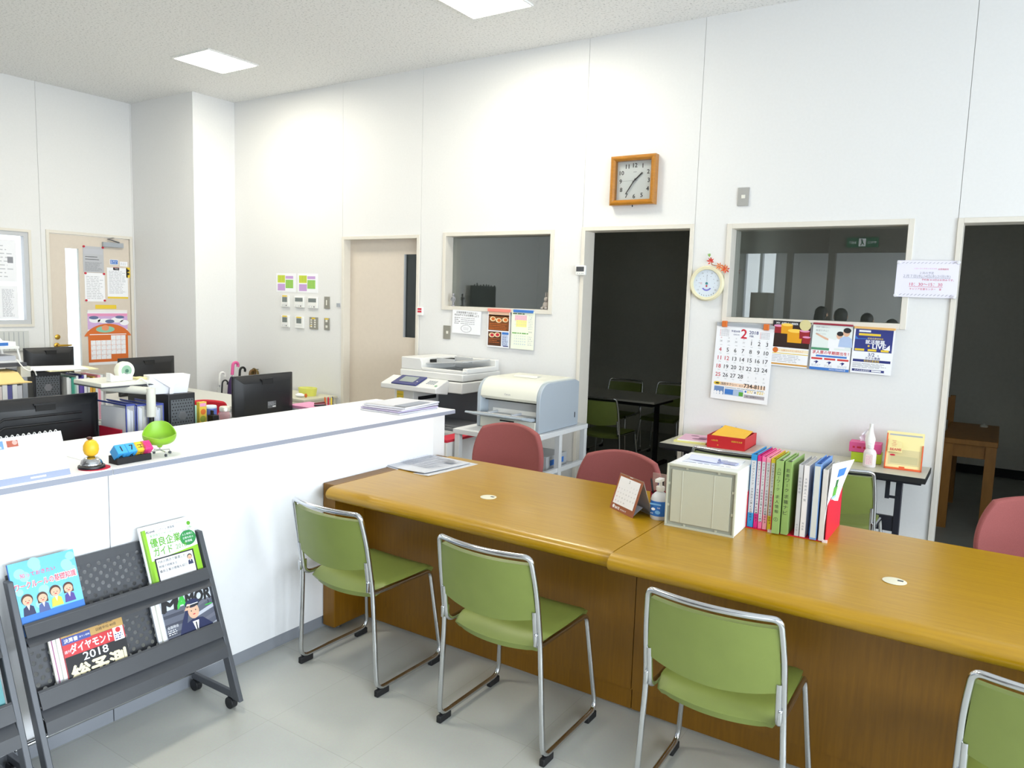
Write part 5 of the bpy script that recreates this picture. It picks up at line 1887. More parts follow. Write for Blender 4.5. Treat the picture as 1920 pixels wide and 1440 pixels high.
mb = MB(); mb.lathe([(.016, .12), (.018, .124), (.018, .14), (.008, .142), (.006, .165), (0, .166)], WHITE, n=20); mb.box(-.012, .012, -.035, .012, .163, .176, WHITE); mb.build('pump', t, bevel=.001)

# ---- pen stand
t = thing('pen_stand', 'red pen cup with a clear back plate beside the pump bottle', 'pen stand', (-1.205, 3.06, DZ))
CUP = mat('cup_crimson', (150, 22, 50), .35)
mb = MB(); mb.lathe([(0, 0), (.036, 0), (.04, .09), (.037, .09), (.033, .006), (0, .006)], CUP, n=24); mb.build('cup', t)
mb = MB(); mb.box(-.05, .06, .038, .041, .04, .165, clear_mat('acrylic_rose', (220, 190, 180), .35)); mb.build('back_plate', t)
for i, (x, y, dx, m, lab) in enumerate(((-.018, -.01, -.02, BLACK, 'black pen at the left of the red pen cup'), (-.004, .006, -.004, NAVY, 'navy pen standing upright in the red pen cup'), (.008, -.008, .01, BLACK, 'black pen in the middle of the red pen cup'), (.016, .008, .035, mat('pencil_ochre', (196, 150, 50), .5), 'ochre pencil leaning right in the red pen cup'))):
    mb = MB(); mb.tube([(x * .6, y, .008), (x + dx * .9, y, .14), (x + dx, y, .15)], [.0045, .0045, .002], m, 8)
    o = mb.build('pen', None, (-1.205, 3.06, DZ)); tag(o, lab, 'pen', 'pens in the red pen cup')

# ---- newspaper
t = thing('newspaper', 'folded grey newspaper lying on the left end of the wooden desk against the white counter', 'newspaper', (-2.59, 3.13, DZ + .001), R(-4))
NP = mat('newsprint', (206, 208, 214), .8)
NP2 = mat('newsprint_ink_grey', (160, 164, 178), .8)  # grey of the printed columns


def news(du, dv, w, h, z, curl):
    return lambda u, v: (du - w / 2 + w * u, dv - h / 2 + h * v, z + curl * (1 - v) ** 3 * .9 + .004 * math.sin(5 * u + 2) * (1 - v))


for i, (du, dv, w, h, z, cu, nm) in enumerate(((.03, .0, .36, .40, .0, .002, 'rear_section'), (-.01, -.01, .37, .36, .006, .004, 'front_section'))):
    mb = MB(); mb.grid(news(du, dv, w, h, z, cu), 12, 12, NP, .003)
    sec = mb.build(nm, t)
    Fn = Frame((du, dv, z + .0055 + (.002 if i else 0)), (1, 0, 0), (0, 1, 0))
    mb = MB()
    rd = random.Random(i + 3)
    for c in range(8):
        for r in range(9):
            u, v = -w * .45 + c * w * .113, h * .42 - r * h * .075
            mb.lines(Fn, u, v - h * .06, u + w * .1, v, 5, 0 if v > 0 else cu * (.5 - v / h) ** 3 + .001, NP2, .4, c * 9 + r)
    mb.rect(Fn, -w * .46, h * .3, -w * .3, h * .36, .0004, INKG); mb.rect(Fn, -.02, h * .36, .05, h * .39, .0004, INKG); mb.rect(Fn, .08, h * .2, .14, h * .34, .0004, INKG)
    mb.build('print', sec)

# ================================================================== MAGAZINE RACKS
RG = mat('rack_grey', (64, 66, 71), 0.42, noise=.02)
RGL = mat('rack_leg_grey', (80, 83, 89), 0.4, metal=.2)


def perforated():
    m = bpy.data.materials.new('perforated_steel')
    m.use_nodes = True
    nt = m.node_tree
    p = nt.nodes['Principled BSDF']
    p.inputs['Base Color'].default_value = S(62, 64, 70)
    p.inputs['Roughness'].default_value = .45
    L = nt.links.new
    N = nt.nodes.new
    tc = N('ShaderNodeTexCoord')
    masks = []
    for off in (0.0, 0.5):
        mp = N('ShaderNodeMapping')
        mp.inputs['Scale'].default_value = (0, 1 / .036, 1 / .036)
        mp.inputs['Location'].default_value = (0, off, off)
        fr = N('ShaderNodeVectorMath'); fr.operation = 'FRACTION'
        sb = N('ShaderNodeVectorMath'); sb.operation = 'SUBTRACT'
        sb.inputs[1].default_value = (0, .5, .5)
        ln = N('ShaderNodeVectorMath'); ln.operation = 'LENGTH'
        lt = N('ShaderNodeMath'); lt.operation = 'LESS_THAN'
        lt.inputs[1].default_value = .2
        L(tc.outputs['Object'], mp.inputs['Vector']); L(mp.outputs[0], fr.inputs[0]); L(fr.outputs[0], sb.inputs[0]); L(sb.outputs[0], ln.inputs[0]); L(ln.outputs['Value'], lt.inputs[0])
        masks.append(lt)
    mx = N('ShaderNodeMath'); mx.operation = 'MAXIMUM'
    L(masks[0].outputs[0], mx.inputs[0]); L(masks[1].outputs[0], mx.inputs[1])
    tr = N('ShaderNodeBsdfTransparent')
    ms = N('ShaderNodeMixShader')
    L(mx.outputs[0], ms.inputs['Fac']); L(p.outputs[0], ms.inputs[1]); L(tr.outputs[0], ms.inputs[2])
    L(ms.outputs[0], nt.nodes['Material Output'].inputs['Surface'])
    return m


PERF = perforated()
RLEAN = math.atan2(.24, .635)
HWR = .355


def legx(z):
    return .02 - .24 * (z - .045) / .635


def make_rack(label):
    t = thing('magazine_rack', label, 'magazine rack', (-2.41, 1.43, 0), 0, 'grey magazine racks in front of the white counter')
    for s in (-1, 1):
        y0, y1 = sorted((s * HWR, s * (HWR - .02)))
        mb = MB(); mb.prism([(.035, .045), (-.012, .045), (-.245, .685), (-.215, .685)], 1, y0, y1, RGL)
        lg = mb.build('leg', t, bevel=.003)
        mb = MB(); mb.box(-.28, .012, y0 + .0015, y1 - .0015, .047, .075, RGL); mb.build('base_bar', t, bevel=.003)
        for x in (-.26, -.03):
            mb = MB(); mb.box(x - .016, x + .016, (y0 + y1) / 2 - .006, (y0 + y1) / 2 + .006, .028, .046, BLACKM)
            mb.cyl((x, (y0 + y1) / 2 - .013, .024), (x, (y0 + y1) / 2 + .013, .024), .024, BLACK, n=18)
            mb.build('caster', t, bevel=.002)
    mb = MB(); mb.cyl((-.262, -HWR + .02, .082), (-.262, HWR - .02, .082), .008, CHROME, n=12); mb.build('lower_rod', t)
    yi = HWR - .021
    for tier, (zb, zt, pb, pt) in enumerate(((.512, .55, .484, .69), (.294, .347, .222, .47))):
        # lip: a folded channel in the plane of the legs
        lb, lt = legx(zb), legx(zt)
        prof = [(lt + .012, zt), (lt + .018, zt - .008), (lb + .020, zb), (lb - .0, zb - .004), (lb + .012, zb + .002), (lt + .006, zt - .006)]
        mb = MB(); mb.prism(prof, 1, -yi, yi, RG); tray = mb.build('tray_lip', t)
        mb = MB(); mb.prism([(lt + .0195, zt - .012), (lt + .016, zt - .004), (lt + .010, zt + .002), (lt + .004, zt - .004)], 1, -yi, yi, RG); mb.build('lip_fold', tray)
        # the shelf the magazines stand on, and the slanting flange below the lip
        mb = MB(); mb.prism([(legx(pb) - .052, pb - .004), (legx(pb) + .006, pb - .004), (legx(pb) + .006, pb), (legx(pb) - .052, pb)], 1, -yi, yi, RG); mb.build('shelf', t)
        fb = (.484, .257)[tier]
        mb = MB(); mb.prism([(lb - .004, zb - .003), (lb, zb - .002), (legx(fb) + .022, fb), (legx(fb) + .018, fb - .002)], 1, -yi, yi, RG); mb.build('flange', t)
        if tier:
            mb = MB(); mb.prism([(legx(.257) + .018, .255), (legx(.257) + .022, .257), (legx(.22) + .02, .218), (legx(.22) + .016, .218)], 1, -yi, yi, RG); mb.build('apron', t)
        L = (pt - pb) / math.cos(RLEAN)
        mb = MB(); mb.box(-.0008, .0008, -yi, yi, 0, L, PERF)
        mb.build('perforated_back', t, loc=(legx(pb) - .050, 0, pb), rot=(0, -RLEAN, 0))
        mb = MB(); mb.box(-.004, .004, -yi, yi, L - .03, L, RG); mb.build('top_rail', t, loc=(legx(pb) - .050, 0, pb), rot=(0, -RLEAN, 0))
    return t


rack = make_rack('grey two-tier magazine rack on casters holding four sets of magazines')
rk2 = copy_tree(rack)
rk2.location = (-2.41, .685, 0)
rk2['label'] = 'second grey magazine rack cut off by the left edge of the picture'

MAGW, MAGH = .208, .292


mat('cover_lime', (140, 196, 40), .35)
mat('cover_red', (200, 30, 40), .4)


def magazine(label, yc, tier, draw, thick=.006, back=0, w=MAGW, h=None, spine=None, group='magazines on the rack', rackx=-2.41, tilt=0):
    """back: how far it stands behind the front copy."""
    h = h or (.262, .274)[tier]
    zb = (.4885, .2265)[tier]
    x0 = rackx + legx(zb) - .006 - back * math.cos(RLEAN)
    t = thing('magazine', label, 'magazine', (x0, yc, zb + back * math.sin(RLEAN) * 0), R(90), group)
    t.rotation_euler = (-RLEAN, R(tilt), R(90))
    mb = MB(); mb.box(-w / 2 + .0005, w / 2 - .001, .0006, thick, .001, h - .001, PAPERW); mb.build('pages', t)
    mb = MB(); mb.box(-w / 2, w / 2, -.0002, .0006, 0, h, PAPER); mb.box(-w / 2 - .0006, -w / 2, -.0002, thick, 0, h, spine or PAPER)
    if draw:
        draw(mb, w, h, .0005)
    mb.build('cover', t)
    return t


SUIT = mat('print_suit', (50, 56, 90), .6)


def toon(mb, u, v, s, d, suit, hair, longhair=False):
    mb.poly(F0, [(u - .55 * s, v), (u + .55 * s, v), (u + .45 * s, v + .75 * s), (u + .15 * s, v + .95 * s), (u - .15 * s, v + .95 * s), (u - .45 * s, v + .75 * s)], d, suit)
    mb.poly(F0, [(u - .14 * s, v + .95 * s), (u + .14 * s, v + .95 * s), (u, v + .45 * s)], d + .0002, PAPER)
    mb.disc(F0, u, v + 1.5 * s, .52 * s, d + .0004, hair, ry=.55 * s)
    if longhair:
        mb.rect(F0, u - .5 * s, v + .95 * s, u + .5 * s, v + 1.5 * s, d + .0003, hair)
    mb.disc(F0, u, v + 1.38 * s, .43 * s, d + .0006, SKIN, ry=.44 * s)
    for q in (-.15, .15):
        mb.disc(F0, u + q * s, v + 1.38 * s, .045 * s, d + .0008, INK, n=8)
    mb.disc(F0, u, v + 1.2 * s, .12 * s, d + .0008, RED, ry=.05 * s, n=10)


def c_blue(mb, w, h, d):
    SKY, SKYD = mat('cover_sky', (104, 190, 226), .35), mat('cover_pale_sky', (150, 214, 238), .35)
    mb.rect(F0, -w / 2, 0, w / 2, h, d, SKY)
    rd = random.Random(2)
    for k in range(16):
        mb.disc(F0, rd.uniform(-.09, .09), rd.uniform(.09, .25), rd.uniform(.008, .02), d + .0002 + k * .00002, SKYD)
    mb.text(F0, '知っておきたい', -.02, .215, d + .0008, mat('cover_pink', (230, 90, 130), .5), w=.11, bold=.02, al='c')
    mb.text(F0, 'ワークルールの基礎知識', 0, .182, d + .0007, PAPER, w=.198, h=.026, bold=.08)
    mb.text(F0, 'ワークルールの基礎知識', 0, .182, d + .0010, mat('cover_rose_red', (226, 60, 90), .5), w=.192, h=.022, bold=.02)
    for u, v, s, m, lh in ((-.068, .085, .034, SUIT, False), (-.022, .083, .032, mat('print_blue_suit', (80, 96, 150), .6), True), (.02, .089, .034, mat('print_lime_suit', (206, 214, 80), .6), False), (.062, .091, .032, mat('print_purple_suit', (84, 70, 150), .6), True)):
        toon(mb, u, v, s, d + .0012, m, mat('hair_brown', (84, 56, 44), .6), lh)
    mb.rect(F0, -w / 2, 0, w / 2, .085, d + .0011, PBLUE)


def c_green(mb, w, h, d):
    G1, G2 = mat('cover_lime', (140, 196, 40), .35), mat('cover_leaf', (96, 170, 40), .35)
    mb.rect(F0, -w / 2, 0, w / 2, h, d, PAPER)
    mb.rect(F0, -w / 2, 0, -w / 2 + .012, h, d + .0002, G1)
    mb.poly(F0, [(-w / 2, 0), (w / 2, 0), (w / 2, .16), (-w / 2, .14)], d + .0002, G1)
    mb.text(F0, 'ALevel', -.075, .252, d + .0006, INK, w=.035, bold=.03); mb.text(F0, 'リクール 青森版', -.01, .252, d + .0006, INK, w=.07)
    mb.text(F0, '東京商工リサーチの', -.03, .235, d + .0006, G2, w=.1)
    mb.text(F0, '優良企業', -.022, .208, d + .0006, G2, w=.125, h=.034, bold=.03)
    mb.text(F0, 'ガイド', -.04, .172, d + .0006, G2, w=.075, h=.032, bold=.03)
    mb.text(F0, '2018', .035, .172, d + .0006, G2, w=.045, h=.018)
    mb.disc(F0, .07, .195, .034, d + .0004, mat('badge_green', (40, 140, 70), .4), ry=.03)
    for i, s in enumerate(('人と地域と', '企業を結ぶ', '新情報')):
        mb.text(F0, s, .07, .21 - i * .014, d + .0007, PAPER, w=.046 if i < 2 else .03)
    mb.rect(F0, -.082, .03, .08, .148, d + .0004, INK)
    mb.rect(F0, -.076, .036, .074, .143, d + .0006, PAPER)
    for i, s in enumerate(('TSRの視点で厳選した', '地域の特徴ある', '優良企業の情報を紹介')):
        mb.text(F0, s, -.072, .132 - i * .018, d + .0009, INK, w=(.115, .075, .115)[i], al='l', bold=.01)
    toon(mb, .058, .092, .02, d + .001, SUIT, INK)
    mb.disc(F0, .085, .25, .008, d + .0006, G2); mb.text(F0, 'U&i', .085, .235, d + .0006, G2, h=.009)
    mb.lines(F0, .05, .222, .09, .23, 2, d + .0006, INKG, .4, 5)


def c_diamond(mb, w, h, d):
    GO, RB = mat('cover_gold', (190, 150, 80), .4), mat('cover_red', (200, 30, 40), .4)
    mb.rect(F0, -w / 2, 0, w / 2, h, d, INK)
    mb.rect(F0, -w / 2, .236, w / 2, h, d + .0002, GO)
    mb.rect(F0, -w / 2, .234, -.01, .258, d + .0004, mat('cover_blue', (50, 70, 150), .4))
    mb.text(F0, '決算書', -.075, .246, d + .0007, PAPER, w=.045, bold=.03); mb.text(F0, '楽ヤン戦略', -.03, .246, d + .0007, PAPER, w=.035)
    mb.text(F0, '読者が選ぶ', -.06, .266, d + .0007, INK, w=.05)
    mb.text(F0, '日経平均 40倍', .045, .25, d + .0007, INK, w=.07); mb.text(F0, '国際企業', .045, .266, d + .0007, INK, w=.05)
    mb.rect(F0, -w / 2, .193, w / 2, .235, d + .0003, RB)
    mb.text(F0, '週刊', -.092, .21, d + .0007, PAPER, h=.01); mb.text(F0, 'ダイヤモンド', -.012, .214, d + .0007, PAPER, w=.142, h=.03, bold=.05)
    mb.rect(F0, .064, .19, .1, .236, d + .0005, PAPER); mb.disc(F0, .082, .226, .009, d + .0007, RB); mb.lines(F0, .068, .193, .098, .215, 3, d + .0007, NAVY, .5, 3)
    mb.text(F0, '2018', -.005, .178, d + .0005, PAPER, w=.085, h=.026, bold=.02)
    CR = mat('cover_cream', (244, 232, 190), .4)
    mb.text(F0, '総予測', .0, .128, d + .0005, CR, w=.185, h=.062, bold=.06)
    mb.lines(F0, -w * .4, .03, w * .4, .08, 3, d + .0005, CR, .3, 9)


def c_mamor(mb, w, h, d):
    mb.rect(F0, -w / 2, 0, w / 2, h, d, mat('cover_slate', (92, 96, 112), .35))
    rd = random.Random(5)
    for k in range(7):
        v = .03 + k * .034
        mb.poly(F0, [(.01, v - .0), (w / 2, v + .02), (w / 2, v + .034), (.01, v + .012)], d + .0002, mat('cover_pale_stripe', (190, 194, 206), .35) if k % 2 == 0 else mat('cover_mid_stripe', (110, 112, 126), .35))
        mb.rect(F0, -w / 2, v, -.02, v + .012, d + .0002, mat('cover_dark_stripe', (60, 64, 80), .35))
    mb.rect(F0, -w / 2, .228, w / 2, h, d + .0003, mat('cover_pale_top', (206, 214, 224), .35))
    for s, u, ww, m in (('M', -.068, .058, INK), ('A', -.02, .04, mat('cover_bright_green', (60, 190, 70), .35)), ('MOR', .05, .105, INK)):
        mb.text(F0, s, u, .245, d + .0007, m, w=ww, h=.042, bold=.09, shear=.15)
    mb.text(F0, '3', .085, .212, d + .0007, INK, h=.014); mb.rect(F0, .07, .2, .1, .204, d + .0007, mat('cover_bright_green', (60, 190, 70), .35))
    U = mat('uniform_navy', (24, 34, 78), .5)
    mb.poly(F0, [(-.075, 0.058), (.09, 0.058), (.085, 0.128), (.05, 0.163), (.015, 0.170), (-.02, 0.158), (-.06, 0.118)], d + .0008, U)
    mb.poly(F0, [(-.07, 0.088), (-.035, 0.168), (-.01, 0.213), (.0, 0.206), (-.015, 0.163), (-.03, 0.108)], d + .0010, U)
    mb.poly(F0, [(-.018, 0.206), (-.002, 0.228), (.012, 0.224), (.0, 0.204)], d + .0014, SKIN)
    mb.poly(F0, [(.005, 0.158), (.032, 0.158), (.018, 0.103)], d + .0011, PAPER); mb.rect(F0, .016, .105, .021, .153, d + .0013, INK)
    mb.disc(F0, .018, .196, .023, d + .0011, SKIN, ry=.029)
    mb.disc(F0, .018, .226, .03, d + .0013, U, ry=.016); mb.rect(F0, -.008, .213, .044, .22, d + .0014, INK); mb.rect(F0, -.006, .221, .042, .224, d + .0015, PAPER)
    for q in (.009, .027):
        mb.disc(F0, q, .198, .0025, d + .0014, INK, n=8)
    mb.disc(F0, .018, .184, .006, d + .0014, RED, ry=.002, n=10)
    mb.text(F0, '全国発信', -.075, .165, d + .0008, PAPER, w=.045); mb.lines(F0, -.098, .135, -.055, .157, 3, d + .0008, PAPER, .4, 4)


magazine('pale blue booklet with four cartoon workers, upper tier left end', 1.195, 0, c_blue, .008, spine=PBLUE)
magazine('green and white company guide standing in the upper tier, right end', 1.655, 0, c_green, .012, spine=mat('cover_lime', (0, 0, 0)))
magazine('white-edged book right behind the green company guide', 1.648, 0, None, .006, .0135, h=.272)
magazine('black and red weekly magazine with big white lettering, lower tier', 1.305, 1, c_diamond, .006, spine=mat('cover_red', (0, 0, 0)))
for i, (dy, lab) in enumerate(((-.012, 'magazine edge directly behind the black and red weekly'), (-.022, 'magazine edge second behind the black and red weekly'), (-.03, 'rearmost magazine edge behind the black and red weekly'))):
    magazine(lab, 1.305 + dy, 1, None, .007, .0075 + .0082 * i, h=.275 + .002 * i, spine=(PAPERW, PPINK, PAPERW)[i])
magazine('slate magazine with a saluting person in navy uniform, lower tier right end', 1.66, 1, c_mamor, .005)
for i, (dy, lab) in enumerate(((-.014, 'magazine edge directly behind the slate magazine with the saluting person'), (-.028, 'rearmost magazine edge behind the slate magazine with the saluting person'))):
    magazine(lab, 1.66 + dy, 1, None, .009, .0065 + .0105 * i, spine=(PAPERW, INKL)[i])


def c_teal(mb, w, h, d):
    mb.rect(F0, -w / 2, 0, w / 2, h, d, mat('cover_teal', (40, 130, 136), .35))
    mb.rect(F0, w * .3, .1, w * .42, .13, d + .0003, mat('cover_pale_teal', (160, 214, 214), .35))


magazine('teal magazine on the second rack at the left edge of the picture', .905, 1, c_teal, .006)

# ================================================================== OFFICE BEHIND THE COUNTER
DT = mat('office_desk_top', (200, 200, 194), 0.45)
DL = mat('office_desk_steel', (176, 178, 178), 0.5)


def office_desk(label, x0, x1, y0, y1):
    t = thing('office_desk', label, 'desk', (x0, y0, 0), 0, 'grey office desks')
    W, D = x1 - x0, y1 - y0
    mb = MB(); mb.box(0, W, 0, D, .675, .70, DT); mb.build('desktop', t, bevel=.003)
    for y in (.02, D - .04):
        mb = MB(); mb.box(.05, W - .02, y, y + .02, 0, .675, DL); mb.build('side_panel', t)
    mb = MB(); mb.box(W - .04, W - .02, .04, D - .04, .2, .675, DL); mb.build('modesty_panel', t)
    mb = MB(); mb.box(.08, W - .1, .045, .44, .08, .67, DL); dr = mb.build('drawer_pedestal', t)
    for z in (.28, .48):
        mb = MB(); mb.box(.075, .08, .06, .42, z, z + .015, DGREY); mb.build('drawer_grip', dr)


office_desk('grey office desk right behind the white counter, left one', -4.3, -3.36, .75, 2.02)
office_desk('grey office desk right behind the white counter, right one', -4.3, -3.36, 2.03, 3.75)
office_desk('grey office desk in the second row, left one', -6.6, -5.25, 1.2, 2.8)
office_desk('grey office desk in the second row, right one', -6.6, -5.25, 2.82, 4.3)
office_desk('grey office desk in the far row below the left window', -7.85, -7.0, 2.4, 3.9)


def monitor(label, x, y, ztop, w, h, rz=90, ridge=False, sticker=False, base=.70, tiltx=0):
    """Screen towards local +y, back towards local -y."""
    t = thing('monitor', label, 'monitor', (x, y, base), R(rz), 'black computer monitors seen from behind')
    zt = ztop - base
    mb = MB(); mb.box(-w / 2, w / 2, 0, .022, zt - h, zt, BLACK); sc = mb.build('screen_frame', t, bevel=.004)
    mb = MB(); mb.box(-w / 2 + .012, w / 2 - .012, .0215, .0235, zt - h + .014, zt - .012, mat('screen_dark', (16, 18, 22), .15)); mb.build('screen', sc)
    a, b = w / 2 - .004, w / 2 - .055
    z0, z1, y1, y2 = zt - h + .006, zt - .004, zt - h + .05, zt - .05
    vs = [(-a, 0, z0), (a, 0, z0), (a, 0, z1), (-a, 0, z1), (-b, -.032, y1), (b, -.032, y1), (b, -.032, y2), (-b, -.032, y2)]
    mb = MB(); mb.add(vs, [(0, 1, 5, 4), (1, 2, 6, 5), (2, 3, 7, 6), (3, 0, 4, 7), (4, 5, 6, 7), (3, 2, 1, 0)], BLACK)
    bk = mb.build('rear_shell', t, bevel=.003)
    mb = MB(); mb.box(-.045, .045, -.036, -.012, zt - .062, zt - .034, BLACKM); mb.box(-.05, .05, -.03, -.012, zt - .034, zt - .026, BLACK); mb.build('vent_recess', bk)
    if ridge:
        for z in (zt - .085, zt - .125):
            mb = MB(); mb.tube([(-b, -.034, z - .02), (-b + .03, -.038, z), (b - .05, -.038, z)], .006, BLACK, 8); mb.build('ridge', bk)
    if sticker:
        mb = MB(); mb.box(-.0, .07, -.0335, -.032, zt - .225, zt - .18, mat('sticker_grey', (96, 98, 102), .5)); mb.box(.04, .066, -.0342, -.0335, zt - .219, zt - .213, PAPER); mb.lines(Frame((0, -.0338, zt - .225)), .004, .018, .066, .042, 4, 0, INKL, .3, 3); mb.build('rating_label', bk)
    mb = MB(); mb.box(-.04, .04, -.02, .015, .0, zt - h + .08, BLACK); mb.build('stand_column', t, bevel=.003)
    mb = MB(); mb.box(-.12, .12, -.11, .1, 0, .015, BLACK); mb.build('stand_base', t, bevel=.004)
    return t


monitor('large black monitor seen from behind at the left edge, just over the counter', -3.87, 1.775, 1.105, .54, .36, 90, ridge=True)
monitor('black monitor seen from behind near the grey cabinet, with a rating label', -4.08, 3.25, 1.10, .49, .36, 92, sticker=True)
monitor('black monitor seen from behind below the orange calendar, behind the tape dispenser', -6.25, 3.74, 1.042, .52, .33, 92)
monitor('black monitor seen from behind in front of the beige door, beside the white paper rack', -7.45, 3.5, 1.062, .44, .33, 90)


def tower(label, x, y, w, d, h):
    """Rear grille faces +x."""
    t = thing('computer_tower', label, 'computer', (x, y, .70), 0, 'black computer towers on the desks')
    mb = MB(); mb.box(-d, 0, 0, w, 0, h, BLACK); c = mb.build('case', t, bevel=.003)
    mb = MB(); mb.box(-.001, .004, .012, w - .012, h * .42, h - .03, mat('grille_grey', (96, 100, 104), .5, metal=.5)); gr = mb.build('rear_grille', t)
    Fg = Frame((.0045, 0, 0), (0, 1, 0), (0, 0, 1))
    mb = MB()
    for r in range(12):
        for c in range(8):
            u = .02 + c * (w - .04) / 7.5 + (.006 if r % 2 else 0)
            v = h * .45 + r * (h * .5) / 12
            if (u - w / 2) ** 2 + (v - h * .7) ** 2 > .03 ** 2 and u < w - .016:
                mb.disc(Fg, u, v, .0042, 0, SLOT, n=6)
    mb.disc(Fg, w / 2, h * .7, .026, .0003, STEEL, n=6)
    mb.build('grille_holes', gr)
    mb = MB(); mb.box(-.001, .003, .02, w - .03, .05, h * .36, mat('port_plate', (120, 128, 130), .4, metal=.6)); mb.build('port_plate', t)
    mb = MB()
    for k in range(5):
        mb.box(.003, .006, .03, w - .05, .06 + k * .018, .068 + k * .018, SLOT)
    mb.build('card_slot', t)


tower('black computer tower with round rear grille beside the clear file cases, under the white box', -3.62, 2.275, .155, .38, .395)
tower('black computer tower with round rear grille in the second row, left of the coloured files', -5.4, 2.43, .175, .4, .36)

# white card box standing on the near tower
t = thing('envelope_box', 'folded white paper box standing on the near computer tower', 'paper box', (-3.66, 2.30, 1.0955), R(78))
mb = MB(); mb.add([(-.1, 0, 0), (.1, 0, 0), (.105, -.03, .1), (-.1, -.03, .1), (-.1, .08, 0), (.1, .08, 0), (.1, .06, .1), (-.1, .06, .1)], [(0, 1, 2, 3), (5, 4, 7, 6), (4, 0, 3, 7), (1, 5, 6, 2), (3, 2, 6, 7), (0, 4, 5, 1)], PAPER); mb.build('sheet_body', t)
mb = MB(); mb.add([(-.095, -.031, .1), (.0, -.036, .035), (.1, -.031, .1)], [(0, 1, 2)], PAPER); mb.add([(.0, -.0185, .0), (.02, -.0205, .0), (.02, -.034, .06), (.0, -.032, .06)], [(0, 1, 2, 3)], PAPER); mb.build('folded_flap', t)

# desk shelf on a post with the tape dispenser
SHW = mat('shelf_ivory', (214, 214, 204), .45)
t = thing('desk_shelf', 'ivory raised shelf on a post beside the near computer tower', 'shelf', (-3.72, 2.09, .70))
mb = MB(); mb.box(-.2, .06, -.14, .14, .455, .475, SHW); mb.box(-.2, .06, -.14, .14, .448, .455, DGREY); mb.build('shelf_board', t, bevel=.003)
mb = MB(); mb.tube([(-.08, -.06, .438), (.15, .06, .43)], .02, SHW, 10); mb.build('support_arm', t)
mb = MB(); mb.cyl((.15, .06, .30), (.15, .06, .445), .022, SHW, n=18); mb.build('post_sleeve', t)
mb = MB(); mb.cyl((.15, .06, .0), (.15, .06, .31), .013, BLACK, n=14); mb.build('post', t)
mb = MB(); mb.box(.11, .19, .02, .10, .0, .012, BLACK); mb.build('post_clamp', t)
mb = MB(); mb.tube([(.062, .03, .47), (.085, .05, .49), (.09, .075, .47), (.075, .09, .45), (.062, .1, .44)], .0035, WHITE, 8); mb.build('cable', t)
t = thing('tape_dispenser', 'white tape dispenser with a green reel hub on the ivory shelf', 'tape dispenser', (-3.72, 2.09, 1.1755), R(95))
mb = MB(); mb.prism([(-.075, 0), (.045, 0), (.045, .03), (.0, .045), (-.04, .02), (-.06, .035), (-.075, .045)], 1, -.02, .02, WHITE); mb.build('body', t, bevel=.003)
mb = MB(); mb.lathe([(.028, -.018), (.044, -.018), (.046, -.012), (.046, .012), (.044, .018), (.028, .018)], mat('tape_ivory', (232, 232, 214), .35), n=28); mb.build('tape_reel', t, loc=(.012, 0, .05), rot=(R(90), 0, 0))
mb = MB(); mb.lathe([(0, -.02), (.018, -.02), (.028, -.019), (.028, .019), (.018, .02), (0, .02)], mat('hub_green', (140, 176, 150), .4), n=20); mb.lathe([(0, .0195), (.009, .0195), (.009, .023), (0, .023)], mat('hub_dark_green', (60, 110, 90), .4), n=12); mb.build('reel_hub', t, loc=(.012, 0, .05), rot=(R(90), 0, 0))
t = thing('note_pad', 'thin cream memo pad lying right of the tape dispenser on the ivory shelf', 'note pad', (-3.73, 2.19, 1.1755), R(8))
mb = MB(); mb.box(-.04, .04, -.03, .03, 0, .008, mat('pad_cream', (228, 216, 160), .7)); mb.build('pages', t)

# clear file cases with blue edges
CLR = clear_mat('case_clear', (226, 230, 238), .16, .2)
CB = mat('case_blue_edge', (62, 76, 158), .4)
for i, (y0, y1, lab) in enumerate(((2.035, 2.085, 'clear file case with blue edges beside the large left monitor'), (2.09, 2.155, 'clear file case with blue edges, middle of three, crammed with papers'), (2.16, 2.235, 'clear file case with blue edges next to the near computer tower'))):
    t = thing('file_case', lab, 'file case', (-3.60, y0, .70), 0, 'clear file cases on the near desk')
    D, h, w = .26, .365 - .006 * i, y1 - y0
    mb = MB()
    for y in (0, w - .0015):
        mb.box(-D, 0, y, y + .0015, 0, h, CLR)
    mb.box(-.0015, 0, 0, w, 0, h, CLR)
    mb.build('clear_shell', t)
    mb = MB()
    for y in (0.0, w - .004):
        mb.box(-D, .001, y, y + .004, h - .004, h + .004, CB); mb.box(-.004, .002, y, y + .004, 0, h, CB)
    mb.box(-.004, .002, 0, w, h - .004, h + .004, CB); mb.box(-D, .001, 0, w, 0, .004, CB)
    mb.build('blue_edging', t)
    rd = random.Random(i)
    n = int(w / .012)
    for k in range(n):
        m = (PAPER, PAPERW, mat('folder_clear_grey', (196, 200, 208), .5), PAPER, mat('folder_pale_blue', (190, 206, 226), .5))[rd.randrange(5)] if k != 1 else PAPER
        mb = MB(); mb.box(-D + .02, -.006 - rd.uniform(0, .012), .006 + k * (w - .012) / n, .006 + (k + .86) * (w - .012) / n, .005, h - rd.uniform(.01, .035), m); mb.build('paper_sheaf', t)
t = thing('pink_strip', 'crimson folder edge between the large left monitor and the clear file cases', 'folder', (-3.63, 2.024, .70))
mb = MB(); mb.box(-.2, 0, 0, .008, 0, .24, mat('folder_crimson', (190, 30, 60), .5)); mb.build('cover', t)

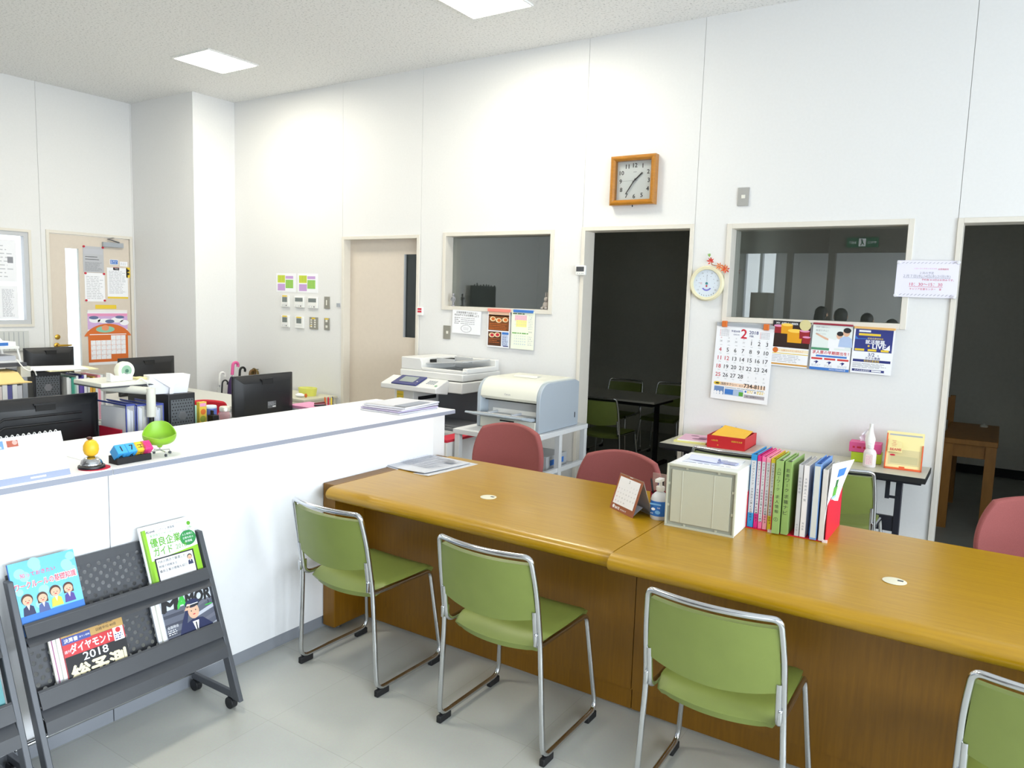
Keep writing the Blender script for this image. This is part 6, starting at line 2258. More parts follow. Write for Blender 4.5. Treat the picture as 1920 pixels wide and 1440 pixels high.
# small things on a black riser in front of the red chair
t = thing('desk_riser', 'low black riser on the near desk carrying small boxes and a candy jar', 'riser', (-3.72, 2.58, .70))
mb = MB(); mb.box(-.1, .1, -.14, .2, .185, .2, BLACK); mb.build('riser_top', t)
for y in (-.135, .185):
    mb = MB(); mb.box(-.1, .1, y, y + .012, 0, .185, BLACK); mb.build('side_panel', t)
RZ = .9005


def small(name, label, cat, x, y, build):
    t = thing(name, label, cat, (x, y, RZ), 0, 'small things on the black riser')
    build(t)


def b_book(t):
    mb = MB(); mb.box(-.06, 0, 0, .012, 0, .115, mat('book_dark_green', (40, 86, 70), .5)); mb.build('cover', t)
    mb = MB(); mb.box(-.06, -.002, .013, .035, 0, .11, mat('book_pale_green', (168, 206, 180), .5)); mb.build('sleeve', t)


small('small_book', 'dark and pale green small books standing beside the near computer tower', 'book', -3.69, 2.452, b_book)


def b_pack(t):
    mb = MB(); mb.box(-.025, 0, 0, .045, 0, .125, mat('pack_yellow', (224, 190, 70), .5)); mb.build('carton', t)
    Fp_ = Frame((.0006, 0, 0), (0, 1, 0), (0, 0, 1))
    mb = MB(); mb.disc(Fp_, .022, .03, .018, 0, mat('pack_olive', (150, 160, 60), .5)); mb.disc(Fp_, .024, .07, .016, .0002, PORANGE); mb.rect(Fp_, .004, .1, .041, .118, .0002, PPINK); mb.build('print', t)


small('snack_pack', 'yellow snack pack standing left of the black phone', 'snack pack', -3.69, 2.502, b_pack)


def b_phone(t):
    mb = MB(); mb.box(-.05, 0, 0, .04, 0, .05, BLACKM); mb.build('base', t, bevel=.003)
    mb = MB(); mb.box(-.04, -.02, .012, .02, .05, .075, BLACKM); mb.build('antenna', t)


small('small_device', 'small black device with a stub on the riser, in front of the pale can', 'device', -3.64, 2.552, b_phone)


def b_can(t):
    mb = MB(); mb.lathe([(0, 0), (.033, 0), (.034, .004), (.034, .09), (.03, .094), (0, .094)], mat('can_pale_blue', (206, 216, 222), .35), n=24); mb.build('body', t)
    mb = MB()
    vs = [(.0345 * math.cos(R(a)), .0345 * math.sin(R(a)), v) for v in (.04, .08) for a in range(-70, 60, 13)]
    mb.add(vs, [(k, k + 1, 11 + k, 10 + k) for k in range(9)], mat('can_print_blue', (90, 110, 180), .4)); mb.build('printed_label', t)


small('round_can', 'pale blue-printed round can behind the small black device', 'can', -3.73, 2.60, b_can)
t = thing('candy_jar', 'clear jar of red candies with a silver lid, on the black riser', 'jar', (-3.70, 2.672, RZ), 0, 'small things on the black riser')
mb = MB(); mb.lathe([(0, 0), (.034, 0), (.038, .005), (.038, .04), (.028, .055), (.026, .06), (0, .06)], clear_mat('jar_clear', (236, 238, 240), .3, .05), n=24); mb.build('glass_body', t)
mb = MB(); mb.lathe([(.0, .058), (.03, .058), (.03, .078), (.026, .084), (0, .084)], mat('lid_silver', (226, 222, 206), .3, metal=.5), n=24); mb.build('lid', t)
mb = MB()
rd = random.Random(4)
for k in range(40):
    a, r = rd.uniform(0, 6.28), rd.uniform(0, .026)
    mb.ball((r * math.cos(a), r * math.sin(a), rd.uniform(.008, .036)), .008, .008, .006, RED, 8)
c = mb.build('candies', t); c['kind'] = 'stuff'

# red chair at the near desks
RCF = mat('red_chair_fabric', (198, 18, 44), .7)
t = thing('red_office_chair', 'red office chair seen over the counter between the tower and the grey-stickered monitor', 'chair', (-4.62, 3.2, 0), R(90))
def red_back(u, v):
    a, b = (u - .5) * 2, (v - .5) * 2
    return (.215 * a * math.sqrt(1 - .55 * b * b / 2), .07 + .05 * (a * a) * -1 + .03 * b, .66 + .21 * b * math.sqrt(1 - .55 * a * a / 2))
mb = MB(); mb.grid(red_back, 16, 14, RCF, .045); mb.build('backrest', t, bevel=.015)
mb = MB(); mb.grid(lambda u, v: (-.21 + .42 * u, -.42 + .42 * v, .455 + .01 * math.sin(3.14 * u) * math.sin(3.14 * v)), 8, 8, RCF, .06); mb.build('seat', t, bevel=.02)
mb = MB(); mb.tube([(0, -.2, .39), (0, .06, .4), (0, .1, .6)], .022, BLACK, 10); mb.build('back_bracket', t)
mb = MB(); mb.cyl((0, -.2, .06), (0, -.2, .4), .025, BLACK); mb.build('gas_column', t)
for k in range(5):
    q = 2 * math.pi * k / 5
    mb = MB(); mb.tube([(0, -.2, .1), (.27 * math.cos(q), -.2 + .27 * math.sin(q), .05)], [.024, .015], BLACK, 8); mb.ball((.27 * math.cos(q), -.2 + .27 * math.sin(q), .027), .027, .027, .027, BLACKM, 10); mb.build('base_arm', t)

# papers and pens right of the stickered monitor
t = thing('document_stack', 'low stack of documents on the near desk right of the stickered monitor', 'documents', (-4.02, 3.60, .70))
mb = MB()
rd = random.Random(9)
for k in range(9):
    o_ = rd.uniform(-.008, .008)
    mb.box(-.13 + o_, .1 + o_, -.10 + o_, .1 + o_, k * .0185, k * .0185 + .017, (PAPER, PAPERW, INKL, PPINK, PAPER)[k % 5])
mb.build('sheets', t)
t = thing('stapler', 'dark red and black small stapler on the document stack', 'stapler', (-3.93, 3.60, .868), R(60))
mb = MB(); mb.box(-.04, .04, -.012, .012, 0, .008, BLACK); mb.build('base', t)
mb = MB(); mb.prism([(-.04, .012), (.04, .014), (.03, .03), (-.04, .022)], 1, -.01, .01, mat('stapler_maroon', (110, 40, 40), .4)); mb.build('arm', t, bevel=.002)
t = thing('pen_cup', 'small clear cup of coloured pens right of the stickered monitor', 'pen cup', (-3.93, 3.69, .70), 0)
mb = MB(); mb.lathe([(0, 0), (.036, 0), (.036, .17), (.034, .17), (.034, .004), (0, .004)], clear_mat('cup_clear', (226, 230, 236), .35), n=20); mb.build('cup', t)
for i, (x, y, m, lab) in enumerate(((-.018, -.02, PORANGE, 'orange pen in the clear cup'), (-.004, -.008, RED, 'red pen in the clear cup'), (.008, .006, PBLUE, 'blue pen in the clear cup'), (.0, .02, BLACK, 'black pen in the clear cup'), (.018, -.004, PYEL, 'yellow pen in the clear cup'))):
    mb = MB(); mb.tube([(x * .7, y * .7, .006), (x * 1.2, y * 1.2, .21), (x * 1.25, y * 1.25, .222)], [.006, .006, .003], m, 8)
    o = mb.build('pen', None, (-3.93, 3.69, .70)); tag(o, lab, 'pen', 'pens in the clear cup')

# ---- second row: files, envelope, paper rack
cols_ = [(224, 226, 226), (206, 210, 212), (60, 150, 130), (150, 200, 180), (226, 228, 228), (96, 72, 160), (70, 60, 140), (232, 232, 232), (206, 208, 204), (226, 170, 60), (200, 160, 60), (216, 218, 220), (226, 150, 170), (222, 226, 226)]
names_ = ['white', 'pale grey', 'teal', 'mint', 'white', 'violet', 'indigo', 'white', 'light grey', 'orange', 'ochre', 'pale grey', 'pink-edged', 'white']
y = 2.62
rd = random.Random(12)
for i, c in enumerate(cols_):
    w = rd.uniform(.014, .021)
    h = .315 + rd.uniform(-.02, .012)
    pos = 'left of the teal one' if i < 2 else 'between the teal and violet ones' if i in (3, 4) else 'between indigo and orange ones' if i in (7, 8) else 'right of the ochre one' if i > 10 else 'among the second-row files'
    rank = {0: 'outermost', 1: 'inner', 3: 'nearer teal', 4: 'nearer violet', 7: 'nearer indigo', 8: 'nearer orange', 11: 'first', 12: 'middle', 13: 'last'}.get(i, '')
    lab = '%s file in the second-row file stand, %s%s' % (names_[i], pos, ', ' + rank if rank else '')
    t = thing('file_folder', lab, 'file', (-5.36 + rd.uniform(-.01, .01), y, .70), R(rd.uniform(-2, 2)), 'coloured files in the second row')
    m = mat('folder_c%d' % i, c, .45)
    mb = MB(); mb.box(-.23, 0, 0, .002, 0, h, m); mb.box(-.23, 0, w - .002, w, 0, h, m); mb.box(-.002, 0, .002, w - .002, 0, h, m); mb.build('cover', t)
    mb = MB(); mb.box(-.225, -.004, .003, w - .003, .003, h - .012, PAPERW); mb.build('pages', t)
    y += w + .0012
t = thing('file_stand', 'clear edged file stand end plate at the right of the coloured files', 'file stand', (-5.36, y + .004, .70))
mb = MB(); mb.box(-.24, .01, 0, .004, 0, .32, clear_mat('stand_clear', (206, 210, 212), .5)); mb.build('end_plate', t)
mb = MB(); mb.box(-.24, .01, -.0, .05, -.0, .003, clear_mat('stand_clear', (0, 0, 0), .5)); mb.build('base_plate', t)
for i, (dx, dy, rz, z, sw, m, lab) in enumerate(((0, 0, 4, 0, .24, mat('sheet_straw', (226, 220, 180), .7), 'straw-coloured sheet pile lying across the second-row files, lowest'), (-.01, -.06, -6, .008, .25, PAPER, 'white sheet pile lying across the second-row files, on top'))):
    mb = MB(); mb.grid(lambda u, v: (-sw / 2 + sw * u, -.17 + .34 * v, .006 * (1 - v) + .004 * math.sin(4 * u)), 6, 6, m, .007)
    o = mb.build('paper_pile', None, (-5.46 + dx, 2.66 + dy, 1.068 + .0 + z), (0, 0, R(rz))); tag(o, lab, 'papers', 'papers over the second-row files')
y = 2.05
for i in range(9):
    w = .03
    c = ((226, 222, 212), (214, 214, 214), (228, 226, 226), (206, 204, 206), (222, 210, 208), (230, 230, 230), (90, 90, 150), (220, 222, 226), (200, 202, 210))[i]
    lab = ('cream', 'light grey', 'white', 'grey', 'rosy grey', 'bright white', 'navy-edged', 'pale blue-grey', 'bluish grey')[i] + ' document file in the left second-row file block, under the beige envelope'
    t = thing('file_folder', lab, 'file', (-5.30 + rd.uniform(-.01, .01), y, .70), 0, 'pale files at the left of the second row')
    m = mat('pale_folder_%d' % i, c, .5)
    h = .30 + rd.uniform(-.015, .005)
    mb = MB(); mb.box(-.23, 0, 0, .002, 0, h, m); mb.box(-.23, 0, w - .004, w - .002, 0, h, m); mb.box(-.002, 0, .002, w - .004, 0, h, m); mb.build('cover', t)
    mb = MB(); mb.box(-.225, -.004, .003, w - .005, .003, h - .01, PAPERW); mb.build('pages', t)
    y += w
t = thing('beige_envelope', 'beige envelope box lying on the left second-row files', 'envelope', (-5.42, 2.24, 1.006), R(6))
ENV = mat('envelope_beige', (232, 204, 138), .7)
mb = MB(); mb.prism([(-.12, 0), (.1, 0), (.02, .06), (-.1, .075)], 1, -.16, .1, ENV); mb.build('body', t)
mb = MB(); mb.box(-.14, .12, -.18, .13, -.003, .004, ENV); mb.build('flap', t)
t = thing('desk_shelf', 'dark shelf board on grey posts in the second row, under the white paper rack', 'shelf', (-5.46, 2.25, .70))
mb = MB(); mb.box(-.36, .02, -.28, .16, .40, .425, DGREY); mb.build('shelf_board', t)
for yy in (-.26, .14):
    mb = MB(); mb.box(.0, .03, yy - .015, yy + .015, 0, .40, GREY); mb.build('post', t)
mb = MB(); mb.box(-.02, .035, .115, .175, .33, .40, SHW); mb.build('post_sleeve', t)
t = thing('paper_rack', 'white two-level paper rack on the dark shelf at the left edge', 'paper rack', (-5.62, 2.23, 1.1255))
mb = MB(); mb.box(-.16, .14, -.17, .17, .0, .012, WHITE); mb.build('lower_tray', t)
mb = MB(); mb.box(-.15, .13, -.16, .16, .09, .105, WHITE); mb.build('upper_tray', t)
for yy, s in ((-.155, -1), (.155, 1)):
    for xx in (-.12, .12):
        mb = MB(); mb.tube([(xx, yy + s * .012, .012), (xx, yy - s * .004, .09)], .007, WHITE, 8); mb.build('leg', t)
t = thing('paper_stack', 'grey papers on the lower level of the white paper rack', 'papers', (-5.62, 2.23, 1.138))
mb = MB(); mb.box(-.13, .12, -.14, .14, 0, .03, INKL); mb.build('sheets', t)
t = thing('blue_card', 'blue-printed white card box on top of the white paper rack', 'card box', (-5.54, 2.27, 1.231), R(10))
mb = MB(); mb.box(-.05, .05, -.06, .1, 0, .03, PAPER); mb.build('box', t)
mb = MB(); mb.box(.0503, .0515, -.04, .05, .006, .026, PBLUE); mb.build('printed_label', t)
t = thing('crumpled_paper', 'crumpled white paper on top of the white paper rack', 'paper', (-5.66, 2.33, 1.231))
mb = MB(); rd2 = random.Random(6)
mb.grid(lambda u, v: (-.06 + .12 * u, -.05 + .1 * v, .045 * math.sin(3.1 * u) * math.sin(3.1 * v) + .012 * math.sin(17 * u + 9 * v)), 12, 12, PAPER, .002); mb.build('sheet', t)
t = thing('charging_cable', 'white cable hanging from the shelf post in the second row', 'cable', (-5.42, 2.4, 1.09))
mb = MB(); mb.tube(fillet([(0, -.06, .06), (.03, -.03, .0), (.05, .0, -.02), (.02, .03, .01), (.04, .04, -.05)], .02), .004, WHITE, 8); mb.build('cord', t)

# ---- cabinet by the back wall, umbrellas in the corner
CAB = mat('cabinet_ivory', (206, 204, 186), .5)
t = thing('side_cabinet', 'low ivory cabinet by the back wall, between the umbrellas and the sliding door', 'cabinet', (-5.74, 4.96, 0))
mb = MB(); mb.box(-.42, .33, -.2, .2, .0, .63, CAB); b_ = mb.build('body', t, bevel=.003)
mb = MB(); mb.box(-.43, .34, -.21, .21, .63, .65, CAB); mb.build('cabinet_top', t, bevel=.002)
for a, b in ((-.41, -.05), (-.04, .32)):
    mb = MB(); mb.box(a, b, -.215, -.2, .04, .61, CAB); d_ = mb.build('door', t, bevel=.002)
    mb = MB(); mb.cyl((b - .05, -.215, .5), (b - .05, -.235, .5), .012, DGREY, n=14); mb.build('knob', d_)
t = thing('plastic_tub', 'translucent yellow tub with odds and ends on the ivory cabinet', 'tub', (-5.62, 4.99, .651))
YT = clear_mat('tub_yellow', (236, 238, 120), .7)
mb = MB(); mb.lathe([(0, 0), (.07, 0), (.08, .075), (.076, .075), (.067, .004), (0, .004)], YT, n=24, sx=1.3); mb.build('tub_shell', t)
t = thing('candy_bag', 'crumpled white and orange wrapper in front of the yellow tub', 'wrapper', (-5.58, 4.86, .651))
mb = MB(); mb.ball((0, 0, .018), .06, .03, .02, PAPER, 12); mb.build('white_wrapper', t)
mb = MB(); mb.ball((.07, .01, .02), .014, .014, .02, PORANGE, 10); mb.build('orange_wrapper', t)

t = thing('umbrella_stand', 'grey wire umbrella stand in the corner by the column', 'umbrella stand', (-6.78, 4.88, 0), R(0))
mb = MB()
for z in (.03, .25, .48):
    mb.tube([(-.14, -.16, z), (.14, -.16, z), (.14, .16, z), (-.14, .16, z)], .007, GREY, 8, closed=True)
mb.build('hoop', t)
for x in (-.14, .14):
    for yy in (-.16, .16):
        mb = MB(); mb.cyl((x, yy, 0), (x, yy, .5), .008, GREY, n=10); mb.build('post', t)
mb = MB(); mb.box(-.14, .14, -.16, .16, 0, .012, DGREY); mb.build('drip_tray', t)


def umbrella(label, x, y, ztop, canopy, handle, lean, hr=.012):
    t = thing('umbrella', label, 'umbrella', (x, y, .014), 0, 'umbrellas in the corner stand')
    t.rotation_euler = (R(lean[0]), R(lean[1]), 0)
    L = ztop
    mb = MB(); mb.lathe([(.004, .02), (.02, .12), (.032, .3), (.036, L - .22), (.018, L - .16), (.012, L - .15), (0, L - .15)], canopy, n=14); mb.build('canopy', t)
    mb = MB(); mb.cyl((0, 0, 0), (0, 0, L - .08), .005, STEEL, n=8); mb.build('shaft', t)
    r = .032
    pts = [(0, 0, L - .13), (0, 0, L - r)]
    for k in range(1, 10):
        a = math.pi - math.pi * 1.15 * k / 9
        pts.append((0, r + r * math.cos(a), L - r + r * math.sin(a)))
    mb = MB(); mb.tube(pts, hr, handle, 10); mb.build('handle', t)


umbrella('clear umbrella with a thin black crook handle, leftmost in the corner', -6.70, 4.76, .71, clear_mat('vinyl_clear', (226, 228, 226), .45), BLACK, (-3, 2), .008)
umbrella('clear umbrella with a white crook handle, behind the black-handled one', -6.80, 4.83, .775, clear_mat('vinyl_clear', (0, 0, 0), .45), WHITE, (-2, 0))
umbrella('umbrella with pink crook handle and purple canopy, tallest in the corner', -6.74, 4.89, .885, mat('canopy_purple', (60, 36, 84), .7), mat('handle_pink', (222, 96, 156), .4), (-4, 2), .016)
umbrella('black umbrella with black handle right of the pink-handled one', -6.72, 4.97, .83, mat('canopy_black', (28, 26, 36), .7), BLACK, (-3, 3))
umbrella('dark umbrella with a brown handle, rightmost of the corner umbrellas', -6.64, 5.06, .80, mat('canopy_brown', (70, 50, 40), .7), mat('handle_brown', (110, 80, 40), .4), (-2, 2))
t = thing('hose_coil', 'coil of olive brown rope hanging behind the right umbrellas', 'rope coil', (-6.62, 5.165, .77))
mb = MB()
for k in range(5):
    r = .05 - .005 * k
    mb.tube([(r * math.cos(2 * math.pi * i / 20), -.02 + .008 * k, r * 1.15 * math.sin(2 * math.pi * i / 20)) for i in range(20)], .006, mat('rope_olive', (112, 92, 46), .7), 8, closed=True)
mb.build('coil', t)
mb = MB(); mb.cyl((0, .035, .045), (0, -.03, .05), .005, STEEL, n=8); mb.build('hook', t)

# ================================================================== THINGS ON THE WHITE COUNTER
t = thing('desk_calendar', 'white flip calendar standing on the white counter at the left edge', 'calendar', (-2.69, 1.205, CZ), R(92))
w, h = .115, .15
ln = math.atan2(.055, h)
Fc = Frame((0, 0, 0), (1, 0, 0), (0, math.sin(ln), math.cos(ln)))
mb = MB(); mb.paper(Fc, -w, 0, w, h + .008, .002, PAPER, -.002); mb.rect(Fc, -w, .0, w, .022, .0004, mat('calendar_steel_blue', (150, 160, 186), .5)); mb.rect(Fc, -.015, .008, .035, .014, .0008, PAPER); mb.build('front_board', t)
mb = MB(); mb.paper(Frame((0, .13, 0), (1, 0, 0), (0, -.075, h)), -w, 0, w, h + .012, .002, mat('calendar_board_grey', (206, 206, 210), .6)); mb.build('rear_board', t)
mb = MB(); mb.paper(Fc, -w + .004, .026, w - .012, h + .006, .001, PAPER, .0006)
mb.rect(Fc, -w + .012, h - .03, -w + .04, h - .002, .002, mat('month_blue', (110, 150, 214), .5)); mb.text(Fc, '２', -w + .026, h - .012, .0023, PAPER, h=.009); mb.text(Fc, 'FEB', -w + .026, h - .024, .0023, PAPER, w=.014)
mb.rect(Fc, -w + .05, h - .026, -w + .085, h - .004, .002, mat('photo_brick', (176, 92, 70), .5)); mb.disc(Fc, -w + .075, h - .012, .008, .0023, mat('photo_pink', (222, 170, 160), .5))
mb.build('page', t)
mb = MB()
for k in range(12):
    u = -w + .02 + k * .0175
    c0 = Fc.pt(u, h + .006, 0)
    mb.tube([c0 + Vector((0, .008 * math.cos(2 * math.pi * i / 10), .008 * math.sin(2 * math.pi * i / 10))) for i in range(10)], .0015, WHITE, 6, closed=True)
mb.build('ring_binding', t)

t = thing('felt_mat', 'round crimson felt mat under the call bell', 'mat', (-2.728, 1.42, CZ))
mb = MB(); mb.lathe([(0, 0), (.052, 0), (.052, .002), (0, .002)], mat('felt_crimson', (186, 30, 60), .9), n=32); mb.build('felt', t)
t = thing('call_bell', 'chrome call bell with a yellow knob on the crimson felt mat', 'bell', (-2.732, 1.412, CZ + .0022))
mb = MB(); mb.lathe([(0, 0), (.043, 0), (.045, .003), (.044, .009), (.038, .012), (0, .012)], BLACK, n=32); mb.build('base', t)
mb = MB(); mb.lathe([(.037, .013), (.037, .016), (.033, .026), (.024, .036), (.012, .041), (0, .042)], CHROME, n=32); mb.build('dome', t)
mb = MB(); mb.lathe([(0, .042), (.012, .043), (.022, .052), (.026, .066), (.025, .082), (.018, .096), (.008, .103), (0, .104)], mat('knob_yellow', (240, 186, 40), .45), n=24); k_ = mb.build('knob', t)
mb = MB(); mb.ball((-.004, -.002, .108), .012, .010, .006, mat('stalk_brown', (70, 30, 24), .5), 12); mb.build('stalk', k_)

t = thing('block_calendar_base', 'long black holder of the coloured date blocks on the counter', 'block holder', (-2.735, 1.56, CZ), R(92))
mb = MB(); mb.prism([(-.028, 0), (.03, 0), (.03, .03), (0, .012), (-.026, .026)], 0, -.068, .068, BLACKM); mb.build('trough', t, bevel=.001)


def date_block(label, u, m, draw):
    t = thing('date_block', label, 'date block', (-2.735, 1.56, CZ), R(92), 'coloured date blocks in the black holder')
    s = .0205
    M = Matrix.Translation((u, .001, .0425)) @ Matrix.Rotation(R(45), 4, 'X')
    mb = MB(); mb.box(-s * .97, s * .97, -s, s, -s, s, m, M); mb.build('cube', t, bevel=.0015)
    mb = MB()
    F1 = Frame(M @ Vector((0, 0, s + .0004)), (1, 0, 0), M.to_3x3() @ Vector((0, 1, 0)))
    F2 = Frame(M @ Vector((0, -s - .0004, 0)), (1, 0, 0), M.to_3x3() @ Vector((0, 0, 1)))
    draw(mb, F1, F2)
    mb.build('print', t)


B1 = mat('block_blue', (60, 160, 226), .5)
date_block('blue date block reading 1, leftmost in the black holder', -.044, B1, lambda mb, a, b: (mb.text(a, '1', 0, 0, 0, INK, h=.022, bold=.04), mb.text(b, '6', 0, 0, 0, INK, h=.022, bold=.04)))
date_block('blue date block reading 7, second in the black holder', -.003, B1, lambda mb, a, b: (mb.text(a, '7', 0, 0, 0, INK, h=.022, bold=.04), mb.text(b, '6', 0, 0, 0, INK, h=.022, bold=.04)))
date_block('yellow date block, third in the black holder', .030, mat('block_yellow', (240, 190, 40), .5), lambda mb, a, b: [(mb.rect(F, -.010, .004, .010, .007, 0, INK), mb.rect(F, -.010, -.008, .010, -.005, 0, INK), mb.rect(F, .002, -.006, .005, .006, 0, INK)) for F in (a, b)])
date_block('magenta date block, rightmost in the black holder', .058, mat('block_magenta', (220, 50, 130), .5), lambda mb, a, b: [mb.lines(F, -.013, -.013, .013, .013, 4, 0, RED, .4, 3) for F in (a, b)])

LG = mat('toy_lime', (138, 186, 48), .4)
t = thing('toy_chair', 'miniature lime green bucket chair on a chrome star base, on the white counter', 'toy chair', (-2.757, 1.692, CZ), R(60))
mb = MB()


def bucket(u, v):
    a = 2 * math.pi * u
    r = .012 + .05 * math.sin(v * math.pi / 2)
    back = max(0, math.sin(a)) ** 1.5
    z = .042 + .03 * v ** 2 + (.055 * back * v ** 2) + .012 * v ** 3 * abs(math.cos(a))
    return (r * math.cos(a) * 1.0, r * math.sin(a) * .85 + .012 * back * v, z)


mb.grid(bucket, 32, 10, LG, .004); mb.build('bucket_seat', t)
mb = MB(); mb.cyl((0, 0, .02), (0, 0, .046), .003, CHROME, n=10); mb.build('stem', t)
mb = MB(); mb.lathe([(0, .030), (.007, .032), (.014, .044), (0, .046)], LG, n=14); mb.build('seat_hub', t)
for k in range(4):
    q = math.pi / 2 * k + .5
    c, s = math.cos(q), math.sin(q)
    mb = MB(); mb.tube([(0, 0, .021), (.04 * c, .04 * s, .018), (.042 * c, .042 * s, .008)], .002, CHROME, 8); l_ = mb.build('base_arm', t)
    mb = MB(); mb.cyl((.042 * c - .003 * s, .042 * s + .003 * c, .0055), (.042 * c + .003 * s, .042 * s - .003 * c, .0055), .0055, DGREY, n=12); mb.build('caster', l_)

for i, (dx, dy, rz, m, lab) in enumerate(((0, 0, 2, mat('leaflet_grey', (198, 198, 206), .6), 'white leaflet bundle at the bottom of the pile on the counter end'), (.012, .012, -1, mat('leaflet_mauve_edge', (176, 166, 196), .6), 'mauve-edged leaflet bundle in the middle of the pile on the counter end'), (.0, .03, 3, mat('leaflet_pale', (204, 202, 212), .6), 'white leaflet bundle second from the top of the pile on the counter end'), (-.008, .05, 5, mat('leaflet_top', (212, 213, 220), .6), 'printed leaflet bundle on top of the pile on the counter end'))):
    mb = MB()
    z0 = .0005 + .0095 * i
    mb.grid(lambda u, v: (-.145 + .29 * u, -.17 + .34 * v, .0085 + .002 * math.sin(5 * u + i) * v), 8, 8, m, .0075)
    if i == 3:
        Fq = Frame((0, 0, .0115), (1, 0, 0), (0, 1, 0))
        mb.rect(Fq, .05, -.15, .13, .1, 0, mat('leaflet_grey_print', (150, 156, 170), .6)); mb.rect(Fq, -.14, -.16, .14, -.155, 0, INK)
    o = mb.build('leaflet_bundle', None, (-2.90, 3.26 + dy * .5, CZ + z0), (0, 0, R(rz))); tag(o, lab, 'leaflets', 'leaflet bundles on the counter end')

# ================================================================== VISITORS BEHIND THE CAMERA (seen mirrored in the large window)
def skinned(name, chain, m, parent=None, sub=1):
    """chain: list of branches, each a list of (x,y,z,r); branches start at an existing point."""
    verts, edges, rad = [], [], []
    idx = {}
    for br in chain:
        prev = None
        for p in br:
            k = tuple(round(c, 4) for c in p[:3])
            if k not in idx:
                idx[k] = len(verts); verts.append(p[:3]); rad.append(p[3] if isinstance(p[3], tuple) else (p[3], p[3]))
            if prev is not None and prev != idx[k]:
                edges.append((prev, idx[k]))
            prev = idx[k]
    me = bpy.data.meshes.new(name)
    me.from_pydata(verts, edges, [])
    me.materials.append(m)
    o = bpy.data.objects.new(name, me)
    COL.objects.link(o)
    if parent is not None:
        o.parent = parent
    md = o.modifiers.new('skin', 'SKIN')
    md.use_smooth_shade = True
    for i, r in enumerate(rad):
        me.skin_vertices[0].data[i].radius = r
    me.skin_vertices[0].data[0].use_root = True
    sb = o.modifiers.new('subsurf', 'SUBSURF'); sb.levels = sb.render_levels = sub
    return o


HAIR = mat('hair_black', (26, 22, 22), .5)
SUITM = mat('suit_black', (30, 31, 38), .8)


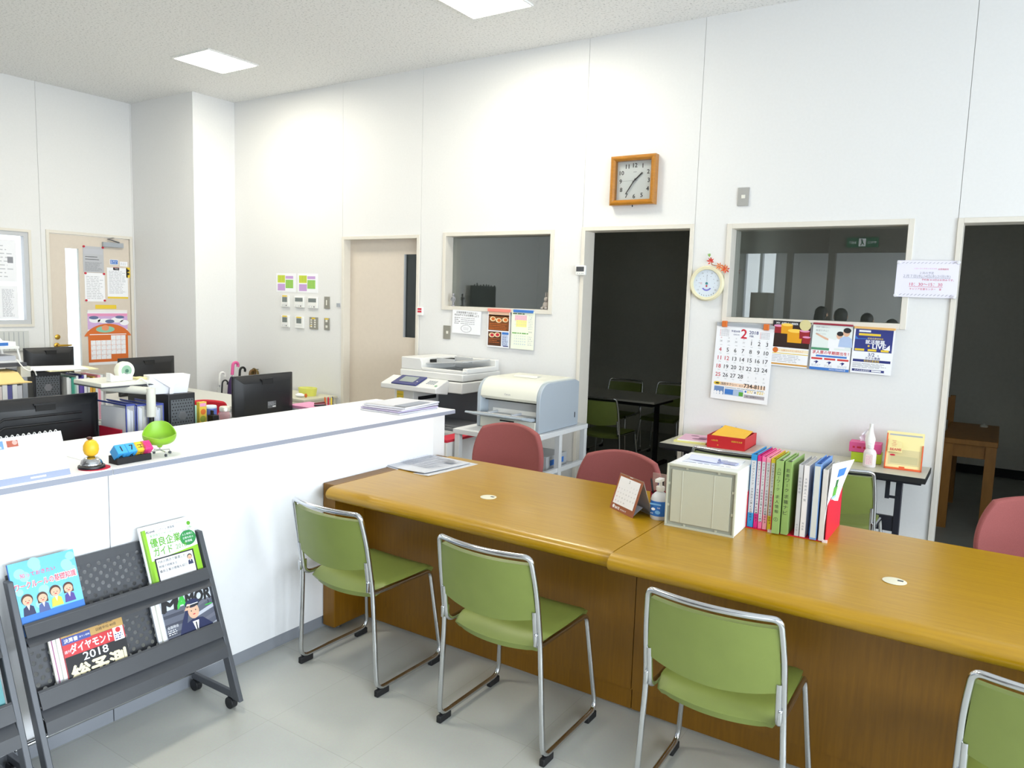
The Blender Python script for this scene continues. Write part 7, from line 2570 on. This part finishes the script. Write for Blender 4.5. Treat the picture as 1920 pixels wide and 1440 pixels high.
def person(label, x, y, H, rz, long=False):
    t = thing('person', label, 'person', (x, y, 0), R(rz), 'visitors mirrored in the large window')
    s = H / 1.6
    P = lambda *a: tuple(c * s for c in a)
    body = [[P(0, 0, .86, .13), P(0, .005, 1.02, .11), P(0, 0, 1.2, .125), P(0, 0, 1.3, .10), P(0, .0, 1.36, .05), P(0, -.012, 1.41, .047), P(0, -.012, 1.47, .078), P(0, -.006, 1.54, .066)]]
    for q in (-1, 1):
        body.append([P(0, 0, 1.3, .10), P(q * .15, .0, 1.29, .055), P(q * .185, .01, 1.05, .042), P(q * .19, -.03, .84, .032), P(q * .185, -.05, .74, .03), P(q * .18, -.06, .67, .018)])
        body.append([P(0, 0, .86, .13), P(q * .08, 0, .78, .085), P(q * .085, -.005, .45, .058), P(q * .085, .01, .09, .036), P(q * .085, -.09, .03, .034)])
    skinned('body', body, SKIN, t, 2)
    jk = [[P(0, 0, .80, .155), P(0, .005, 1.02, .13), P(0, 0, 1.2, .14), P(0, 0, 1.31, .105), P(0, 0, 1.355, .06)]]
    for q in (-1, 1):
        jk.append([P(0, 0, 1.31, .105), P(q * .155, .0, 1.295, .066), P(q * .187, .01, 1.05, .053), P(q * .191, -.03, .86, .042)])
    skinned('jacket', jk, SUITM, t, 2)
    tr = [[P(0, 0, .9, .14), P(0, 0, .84, .145)]]
    for q in (-1, 1):
        tr.append([P(0, 0, .84, .145), P(q * .08, 0, .78, .095), P(q * .085, -.005, .45, .075), P(q * .085, .01, .08, .058)])
    skinned('trousers', tr, SUITM, t, 2)
    mb = MB()
    mb.ball((0, .012 * s, 1.505 * s), .09 * s, .1 * s, .095 * s, HAIR, 20)
    mb.ball((0, .05 * s, (1.42 if long else 1.46) * s), .085 * s, .065 * s, (.14 if long else .09) * s, HAIR, 18)
    mb.build('hair', t)
    mb = MB(); mb.ball((0, -.098 * s, 1.47 * s), .012 * s, .018 * s, .02 * s, SKIN, 10)
    mb.build('nose', t)
    for q in (-1, 1):
        mb = MB(); mb.ball((q * .03 * s, -.084 * s, 1.49 * s), .011 * s, .008 * s, .006 * s, INK, 10); mb.build('eye', t)
        mb = MB(); mb.ball((q * .085 * s, .0, 1.475 * s), .012 * s, .02 * s, .03 * s, SKIN, 10); mb.build('ear', t)
    mb = MB(); mb.ball((0, -.083 * s, 1.43 * s), .022 * s, .01 * s, .005 * s, mat('lips', (176, 96, 90), .5), 10); mb.build('mouth', t)
    return t


person('dark-haired person in dark clothes mirrored in the large window, leftmost of four', -2.40, -1.8, 1.68, 20, True)
person('dark-haired person mirrored in the large window, second from left of four', -2.02, -1.2, 1.66, -10)
person('dark-haired person mirrored in the large window, third from left of four', -1.75, -1.8, 1.60, 5, True)
person('dark-haired person mirrored in the large window, half hidden by its right frame', -1.345, -1.2, 1.53, -15)

# exit sign and wooden cabinet of the waiting area, mirrored in the same window
t = thing('exit_sign', 'green exit sign mirrored in the upper right of the large window', 'sign', (-1.975, -2.26, 2.68), R(180))
EG = mat('exit_green', (20, 96, 66), .4)
mb = MB(); mb.box(-.225, .225, .0, .04, -.075, .075, EG); mb.build('sign_board', t)
mb = MB(); mb.rect(F0, -.05, -.06, .05, .06, .0006, PAPER)
mb.disc(F0, .01, .04, .011, .001, EG); mb.poly(F0, [(-.012, .025), (.016, .028), (.01, -.005), (.03, -.045), (.02, -.05), (.0, -.015), (-.025, -.04), (-.033, -.034), (-.01, .0)], .001, EG)
mb.text(F0, '非常口', -.14, 0, .0006, PAPER, w=.12); mb.text(F0, 'EXIT', .14, 0, .0006, PAPER, w=.1)
mb.build('pictogram', t)
t = thing('wooden_cabinet', 'dark wooden cabinet mirrored at the lower left of the large window', 'cabinet', (-3.57, -2.75, 0), R(180))
DW = mat('dark_wood', (92, 68, 48), .5, noise=.1, scale=10)
mb = MB(); mb.box(-.15, .15, -.2, .2, 0, 1.88, DW); mb.build('body', t)
for a, b in ((-.145, -.005), (.005, .145)):
    mb = MB(); mb.box(a, b, -.215, -.2, .05, 1.84, DW); d_ = mb.build('door', t)
